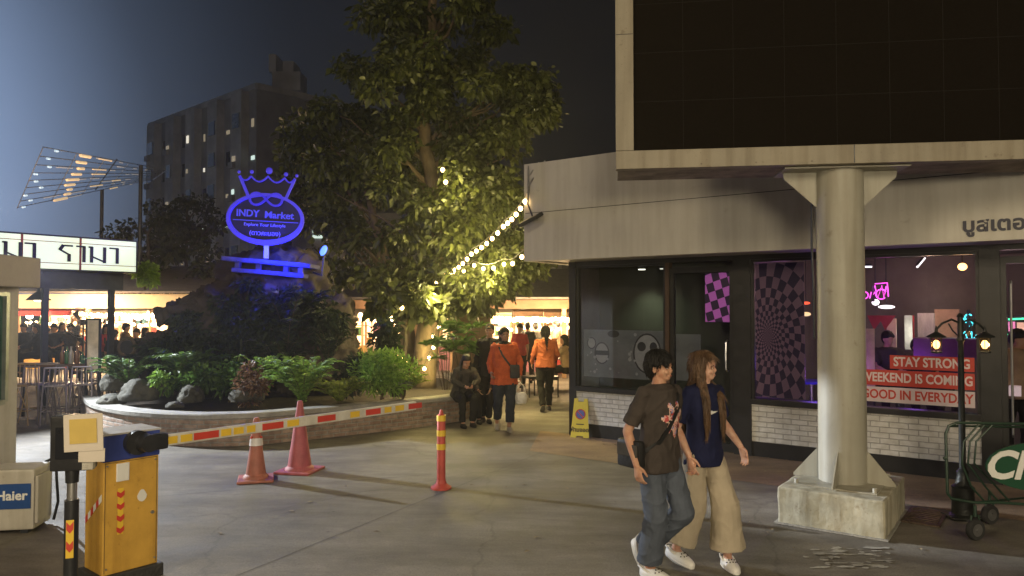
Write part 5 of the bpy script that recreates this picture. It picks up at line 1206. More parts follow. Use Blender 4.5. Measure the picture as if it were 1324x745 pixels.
MB().prism([(0,0),((b_-a).length,0),((b_-a).length,1),(0,1)], FU, V((0,0,inside(1125,425,-.5).z-inside(1125,500,-.5).z)), V((a.x,a.y,inside(1125,500,-.5).z)), FN*.02).build('board', mat('cream_panel',(.55,.42,.26),.6,bump=0), t, True); MB().cyl(q, (q.x,q.y,0),.015,.015,6).build('leg', M_dkmetal, t, True)
def prop(name, label, cat, px0, px1, py0, py1, o, m, th=.06):
    a, b_ = inside(px0,py1,o), inside(px1,py1,o); h = inside((px0+px1)/2,py0,o).z-inside((px0+px1)/2,py1,o).z; L_ = (b_-a).xy.length
    ob = MB().prism([(0,0),(L_,0),(L_,h),(0,h)], FU, UP, V((a.x,a.y,(a.z+b_.z)/2)), FN*-th).build(name, m, None); return tag(ob, label, cat)
M_pinkbox = emit('pink_shelf', (.9,.25,.5), .55); M_wcurt = mat('white_curtain', (.5,.52,.5), .8, var=.2, scale=5, stretch=(8,8,1)); M_rwall = mat('red_panel', (.42,.05,.05), .6, bump=0); M_teal = mat('counter_teal', (.12,.10,.22), .6); M_warmw = mat('warm_panel', (.40,.26,.18), .7, var=.2)
prop('curtain','white curtain beside the red pole inside the shop','curtain',1186,1208,405,450,-3.9,M_wcurt); prop('door','pale green back door left of the white curtain','door',1169,1179,408,452,-4.2,mat('pale_green',(.35,.42,.36),.7,bump=0)); prop('pole','thin red pole in the middle of the shop','pole',1179.5,1181.5,408,460,-3.7,M_rwall,.03)
prop('wall_panel','warm brown wall panel behind the lanterns','panel',1208,1240,400,440,-4.3,M_warmw); prop('sofa','long low sofa back behind the slogan boards','sofa',1180,1262,438,462,-1.6,mat('sofa_purple',(.12,.04,.10),.8),.5); prop('arch_panel','cream arched panel beside the red bunting','panel',1146,1158,412,470,-3.6,mat('cream_arch',(.55,.45,.32),.7,bump=0))
prop('shelf_box','pink lit box between the green neon bars','box',1303,1312,416,430,-2.6,M_pinkbox); prop('shelf_box','orange lit box right of the pink one','box',1314,1330,417,430,-2.6,emit('orange_shelf',(.9,.5,.35),.4)); prop('counter','orange topped counter at the far right of the shop','counter',1306,1360,448,520,-1.4,mat('orange_counter',(.45,.22,.10),.6),.6)
prop('shelf','lower lit shelf of glasses beneath the counter','shelf',1302,1318,500,512,-.6,emit('glow_shelf',(.9,.7,.7),.4),.2)
q = inside(1127,420,-3.2); b0 = MB()
for k in range(2): x = inside(1121+k*14,408,-3.2); b0.add([x, x+FU*.26, x+FU*.10+V((0,0,-.24))],[(0,1,2)])
o = b0.build('bunting', M_rwall, None, fix=False); tag(o,'red triangular bunting hanging left of the cream arch','bunting')
for lb, px, py in (('blue lit table edge low in the left window',1048,492),('second blue lit table behind the vortex panel',1046,520)):
    q = inside(px,py,-2.2); t = thing('table', lb, 'table', (q.x,q.y,0)); MB().box(-.35,.35,-.3,.3,q.z-.03,q.z).build('tabletop', mat('blue_top',(.06,.05,.5),.4,bump=0), t); MB().cyl((0,0,0),(0,0,q.z-.03),.03,.03,8).build('leg', M_steel, t)
q = inside(1042,392,-2.5); t = thing('hanging_lamp','small red topped lamp glowing beside the vortex panel','lamp',tuple(q)); MB().ell(q,(.07,.04,.025)).build('shade', emit('red_lamp',(1,.12,.05),1.6), t, True); MB().ell(q+V((0,0,-.18)),(.08,.05,.035)).build('bulb', emit('yellow_lamp',(1,.75,.35),1.2), t, True)
MB().cyl(q,V((q.x,q.y,2.9)),.006,.006,5).build('cord', M_dkmetal, t, True)
# downlights in front of the partition
for lb, px in (('round downlight glowing over the grey mural window',830),('dimmer downlight right of the brown mullion',858)):
    q = inside(px, 348, -.38); q.z = 2.585; t = thing('downlight', lb, 'downlight', tuple(q)); MB().cyl(q,q+V((0,0,.04)),.055,.055,16).build('lens', emit('downlight_lens',(1,1,.8),3 if px<840 else 1), t, True); MB().cyl(q+V((0,0,.012)),q+V((0,0,.30)),.066,.066,16).build('housing', M_dkmetal, t, True)
# outside fixtures on the fascia corner
t = thing('floodlight', 'unlit black floodlight bracketed to the fascia corner', 'floodlight', tuple(P(688,283,10.9))); q = P(686,284,10.85)
fm_ = Matrix.Translation(q) @ Matrix.Rotation(R(-25),4,'Z') @ Matrix.Rotation(R(20),4,'X') @ Matrix.Rotation(R(-22),4,'Y'); MB().bbox(-.17,.17,-.13,.13,-.03,.03,.01,fm_).build('housing', M_blk, t, True); MB().box(-.15,.15,-.11,.11,-.036,-.031,fm_).build('glass', mat('lamp_glass',(.45,.43,.38),.3,bump=0), t, True); MB().tube([q+V((.05,.05,0)), P(682,262,11.0), P(684,240,11.05)], .012).build('arm', M_dkmetal, t, True)
t = thing('cable_bracket', 'thin metal bracket rods at the top corner of the fascia', 'bracket', tuple(P(688,225,11.0))); c_ = MB(); c_.cyl(P(683,262,11.0),P(683,214,11.0),.012,.012,6); c_.cyl(P(683,240,11.0),P(705,207,11.0),.012,.012,6); c_.cyl(P(683,228,11.0),P(697,209,11.0),.008,.008,6); c_.build('rod', M_steel, t, True)
# wet floor style no-parking sign
q = G(751,564); t = thing('a_frame_sign', 'yellow folding no-parking floor sign leaning by the white brick wall', 'floor sign', tuple(q), R(-18)); hS = .60
M_ysign = mat('yellow_sign', (.68,.58,.07), .45, var=.1, scale=6, bump=.03); M_bsign = mat('blue_sign', (.08,.12,.42), .5, bump=0)
for sgn in (1,-1):
    mm = Matrix.Translation((0,-.11*sgn,0)) @ Matrix.Rotation(R(-10*sgn),4,'X'); pan = MB().prism([(-.145,0),(-.06,0),(-.05,.03),(.05,.03),(.06,0),(.145,0),(.105,hS),(.05,hS),(.045,hS-.05),(-.045,hS-.05),(-.05,hS),(-.105,hS)], mm.to_3x3()@RT, mm.to_3x3()@UP, mm.translation, mm.to_3x3()@V((0,.008*sgn,0))); pan = pan.build('panel', M_ysign, t)
    if sgn > 0:
        MB().prism([(.075*math.cos(k*.2618),.075*math.sin(k*.2618)+.36) for k in range(24)], RT, mm.to_3x3()@UP, mm.translation+V((0,-.004,0)), V((0,.002,0))).build('no_parking_disc', M_bsign, pan)
        rr_ = MB(); n_ = 28
        for k in range(n_):
            a = k*6.2832/n_; 
            for r_ in (.066,.08): rr_.v.append(tuple(mm @ V((r_*math.cos(a),-.005,r_*math.sin(a)+.36))))
        for k in range(n_): j = (k+1)%n_; rr_.f.append((2*k,2*k+1,2*j+1,2*j))
        rr_.build('red_rim', M_sred, pan, fix=False); MB().prism([(-.055,.405),(-.045,.415),(.055,.315),(.045,.305)], RT, mm.to_3x3()@UP, mm.translation+V((0,-.0065,0)), V((0,.002,0))).build('red_slash', M_sred, pan)
        text('ห้ามจอด', .085, .001, M_blk, pan, mm @ plane_matrix((0,-.004,.12), (1,0,0), (0,-1,0)), world=False, bold=.002)
        MB().box(-.06,.06,-.006,-.002,.20,.215, mm).build('print_line', M_blk, pan)
# ---- billboard on pillar
M_bill = mat('billboard_frame', (.28,.25,.19), .6, var=.16, scale=2, bump=.1, bscale=20, streak=.45); M_bund = mat('stained_underside', (.20,.16,.12), .85, var=.55, scale=3, bump=.3, c2=(.36,.31,.25)); M_screen = mat('led_screen', (.008,.006,.004), .9, var=.25, scale=60, bump=0, spec=.08)
bfl, bfr = P(797,218,6.95), P(1324,205,6.95); du = V((1,-.134,0)).normalized(); dn = V((-du.y*-1,0,0)); dn = V((du.y, -du.x, 0)); dn = dn if dn.y < 0 else -dn
bo_ = V((P(797,0,7.02).x, 7.02, 3.33)); BM = Matrix(((du.x,-dn.x,0,bo_.x),(du.y,-dn.y,0,bo_.y),(0,0,1,bo_.z),(0,0,0,1)))   # x along, y behind, z up
t = thing('billboard', 'huge dark led billboard in a beige frame carried by the round pillar', 'billboard', tuple(bo_)); BW, BHt, BD = 4.55, 3.2, .66
fr = MB(); fr.bbox(0,BW,0,.12,0,.175,.006,BM); fr.build('bottom_frame', M_bill, t, True)
MB().bbox(0,.17,0,.12,.177,BHt,.006,BM).build('side_frame', M_bill, t, True); MB().bbox(BW-.17,BW,0,.12,.177,BHt,.006,BM).build('side_frame', M_bill, t, True); MB().bbox(.17,BW-.17,0,.12,BHt-.175,BHt,.006,BM).build('top_frame', M_bill, t, True)
MB().box(.172,BW-.172,.05,.12,.178,BHt-.177,BM).build('screen', M_screen, t, True)
MB().box(.02,BW-.02,.122,BD,.0,BHt,BM).build('back_box', M_bund, t, True)
sm_ = MB()
for k in range(1,9): sm_.box(.172+k*.467,.1745+k*.467,.0485,.05,.18,BHt-.18,BM)
for k in range(1,6): sm_.box(.175,BW-.175,.0482,.0497,.178+k*.475,.1805+k*.475,BM)
sm_.build('module_seam', mat('seam_grey', (.012,.010,.008), .9, bump=0), t, True)
bl_ = MB()
for k in range(9): bl_.cyl(BM @ V((.3+k*.5,.0,.03)), BM @ V((.3+k*.5,-.004,.03)), .008, .008, 8)
bl_.build('rivets', M_bund, t, True)
j = MB(); j.box(2.17,2.18,-.002,.0,.004,.172,BM); j.box(.004,.166,-.002,0,1.3,1.306,BM); j.build('seam', M_blk, t, True)
PC = V((3.165,7.075,0)); PR = .215
t = thing('pillar', 'thick round beige steel pillar with triangular gussets on a concrete block', 'pillar', tuple(PC), math.atan2(FU.y,FU.x))
M_pil = mat('pillar_paint', (.36,.345,.285), .5, var=.12, scale=1.6, bump=.15, bscale=10, streak=.42)
MB().lathe([(PR,.34),(PR,3.31)], n=40).build('column', M_pil, t, smooth='auto')
for a in (0, math.pi/2, math.pi, -math.pi/2):
    d_ = V((math.cos(a),math.sin(a),0)); sd = V((-d_.y,d_.x,0))
    MB().prism([(PR-.005,.345),(PR+.24,.345),(PR+.24,.37),(PR+.0,.655),(PR-.005,.655)], d_, UP, sd*-.006, sd*.012).build('foot_gusset', M_pil, t)
for a in (1,-1):
    MB().prism([(PR-.005,3.31),(PR+.31,3.31),(PR+.30,3.25),(PR,2.97),(PR-.005,2.97)], du*a, UP, PC-dn*.012, dn*.024).build('head_gusset', M_pil, t, True)
MB().prism([(-.56,-.25),(.56,-.25),(.56,.25),(-.56,.25)], du, dn, PC+V((0,0,3.311)), V((0,0,.014))).build('head_plate', M_pil, t, True)
MB().box(-.36,.36,-.40,.40,.34,.352).build('base_plate', M_pil, t)
for x in (-.42,.42):
    for y in (-.40,.40): MB().cyl((x*.8,y*.9,.352),(x*.8,y*.9,.392),.02,.02,6).build('bolt', M_pil, t)
MB().tube([V((-PR-.02,-.06,3.3)), V((-PR-.03,-.06,2.6)), V((-PR-.014,-.08,2.2)), V((-PR-.014,-.07,1.7))], .012, 6).build('cable', M_blk, t, fix=False)
bk_ = MB(); bk_.bbox(-.45,.45,-.57,.57,0,.34,.018); me = bk_.mesh()
bm = bmesh.new(); bm.from_mesh(me); bmesh.ops.subdivide_edges(bm, edges=[e for e in bm.edges if e.calc_length()>.1], cuts=14, use_grid_fill=True)
for v in bm.verts: v.co += V((noise.noise(v.co*6), noise.noise(v.co*6+V((9,0,0))), noise.noise(v.co*5+V((0,9,0)))*.6))*.012
bm.to_mesh(me); bm.free()
M_conc = mat('stained_concrete', (.40,.39,.31), .9, var=.25, scale=3.5, bump=.22, bscale=25, c2=(.54,.51,.40), streak=.6); link('concrete_block', me, M_conc, t, smooth=False)
o = MB().box(-.48,.475,-.60,.60,.004,.016).build('mortar_edge', M_cap, t)
# ---- lamp post
q = G(1241,668); t = thing('lamp_post', 'short black lamp post with two lit lanterns in front of the slogan boards', 'lamp post', tuple(q), R(-3)); ht = P(0,405,q.y).z
M_post = mat('black_iron', (.02,.022,.02), .45, .4, var=.3, scale=20, bump=.2)
MB().lathe([(.125,0),(.125,.03),(.10,.05),(.095,.28),(.10,.30),(.07,.32),(.05,.40),(.052,.44),(.030,.47),(.026,ht-.28),(.036,ht-.26),(.026,ht-.22),(.024,ht-.04),(.034,ht-.03),(.012,ht)], n=20).build('post', M_post, t, smooth='auto')
MB().bbox(-.15,.15,-.12,.12,.004,.03,.008).build('foot', M_post, t)
M_lant = emit('lantern_glow', (1,.72,.34), 1.0); M_fl = emit('lantern_bulb', (1,.62,.24), 5)
for sd in (-1,1):
    lx = sd*.225; lz = ht-.26
    MB().tube([(0,0,ht-.10),(sd*.08,0,ht-.06),(sd*.17,0,ht-.10),(lx,0,ht-.16)], .011, 8).build('arm', M_post, t, smooth=True)
    MB().tube([(sd*.02,0,ht-.22),(sd*.07,0,ht-.17),(sd*.11,0,ht-.10)], .007, 6).build('scroll', M_post, t, smooth=True)
    ln_ = MB().lathe([(.004,ht-.12),(.012,ht-.15),(.016,ht-.18),(.085,ht-.222),(.082,ht-.232),(.05,ht-.225)], (lx,0,0), n=20).build('lantern_hood', M_post, t, smooth='auto')
    MB().lathe([(.052,ht-.235),(.046,ht-.36)], (lx,0,0), n=20, cap=False).build('lantern_glass', glassmat('lantern_glass',(1,.85,.6),.2), ln_, smooth='auto')
    MB().ell((lx,0,ht-.30),(.030,.030,.042)).build('bulb', M_fl, ln_, smooth=True)
    cg = MB(); 
    for k in range(6): a = k*1.047; cg.cyl((lx+.054*math.cos(a),.054*math.sin(a),ht-.235),(lx+.048*math.cos(a),.048*math.sin(a),ht-.365),.003,.003,5)
    cg.lathe([(.050,ht-.365),(.050,ht-.378),(.02,ht-.385)], (lx,0,0), n=16); cg.build('lantern_cage', M_post, ln_)
# ---- beer cart
M_cart = mat('green_cart_paint', (.018,.045,.028), .4, var=.2, scale=10, bump=.05); M_chg = mat('sign_green', (.010,.065,.032), .4, var=.08, bump=0); M_tyre = mat('tyre', (.025,.025,.025), .85, var=.3, bump=.2); M_hub = mat('wheel_hub', (.12,.12,.12), .5, .3)
q = V((P(1256,0,6.35).x,6.35,0)); t = thing('drinks_cart', 'green tubular drinks cart with oval sign at the right edge', 'cart', tuple(q)); 
wl = G(1256,700).y; 
def CPT(px, py, d=6.75): return P(px,py,d)
for px, py, d in ((1256,685,6.38),(1275,669,6.85)):
    c = P(px,py,d); r_ = c.z; r_ = min(.11, max(.09, r_)); c.z = r_
    ww = MB().cyl(c-V((.0,.02,0))-V((.012,.0,0)), c+V((.012,.02,0)), r_, r_, 24); ww = MB().lathe([(r_*.62,-.022),(r_*.93,-.024),(r_,-.012),(r_,.012),(r_*.93,.024),(r_*.62,.022)], n=28)
    mw = Matrix.Translation(c) @ Matrix.Rotation(R(18),4,'Z') @ Matrix.Rotation(R(90),4,'X')
    ww.v = [tuple(mw @ V(v)) for v in ww.v]; wo = ww.build('wheel', M_tyre, t, True, smooth='auto')
    hb_ = MB().lathe([(r_*.6,-.026),(r_*.5,-.015),(r_*.25,-.018),(r_*.2,-.032),(.005,-.032)], n=20); hb_.v = [tuple(mw @ V(v)) for v in hb_.v]; hb_.build('hub', M_hub, wo, True, smooth='auto')
    hb_ = MB().lathe([(r_*.6,.026),(r_*.5,.015),(r_*.25,.018),(r_*.2,.032),(.005,.032)], n=20); hb_.v = [tuple(mw @ V(v)) for v in hb_.v]; hb_.build('hub', M_hub, wo, True, smooth='auto')
    f_ = MB(); f_.tube([c+V((-.05,0,.0)), c+V((-.03,0,r_+.03)), c+V((.03,0,r_+.03)), c+V((.04,0,0))], .009, 6); f_.cyl(c+V((0,0,r_+.02)), c+V((0,0,r_+.12)), .014,.014,8); f_.build('wheel_fork', M_cart, t, True)
fr = MB(); 
fr.tube([CPT(1221,636),CPT(1220,560),CPT(1224,550),CPT(1235,546),CPT(1345,548)], .013, 8); fr.tube([CPT(1221,636),CPT(1226,643),CPT(1256,648,6.6),CPT(1290,648,6.6),CPT(1345,652,6.6)], .013, 8)
fr.tube([CPT(1256,648,6.6),CPT(1345,640,7.3)], .011, 8); fr.tube([CPT(1224,550,7.2),CPT(1345,552,7.4)], .011,8); fr.tube([CPT(1221,590),CPT(1217,592)], .014, 6)
fr.build('frame', M_cart, t, True, smooth='auto')
for k,(x0,x1,x2) in enumerate([(1262,1240,1258),(1270,1248,1276),(1280,1256,1290)]):
    MB().tube([CPT(x0,549),CPT(x1+3,570),CPT(x1,598),CPT(x2-6,628),CPT(x2+10,646)], .009, 8).build('hoop', M_cart, t, True, smooth='auto')
oc = P(1338,602,6.55); on = V((-.12,-.99,0)).normalized(); oa = V((.99,-.12,0)).normalized(); kk = 6.55/FPX
sg = MB().prism([(64*math.cos(a)*kk, 31*math.sin(a)*kk) for a in [k*6.2832/48 for k in range(48)]], oa, (UP+oa*.04).normalized(), oc, on*.02).build('oval_sign', M_chg, t, True)
text('Ch', 50*kk, .004, M_white, sg, plane_matrix(oc+on*.026-oa*35*kk+V((0,0,.0)), oa, on) @ Matrix.Shear('XY',4,(.28,0)) if False else plane_matrix(oc+on*.026-oa*33*kk, oa, on) @ Matrix(((1,.28,0,0),(0,1,0,0),(0,0,1,0),(0,0,0,1))), bold=.010, sx=1.0)
# ================================================================ market pavilions
M_eave = mat('cream_eave', (.52,.42,.28), .7, var=.12, scale=2); M_mback = mat('warm_board', (.55,.36,.20), .8, var=.3, scale=2); M_mroof = mat('market_roof', (.14,.12,.11), .8, var=.3)
M_strip = emit('warm_strip', (1,.66,.32), 7); M_hot = emit('bright_lamp', (1,.80,.52), 22); M_panelglow = emit('shelf_back_glow', (1,.68,.38), 2.2)
goodsM = [mat('goods_%d' % i, c, .6, var=.2, scale=8, bump=0) for i, c in enumerate([(.55,.06,.05),(.6,.5,.4),(.55,.35,.1),(.1,.25,.3),(.45,.2,.25),(.65,.6,.55),(.15,.35,.12),(.5,.3,.15)])]
rm = random.Random(21)
def pavilion(label, x0, x1, y, z0, z1, slope=0, em=None):
    t = thing('market_pavilion', label, 'market hall', (x0,y,0)); 
    pr = MB(); pr.add([V((x0,y,z0)),V((x1,y,z0+slope)),V((x1,y,z1+slope)),V((x0,y,z1)),V((x0,y+.15,z0)),V((x1,y+.15,z0+slope)),V((x1,y+.15,z1+slope)),V((x0,y+.15,z1))],[(0,1,2,3),(4,7,6,5),(0,4,5,1),(3,2,6,7),(0,3,7,4),(1,5,6,2)]); pr.build('eave', em or M_eave, t, True)
    rf = MB(); rf.add([V((x0-.3,y-.25,z1+.02)),V((x1+.3,y-.25,z1+slope+.02)),V((x1+.3,y+7,z1+slope+1.2)),V((x0-.3,y+7,z1+1.2)),V((x0-.3,y-.25,z1+.08)),V((x1+.3,y-.25,z1+slope+.08)),V((x1+.3,y+7,z1+slope+1.26)),V((x0-.3,y+7,z1+1.26))],[(0,1,2,3),(4,7,6,5),(0,4,5,1),(3,2,6,7),(0,3,7,4),(1,5,6,2)]); rf.build('roof', M_mroof, t, True)
    MB().box(x0,x1,y+6.9,y+7,0,z1+1.0).build('back_wall', M_mback, t, True)
    n_ = int((x1-x0)/3)+1
    for k in range(n_): x = x0+.1+(x1-x0-.2)*k/(n_-1); MB().box(x-.06,x+.06,y+.02,y+.14,0,z0).build('post', M_mback, t, True)
    return t
pavilion('long cream eaved market hall glowing behind the bar on the left', P(-20,0,23).x, P(246,0,23).x, 23, 1.98, 2.43)
pavilion('market hall with bulbs along its eave behind the tree and walkers', P(436,0,20.9).x, P(742,0,20.9).x+3.0, 20.9, 1.97, 2.22, -.0, mat('brown_eave', (.16,.09,.05), .7, var=.3, scale=3))
def stall(label, px0, px1, y, h, m_can, lamp_n=2, bright=1.0, goods=9, zt=1.9, gm=None):
    x0, x1 = P(px0,0,y).x, P(px1,0,y).x; t = thing('market_stall', label, 'market stall', ((x0+x1)/2,y,0), 0, None)
    MB().box(x0,x1,y,y+.6,0,.85).build('counter', rm.choice(goodsM), t, True)
    MB().box(x0,x1,y+1.2,y+1.25,0,zt).build('back_panel', M_panelglow, t, True)  # panel emits to imitate lamplight falling on the stall back
    cn = MB(); cn.add([V((x0,y-.3,zt)),V((x1,y-.3,zt)),V((x1,y+1.2,zt+.35)),V((x0,y+1.2,zt+.35)),V((x0,y-.3,zt-.16)),V((x1,y-.3,zt-.16))],[(0,1,2,3),(0,4,5,1)]); cn.build('awning', m_can, t, True, fix=False)
    for x in (x0+.03,x1-.03): MB().box(x-.03,x+.03,y-.02,y+.04,.85,zt).build('post', M_mback, t, True)
    for z in (1.15,1.45): MB().box(x0+.06,x1-.06,y+.95,y+1.19,z-.02,z).build('shelf', M_mback, t, True)
    for k in range(lamp_n):
        x = x0+(x1-x0)*(k+.5)/lamp_n; q = V((x,y+.2,zt-.18)); l_ = MB().ell(q,(.13*bright,.13*bright,.11*bright)).build('lamp', M_hot, t, True, smooth=True)
    MB().box(x0+.1,x1-.1,y+.1,y+.14,zt-.05,zt-.01).build('light_strip', M_strip, t, True)
    W = x1-x0
    for k in range(goods):
        zz = [.85,1.15,1.45][k%3]; yy = y+.1 if k%3==0 else y+1.0; w_ = W/goods*rm.uniform(1.2,2.2); hh_ = rm.uniform(.12,.26); x = x0+.1+(W-.3)*((k*0.618)%1)
        o = MB().bbox(-w_/2,w_/2,0,.16,0,hh_,.01).build('goods_box', gm or rm.choice(goodsM), None); o.location = (x,yy,zz); tag(o, 'small coloured box of goods on a market stall shelf or counter', 'box', 'boxes of goods on the market stalls')
M_redaw = mat('red_awning', (.45,.05,.05), .7, var=.2); M_whaw = mat('white_awning', (.6,.52,.42), .7, var=.2); M_brnaw = mat('brown_awning', (.3,.17,.09), .7)
stall('stall with a red awning at the left behind the bar crowd', 24, 62, 24, 1, M_redaw, 2, .8)
stall('stall with red and white goods beside the left bar post', 63, 100, 24.6, 1, M_redaw, 1, .6)
stall('white fronted stall behind the standing fan', 102, 148, 25.2, 1, M_whaw, 1, .5, 6)
stall('brightest stall with a hanging lamp right of the second bar post', 154, 196, 24.2, 1, M_whaw, 3, 1.2)
stall('narrow stall beside the left shoulder of the rock mound', 198, 224, 25.5, 1, M_brnaw, 1, .9)
stall('pale tented stall just right of the rock mound', 437, 470, 22, 1, M_whaw, 1, .6, 5, 1.75)
stall('stall stacked with red and white boxes behind the tree trunk', 472, 520, 23, 1, M_brnaw, 2, .7, 14, 1.8)
stall('stall glimpsed between the lit trunk and the brown wall', 568, 600, 23.5, 1, M_brnaw, 1, .6, 8, 1.8)
stall('very bright stall just behind the walking couple of shoppers', 632, 662, 21.5, 1, M_whaw, 2, 1.3, 8, 1.86)
stall('wood fronted stall with paned windows in the middle of the lane', 664, 702, 23, 1, M_brnaw, 2, .8, 9, 1.88)
stall('small lit stall filling the gap between the mound and the tented stall', 424, 447, 21.8, 1, M_whaw, 1, .8, 5, 1.8)
stall('last wood stall beside the black shop corner', 703, 738, 22.5, 1, M_brnaw, 1, .7, 7, 1.86)
string('dense bulb string along the eave right of the brown wall', [P(630,406,20.5), P(738,408,20.5)], 24, .04, .062, jit=.02)
string('short dense bulb string along the eave left of the brown wall', [P(563,404,20.8), P(597,402,20.8)], 8, .02, .060, jit=.02)
string('dense bulb string along the eave right of the rock mound', [P(464,401,20.8), P(500,401,20.8)], 7, .04, .068, jit=.03)
string('dense bulb string along the left market hall eave', [P(100,402,22.8), P(150,402,22.8), P(200,403,22.8)], 20, .03, .05, jit=.02)
string('bulb string strung inside the left market hall below the eave', [P(30,412,22.6), P(110,409,22.6), P(230,413,22.6)], 26, .10, .045, jit=.05)
string('looping bulb string inside the market behind the walkers', [P(634,420,21.2), P(690,416,21.2), P(738,421,21.2)], 16, .08, .042, jit=.05)
string('looping bulb string inside the market right of the mound', [P(446,410,21.0), P(480,408,21.0), P(520,412,21.0)], 12, .06, .045, jit=.05)
# brown wall block behind papyrus
o = MB().bbox(P(566,0,17.5).x+.35,P(634,0,17.5).x,17.5,18.6,0,1.86,.02).build('kiosk_wall', mat('brown_wall',(.22,.14,.09),.8,var=.25,scale=2), None); tag(o, 'plain brown kiosk wall behind the papyrus and the seated people', 'kiosk')
# pendant lamp over bar, blue roof, green lit leaves
q = P(50,387,14.2); t = thing('pendant_lamp', 'dark cone pendant lamp lit warm over the bar beside the booth', 'pendant lamp', tuple(q)); MB().lathe([(.22,-.02),(.10,.10),(.03,.16),(.02,.24)], q, n=20).build('lamp_shade', M_blk, t, True, smooth='auto'); MB().ell(q+V((0,0,-.01)),(.09,.09,.04)).build('bulb', emit('pendant_bulb',(1,.85,.6),5), t, True, smooth=True); MB().cyl(q+V((0,0,.2)),V((q.x,q.y,2.6)),.008,.008,5).build('cord', M_wire, t, True)
q = P(712,390,30); o = MB().prism([(-1.2,-.25),(1.2,-.25),(.9,.25),(-.7,.25)], RT, UP, q, V((0,1.5,0))).build('blue_tarpaulin', emit('blue_tarp_glow',(.35,.6,1),.25,base=(.15,.3,.6)), None); tag(o, 'blue tarpaulin roof with painted glow beyond the market', 'tarpaulin')  # tarp emits faintly to imitate the light it catches
q = P(727,365,29); o = thing('street_lamp','small white lit lamp beside the shop corner far behind','lamp',(q.x,q.y,0)); MB().ell(q,(.13,.13,.13)).build('lamp_globe', emit('white_globe',(.85,1,.85),6), o, True); MB().cyl((q.x,q.y,0),q,.04,.04,6).build('pole', M_dkmetal, o, True)
bush('shrub', 'patch of leaves lit bright green beside the lightbox sign', P(188,372,18), (.35,.3,.35), 500, .16, ML['bright'], 61, None, 8, .3, .5)
# tables and chairs in the right gap
q = G(722,500); t = thing('folding_table','dark folding table beside the far seated diners','table',(q.x,q.y,0)); MB().box(-.5,.5,-.3,.3,.70,.74).build('tabletop', M_blk, t)
for x in (-.42,.42):
    for y in (-.25,.25): MB().cyl((x,y,0),(x,y,.7),.02,.02,6).build('leg', M_blk, t)
for lb, px, py in (('dark wire chair at the table near the shop corner',706,512),('woven low stool on the path between the two groups of walkers',690,512)):
    q = G(px,py); t = thing('chair', lb, 'chair', (q.x,q.y,0), .4); MB().box(-.22,.22,-.22,.22,.42,.46).build('seat', M_blk, t)
    for x in (-.2,.2):
        for y in (-.2,.2): MB().cyl((x,y,0),(x,y,.42),.016,.016,6).build('leg', M_blk, t)
    if 'wire' in lb:
        b_ = MB(); 
        for k in range(6): b_.cyl((-.2+k*.08,.2,.46),(-.2+k*.08,.24,.85),.007,.007,5)
        b_.cyl((-.21,.24,.85),(.21,.24,.85),.012,.012,6); b_.build('backrest', M_blk, t)
# ================================================================ the people
C_ttee = cloth('charcoal_tee', (.055,.045,.04)); C_jean = cloth('blue_grey_trousers', (.085,.10,.13)); C_navy = cloth('navy_tee', (.012,.015,.05)); C_beige = cloth('beige_trousers', (.42,.36,.27), .08)
C_white = mat('white_clog', (.70,.69,.66), .5, var=.08, bump=0); C_orange = cloth('orange_top', (.50,.10,.035)); C_djean = cloth('dark_jeans', (.03,.035,.045)); C_dark = cloth('dark_cloth', (.02,.019,.018)); C_dgrey = cloth('dark_grey_cloth', (.06,.055,.05)); C_sneak = mat('pale_sneaker', (.36,.33,.28), .7, var=.15, bump=.1)
C_green = cloth('green_cloth', (.02,.06,.05)); C_red = cloth('red_cloth', (.4,.04,.04)); C_tan = cloth('tan_cloth', (.35,.24,.15)); C_bag = mat('black_bag', (.012,.012,.013), .5, var=.3, bump=.2); C_jacket = cloth('orange_jacket', (.42,.12,.05))
def yawof(fx, fy): return math.atan2(-fx, fy)
# --- young man in charcoal tee
yaw = yawof(.57,-.82); root = V((1.10,5.55,0))
pose = dict(twist=0.0, lean=.03, hipR=(.085,0,.885), hipL=(-.085,.01,.885), kneeR=(.09,.06,.475), kneeL=(-.10,.15,.49), ankR=(.085,-.02,.078), ankL=(-.03,-.20,.16),
            footR=(.1,0), footL=(0,-1.05), elR=(.255,-.07,1.10), elL=(-.24,-.06,1.10), wrR=(.275,.045,.87), wrL=(-.25,.08,.88), handR=(.0,.25,-1), handL=(.02,.35,-1), head=(R(20),.02,0), curl=.75)
T, p_, tt = make_person('young man in charcoal printed tee, grey blue trousers and white clogs, black shoulder bag', tuple(root), yaw, pose, 1.68, .0055, SKIN, C_ttee, C_jean, ('short', M_hair_b), C_white, 'clog', 'short', fold=.75, wide=.026, build_=.94, hem=.80, leg_hem=.12)
def decal(T, name, m, centre, dirn, ax_u, ax_v, poly_fn, w, h, nx=26, nz=26, tgt='top', off=.004):
    bv = bvh_of(child(T, tgt)); vs, idx, fs = [], {}, []
    for i in range(nx+1):
        for j in range(nz+1):
            a, b_ = (i/nx-.5), (j/nz-.5); q = V(centre)+V(ax_u)*a*w+V(ax_v)*b_*h; hit = bv.ray_cast(q-V(dirn)*.4, V(dirn))
            if hit[0] is not None and poly_fn(a, b_): idx[(i,j)] = len(vs); vs.append(hit[0]-V(dirn)*off)
    for i in range(nx):
        for j in range(nz):
            k = [(i,j),(i+1,j),(i+1,j+1),(i,j+1)]
            if all(x in idx for x in k): fs.append(tuple(idx[x] for x in k))
    return MB().add(vs, fs).build(name, m, T, fix=False)
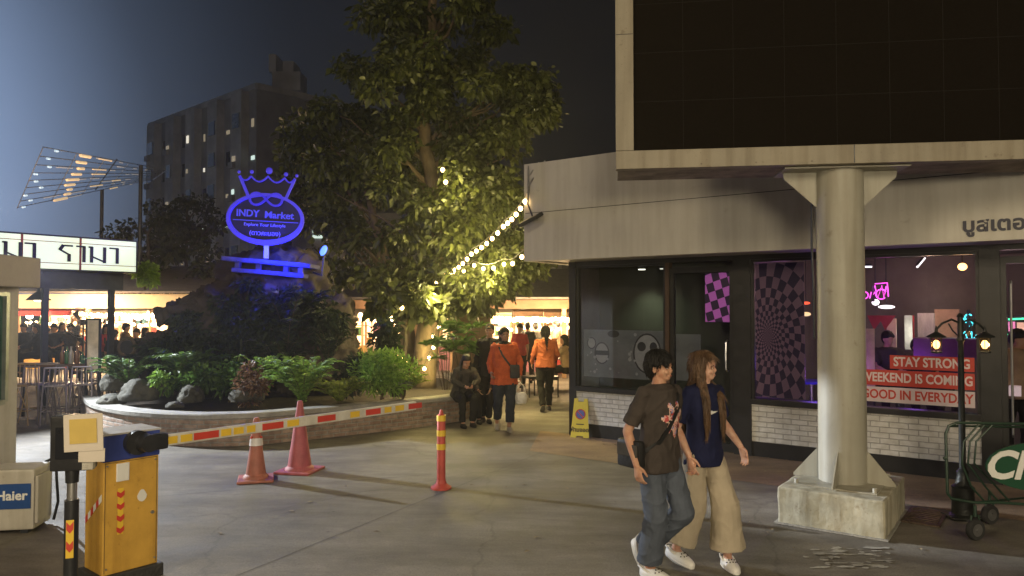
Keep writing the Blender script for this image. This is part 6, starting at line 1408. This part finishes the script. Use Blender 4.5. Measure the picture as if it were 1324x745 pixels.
def printmat(name):
    m, nt, N, L, b = new_mat(name); tc = N.new('ShaderNodeTexCoord'); vo = N.new('ShaderNodeTexVoronoi'); vo.inputs['Scale'].default_value = 38
    nz = N.new('ShaderNodeTexNoise'); nz.inputs['Scale'].default_value = 30; ad = N.new('ShaderNodeMixRGB'); ad.blend_type='ADD'; ad.inputs[0].default_value=.08; L.new(tc.outputs['Object'], nz.inputs['Vector']); L.new(tc.outputs['Object'], ad.inputs[1]); L.new(nz.outputs['Color'], ad.inputs[2]); L.new(ad.outputs[0], vo.inputs['Vector'])
    rp = N.new('ShaderNodeValToRGB'); rp.color_ramp.interpolation = 'CONSTANT'; e = rp.color_ramp.elements
    e[0].color = (.62,.30,.26,1); e[1].position = .3; e[1].color = (.03,.02,.02,1)
    for pos, c in ((.42,(.45,.06,.06,1)),(.54,(.66,.42,.36,1)),(.70,(.22,.24,.5,1)),(.80,(.7,.5,.4,1))): x = e.new(pos); x.color = c
    sp_ = N.new('ShaderNodeSeparateColor'); L.new(vo.outputs['Color'], sp_.inputs[0]); L.new(sp_.outputs[0], rp.inputs[0]); L.new(rp.outputs[0], b.inputs['Base Color']); b.inputs['Roughness'].default_value = .7
    return m
decal(T, 'shirt_print', printmat('shirt_print'), tt(-.035,.0,1.19), (0,-1,0), (1,0,0), (0,0,1), lambda a, b_: (a/.5)**2+(b_/.5)**2 < .75+.35*math.sin(7*math.atan2(b_,a)+1), .24, .29)
strap(T, [(tt(-.115,0,1.405),(0,-.5,-.86)),(tt(-.10,0,1.35),(0,-1,-.2)),(tt(-.05,0,1.25),(0,-1,0)),(tt(.02,0,1.13),(0,-1,0)),(tt(.09,0,1.03),(-.1,-1,0)),(tt(.15,0,.96),(-.6,-.8,0)),(tt(.17,0,.93),(-1,-.2,0))], .035, C_bag)
t = thing('shoulder_bag', 'small black shoulder bag at the hip of the man in charcoal', 'bag', tuple(root), yaw)
MB().bbox(-.035,.035,-.12,.12,-.11,.10,.03, Matrix.Translation((.235,-.05,.93))).build('bag_body', C_bag, t, smooth='auto'); MB().bbox(-.008,.008,-.10,.10,-.02,.07,.006, Matrix.Translation((.275,-.05,.93))).build('flap', C_dgrey, t)
# --- young woman in navy tee
yaw = yawof(.50,-.86); root = V((1.50,5.80,0))
pose = dict(lean=.02, kneeR=(.10,-.02,.48), kneeL=(-.10,.14,.48), ankR=(.19,-.12,.12), ankL=(-.12,.14,.078), footR=(.15,-.25), footL=(-.45,0),
            elR=(.24,-.05,1.10), elL=(-.26,-.04,1.11), wrR=(.245,.10,.90), wrL=(-.32,.10,.92), handR=(0,.3,-1), handL=(-.15,.35,-1), head=(R(36),.0,0), curl=.6)
T, p_, tt = make_person('young woman with long brown hair in navy tee, wide beige trousers and white clogs', tuple(root), yaw, pose, 1.655, .0055, SKIN2, C_navy, C_beige, ('long', M_hair_l), C_white, 'clog', 'short', wide=.060, build_=.88, hem=.80, leg_hem=.15, fold=.55)
sw = lambda a, b_: (abs(b_) < .5 and a < -.2 and a > -.5) or (a >= -.2 and abs(b_-(a+.2)*.5) < .34*(1-(a+.2)/.75))
decal(T, 'shirt_logo', C_white, tt(-.005,.0,1.225), (0,-1,0), (-1,0,.0), (0,0,1), sw, .12, .038, 24, 8)
# --- walker in orange
q = G(652,556); yaw = yawof(.12,-1); root = V((q.x-.0,q.y+.05,0))
pose = dict(kneeR=(.10,.06,.48), kneeL=(-.09,.14,.48), ankR=(.11,-.14,.12), ankL=(-.07,.12,.078), footR=(0,-.35), footL=(0,0), elR=(.24,-.06,1.11), elL=(-.27,-.03,1.12), wrR=(.23,.12,.96), wrL=(-.26,.06,.90), head=(R(10),.05,0), curl=1.0)
T, p_, tt = make_person('woman in a bright orange top and dark jeans walking with a white carrier bag', tuple(root), yaw, pose, 1.68, .008, SKIN_D, C_orange, C_djean, ('hijab', C_dark), C_sneak, 'sneaker', 'long', wide=.008, build_=1.12, hem=.76, leg_hem=.16)
wrl = Matrix.Translation(root) @ Matrix.Rotation(yaw,4,'Z') @ (p_['wrL'])
strap(T, [(tt(.13,0,1.40),(0,-.5,-.86)),(tt(.10,0,1.35),(0,-1,-.2)),(tt(.05,0,1.25),(0,-1,0)),(tt(-.04,0,1.13),(0,-1,0)),(tt(-.11,0,1.04),(0,-1,0)),(tt(-.16,0,.97),(.5,-.85,0))], .03, C_bag)
t = thing('handbag', 'small black crossbody bag on the front of the orange top', 'bag', tuple(root), yaw); MB().bbox(-.08,.08,-.025,.035,-.12,.10,.025, Matrix.Translation((-.15,.19,.98))).build('bag_body', C_bag, t, smooth='auto'); MB().box(-.075,.075,.036,.040,-.01,.07, Matrix.Translation((-.15,.19,.98))).build('flap', C_dgrey, t)
M_plastic = mat('white_plastic_bag', (.72,.70,.64), .35, var=.1, scale=12, bump=.6, bscale=25)
hb = V((wrl.x,wrl.y,wrl.z-.11)); t = thing('carrier_bag', 'white plastic carrier bag hanging from the hand of the woman in orange', 'bag', tuple(hb))
b_ = MB(); b_.loft([(hb+V((0,0,-.16)),RT*.09,FW*.06),(hb+V((0,0,-.20)),RT*.11,FW*.07),(hb+V((0,0,-.28)),RT*.115,FW*.075),(hb+V((0,0,-.345)),RT*.09,FW*.06),(hb+V((0,0,-.355)),RT*.04,FW*.03)], 20); me = remesh(b_, .010, 1); displace(me, lambda c: .012*noise.noise(c*22)); me.transform(basis(t).inverted()); link('bag_body', me, M_plastic, t, smooth=True)
h_ = MB(); 
for y in (-.025,.025): h_.tube([hb+V((-.085,y,-.17)),hb+V((-.055,y,-.06)),hb+V((0,0,.0)),hb+V((.055,y,-.06)),hb+V((.085,y,-.17))], .010, 6)
h_.build('handle', M_plastic, t, True, smooth=True)
# --- person behind her in dark
q = V((P(633,0,12.9).x,12.95,0))
make_person('person in dark clothes and cap walking close behind the woman in orange', tuple(q), yawof(-.2,-1), dict(kneeR=(.10,.12,.48), ankR=(.1,.06,.09), ankL=(-.1,-.16,.12), elL=(-.25,0,1.12), wrL=(-.2,.18,1.0)), 1.72, .010, SKIN_D, C_dark, C_dark, ('cap', C_dark), C_dgrey, 'sneaker', 'long', hem=.8)
# --- seated pair on planter edge
seat = dict(hip=(0,0,.55), hipR=(.09,.02,.54), hipL=(-.09,.02,.54), kneeR=(.11,.43,.50), kneeL=(-.10,.43,.50), ankR=(.10,.42,.08), ankL=(-.09,.38,.08), lean=.45, elR=(.23,.28,.80), elL=(-.23,.28,.80), wrR=(.06,.42,.72), wrL=(-.06,.42,.72), head=(0,.5,0))
sr = V((P(598,0,12.95).x,12.72,0))
make_person('person in dark clothes sitting on the planter rim bent over a phone', tuple(sr), yawof(.35,-.94), seat, 1.62, .010, SKIN, C_dgrey, C_dark, ('long', M_hair_b), C_dark, 'sneaker', 'long', hem=.86)
ph = Matrix.Translation(sr) @ Matrix.Rotation(yawof(.35,-.94),4,'Z'); o = MB().bbox(-.035,.035,-.004,.004,-.07,.07,.004, ph @ Matrix.Translation((0,.47,.70)) @ Matrix.Rotation(R(-50),4,'X')).build('phone', M_blk, None); tag(o, 'phone held by the person sitting on the planter rim', 'phone')
s2 = dict(seat); s2.update(lean=.2, wrR=(.12,.40,.62), wrL=(-.12,.40,.62), head=(R(30),.2,0))
make_person('second seated person in grey beside the woman in orange on the planter end', (P(622,0,13.3).x,13.15,0), yawof(.2,-.98), s2, 1.62, .010, SKIN_D, C_dgrey, C_dark, ('hijab', C_dgrey), C_dark, 'sneaker', 'long')
# --- jacket from behind
q = G(705,531); T, p_, tt = make_person('person in an orange jacket and dark trousers seen from behind with a ponytail', (q.x,q.y,0), yawof(-.15,1), dict(kneeR=(.10,.10,.48), ankR=(.10,.14,.078), kneeL=(-.10,-.02,.48), ankL=(-.09,-.2,.12), footL=(0,-.4), elR=(.25,.03,1.12), wrR=(.22,.20,1.0), elL=(-.25,.0,1.12), wrL=(-.25,.12,.95)), 1.64, .009, SKIN, C_jacket, C_dark, ('tail', M_hair_b), C_dgrey, 'sneaker', 'long', build_=1.05, hem=.88)
# --- far figures
def far(label, px, d, yaw_, H, top, hair, seated=False, hz=None, grp='people in the market crowd', bt=None):
    z0 = 0
    pose_ = dict(seat, lean=.12, head=(rng.uniform(-.5,.5),.1,0)) if seated else dict(kneeR=(.1,.08,.48), ankR=(.1,.05,.08), wrR=(.2,.15,.95))
    make_person(label, (P(px,0,d).x, d, z0+(hz or 0)), yaw_, pose_, H, .022, SKIN, top, bt or C_dark, hair, C_dark, 'sneaker', rng.choice(['short','long']), face=False, group=grp, hem=.86 if not seated else .92)
HB = ('short', M_hair_b); HL = ('long', M_hair_b)
far('distant person in dark top with black hair, left of a near twin facing away', 682, 19.5, 0, 1.62, C_dark, HB); far('distant person in grey top standing directly right of the dark pair', 692, 20.3, .3, 1.6, C_dgrey, HB)
far('distant person in a red top just right of the woman in orange', 672, 18.5, 2.6, 1.6, C_red, HB); far('distant standing person in tan beyond the ponytail walker', 719, 20.5, 1.2, 1.66, C_tan, HB)
far('long haired diner in a pale top seated by the black shop corner', 733, 16.6, 1.3, 1.62, C_tan, HL, True, .12)
for i,(px,d,st,tc,hr,lb) in enumerate([(33,19,1,C_dark,HB,'seated bar guest in black nearest the guard booth'),(42,20,1,C_dgrey,HB,'seated bar guest in grey second from the booth'),(52,18,1,C_dark,HL,'long haired seated bar guest in black under the pendant lamp'),(62,19.5,0,C_dgrey,HB,'standing bar guest beside the left thin post'),(71,18.6,1,C_dark,HB,'seated bar guest just right of the left thin post'),
      (80,20,1,C_dark,HL,'long haired seated bar guest behind the brown bottle'),(90,18.8,1,C_dgrey,HB,'seated bar guest left of the standing fan'),(98,21,0,C_tan,HB,'standing guest in tan half behind the fan'),(136,18,1,C_red,HL,'seated guest in red right of the menu board'),(149,17.5,0,C_dark,HB,'standing guest in black behind the right bar post'),(177,18.5,0,C_dark,HB,'standing guest in black in front of the brightest stall'),(189,19.5,0,C_dgrey,HL,'long haired standing guest right of the brightest stall lamp'),(160,19,1,C_tan,HB,'seated guest in tan behind the round disc')]):
    far(lb, px, d, rng.uniform(-3,3), 1.6, tc, hr, bool(st), .35 if st else -.12, 'guests at the bar behind the stools')
# inside shop
for lb, px, py, tc, hr in (('diner with short hair seated at left inside the shop window',1146,428,C_dgrey,HB),('dark haired diner behind the sofa left of the lantern',1184,438,C_dark,HB),('diner with blue lit hair seated beside the lantern post',1214,440,C_navy,HB),('staff member in a patterned top at the far right inside the shop',1312,425,C_tan,HB)):
    q = inside(px, py, -2.2 if px < 1300 else -1.0); make_person(lb, (q.x,q.y,q.z-1.33*.955 if px<1300 else q.z-1.62), yawof(-.3,-1), dict(seat, lean=.05, head=(.4,.1,0)) if px < 1300 else dict(head=(1.0,.2,0)), 1.62, .02, SKIN, tc, C_dark, hr, C_dark, face=False, group='people inside the shop')
# ================================================================ camera, sky, lights
cd = bpy.data.cameras.new('camera'); cam = bpy.data.objects.new('camera', cd); COL.objects.link(cam)
cd.sensor_width = 36; cd.lens = FPX/1324*36; cd.clip_end = 1500; cd.clip_start = .05
cam.location = (0,0,CH); cam.rotation_euler = (R(90)+math.atan((HY-372.5)/FPX), 0, 0); SC.camera = cam
W_ = bpy.data.worlds.new('World'); SC.world = W_; W_.use_nodes = True; nt = W_.node_tree; N, L = nt.nodes, nt.links; bg = N['Background']
sky = N.new('ShaderNodeTexSky'); sky.sky_type = 'NISHITA'; sky.sun_disc = False; sky.sun_elevation = R(-4); sky.sun_rotation = R(-65)
tc = N.new('ShaderNodeTexCoord')
dt = N.new('ShaderNodeVectorMath'); dt.operation = 'DOT_PRODUCT'; gd = V((-.80,.60,.12)).normalized(); dt.inputs[1].default_value = gd; L.new(tc.outputs['Generated'], dt.inputs[0])
rp = N.new('ShaderNodeValToRGB'); rp.color_ramp.interpolation = 'B_SPLINE'; e = rp.color_ramp.elements
e[0].position = .55; e[0].color = (.006,.005,.0045,1); e[1].position = 1.0; e[1].color = (.44,.60,.95,1)
for pos, c in ((.79,(.0055,.0065,.0095,1)),(.885,(.020,.027,.042,1)),(.94,(.12,.17,.27,1))): x = e.new(pos); x.color = c
L.new(dt.outputs['Value'], rp.inputs[0])
mx = N.new('ShaderNodeMixRGB'); mx.blend_type = 'ADD'; mx.inputs[0].default_value = 1; L.new(rp.outputs[0], mx.inputs[1])
sc_ = N.new('ShaderNodeMixRGB'); sc_.blend_type = 'MULTIPLY'; sc_.inputs[0].default_value = 1; sc_.inputs[2].default_value = (.05,.05,.05,1); L.new(sky.outputs[0], sc_.inputs[1]); L.new(sc_.outputs[0], mx.inputs[2])
L.new(mx.outputs[0], bg.inputs[0]); bg.inputs[1].default_value = 1.0
SC.view_settings.view_transform = 'Standard'; SC.view_settings.look = 'None'; SC.view_settings.gamma = 1; SC.view_settings.exposure = .15
# cool floodlight on a mast beyond the left edge
FL = V((-9.25,12.1,3.12)); lamp('flood_and_added_spot', 'SPOT', tuple(FL), 3600, (.90,.95,1.0), .02, (.0,8.0,0), 100, .7)
lamp('flood_and_added_spot', 'SPOT', (-9.25,12.1,2.95), 9000, (.92,.96,1.0), .02, (3.15,7.05,.35), 9, .5)  # added narrow spot that brightens only the pillar foot
t = thing('site_floodlight_mast', 'tall floodlight mast beyond the left edge with an added plate cutting its light', 'floodlight', (FL.x-.3,FL.y+.1,0))
MB().cyl((FL.x-.3,FL.y+.1,0),(FL.x-.3,FL.y+.1,3.2),.06,.05,10).build('mast', M_dkmetal, t, True); MB().box(FL.x-.3,FL.x-.1,FL.y-.2,FL.y+.3,2.85,3.15).build('housing', M_blk, t, True)
vz = MB(); nv = 40  # added unseen plate, shaped to cut the flood off above chosen heights
for k in range(nv+1):
    a = R(35) + (R(-80)-R(35))*k/nv; ad = math.degrees(a); sl = .179 + (.235-.179)*max(0, ad+22)/19 if ad < -3 else min(.9, .235+(ad+3)*.09)
    x, y = FL.x+.42*math.cos(a), FL.y+.42*math.sin(a); vz.v += [(x,y,FL.z-.42*sl),(x,y,3.8)]
for k in range(nv): vz.f.append((2*k,2*k+2,2*k+3,2*k+1))
vz.build('light_cutoff_plate', M_blk, t, True, fix=False)
# street lights behind the camera, with one added low fill
lamp('street_light_right', 'POINT', (5.5,-3.5,5.6), 1100, (1.0,.82,.54), 1.6)
lamp('low_front_fill', 'POINT', (0.6,-5.5,2.7), 1750, (1.0,.84,.58), .9)  # added low fill that evens out fascia and ground
lamp('street_light_left', 'POINT', (-6.0,-1.5,6.0), 1300, (1.0,.81,.54), 1.2)
# market glow; the two high lamps are added to brighten the left eave
for x, y, z, e_, c in ((-13,22,1.7,420,(1,.68,.38)),(-17,21.8,1.7,320,(1,.62,.36)),(-12,20.8,3.1,120,(1,.74,.46)),(-15.5,20.8,3.1,100,(1,.74,.46)),(-3.6,20.5,1.6,120,(1,.7,.4)),(.2,19.8,1.7,190,(1,.70,.36)),(1.3,20.2,1.7,190,(1,.66,.32)),(-10,25.9,2.05,160,(1,.72,.42))):
    lamp('market_and_fill_lamp', 'POINT', (x,y,z), e_*1.5, c, .25)
# string bulb light in the tree
for q, e_ in ((P(560,385,14.2),110),(P(600,345,13.5),130),(P(655,290,12.9),110),(P(640,360,14.0),90),(P(577,238,14.0),60),(P(690,150,13.2),22),(P(553,462,14.45),26),(P(566,440,14.45),20),(P(690,330,12.5),30)):
    lamp('string_glow', 'POINT', tuple(q), e_*1.3, (1,.80,.30), .12)
# blue lamp at the sign
lamp('sign_blue_lamp', 'SPOT', tuple(P(412,325,13.15)), 150, (.04,.08,1), .04, tuple(P(330,318,13.25)), 90, .6)
lamp('ledge_blue_lamp', 'POINT', tuple(P(343,326,13.0)), 60, (.012,.03,1), .05)
lamp('ledge_blue_lamp', 'POINT', tuple(P(372,352,12.9)), 45, (.012,.03,1), .05)
# shop interior
for a, o, e_, c in (((1145,372),-3.0,8,(1,.2,.8)),((1200,370),-3.3,44,(1,.62,.42)),((1245,352),-1.1,9,(1,.5,.2)),((1050,470),-1.6,9,(.25,.12,1)),((1180,470),-1.4,8,(.4,.15,1)),((1310,420),-2.0,14,(.9,.5,.6)),((1252,420),-2.2,5,(.1,.8,1)),((1010,360),-1.3,4,(.8,.3,.8)),((1180,430),-4.0,12,(1,.8,.7))):
    q = inside(*a,o); lamp('shop_lamp', 'POINT', tuple(q), e_*.6, c, .12)
for px, e_ in ((830,7),(858,2)):
    q = inside(px,348,-.38); lamp('downlight_beam', 'SPOT', (q.x,q.y,2.57), e_*6, (.9,1,.62), .03, (q.x,q.y-.0,0), 95, .8)
lamp('shop_lamp', 'POINT', tuple(F(3.75,-.35,1.1)), 22, (.45,.12,1), .1)
# lanterns
for sd in (-1,1):
    q = G(1241,668)+V((sd*.225,0,0)); lamp('lantern_lamp', 'POINT', (q.x,q.y,P(0,405,q.y).z-.30), 3.2, (1,.70,.36), .03)
lamp('apartment_fill_lamp', 'POINT', (-34,48,9), 450, (.8,.88,1), .5)  # unseen lamp added to brighten the far apartment block
hz_ = MB().box(-45,45,-12,88,-1,26).build('haze', None); tag(hz_, kind='stuff')
hm2 = bpy.data.materials.new('haze'); hm2.use_nodes = True; n2 = hm2.node_tree; n2.nodes.remove(n2.nodes['Principled BSDF'])
pv2 = n2.nodes.new('ShaderNodeVolumePrincipled'); pv2.inputs['Density'].default_value = .0015; pv2.inputs['Color'].default_value = (.9,.92,.95,1); pv2.inputs['Anisotropy'].default_value = .65
n2.links.new(pv2.outputs[0], n2.nodes['Material Output'].inputs['Volume']); hz_.data.materials.append(hm2)
SC.cycles.volume_bounces = 0
SC.cycles.use_denoising = True
SC.cycles.max_bounces = 6; SC.cycles.diffuse_bounces = 3; SC.cycles.glossy_bounces = 3; SC.cycles.transparent_max_bounces = 12; SC.cycles.transmission_bounces = 4
SC.cycles.sample_clamp_indirect = 4; SC.cycles.caustics_reflective = False; SC.cycles.caustics_refractive = False
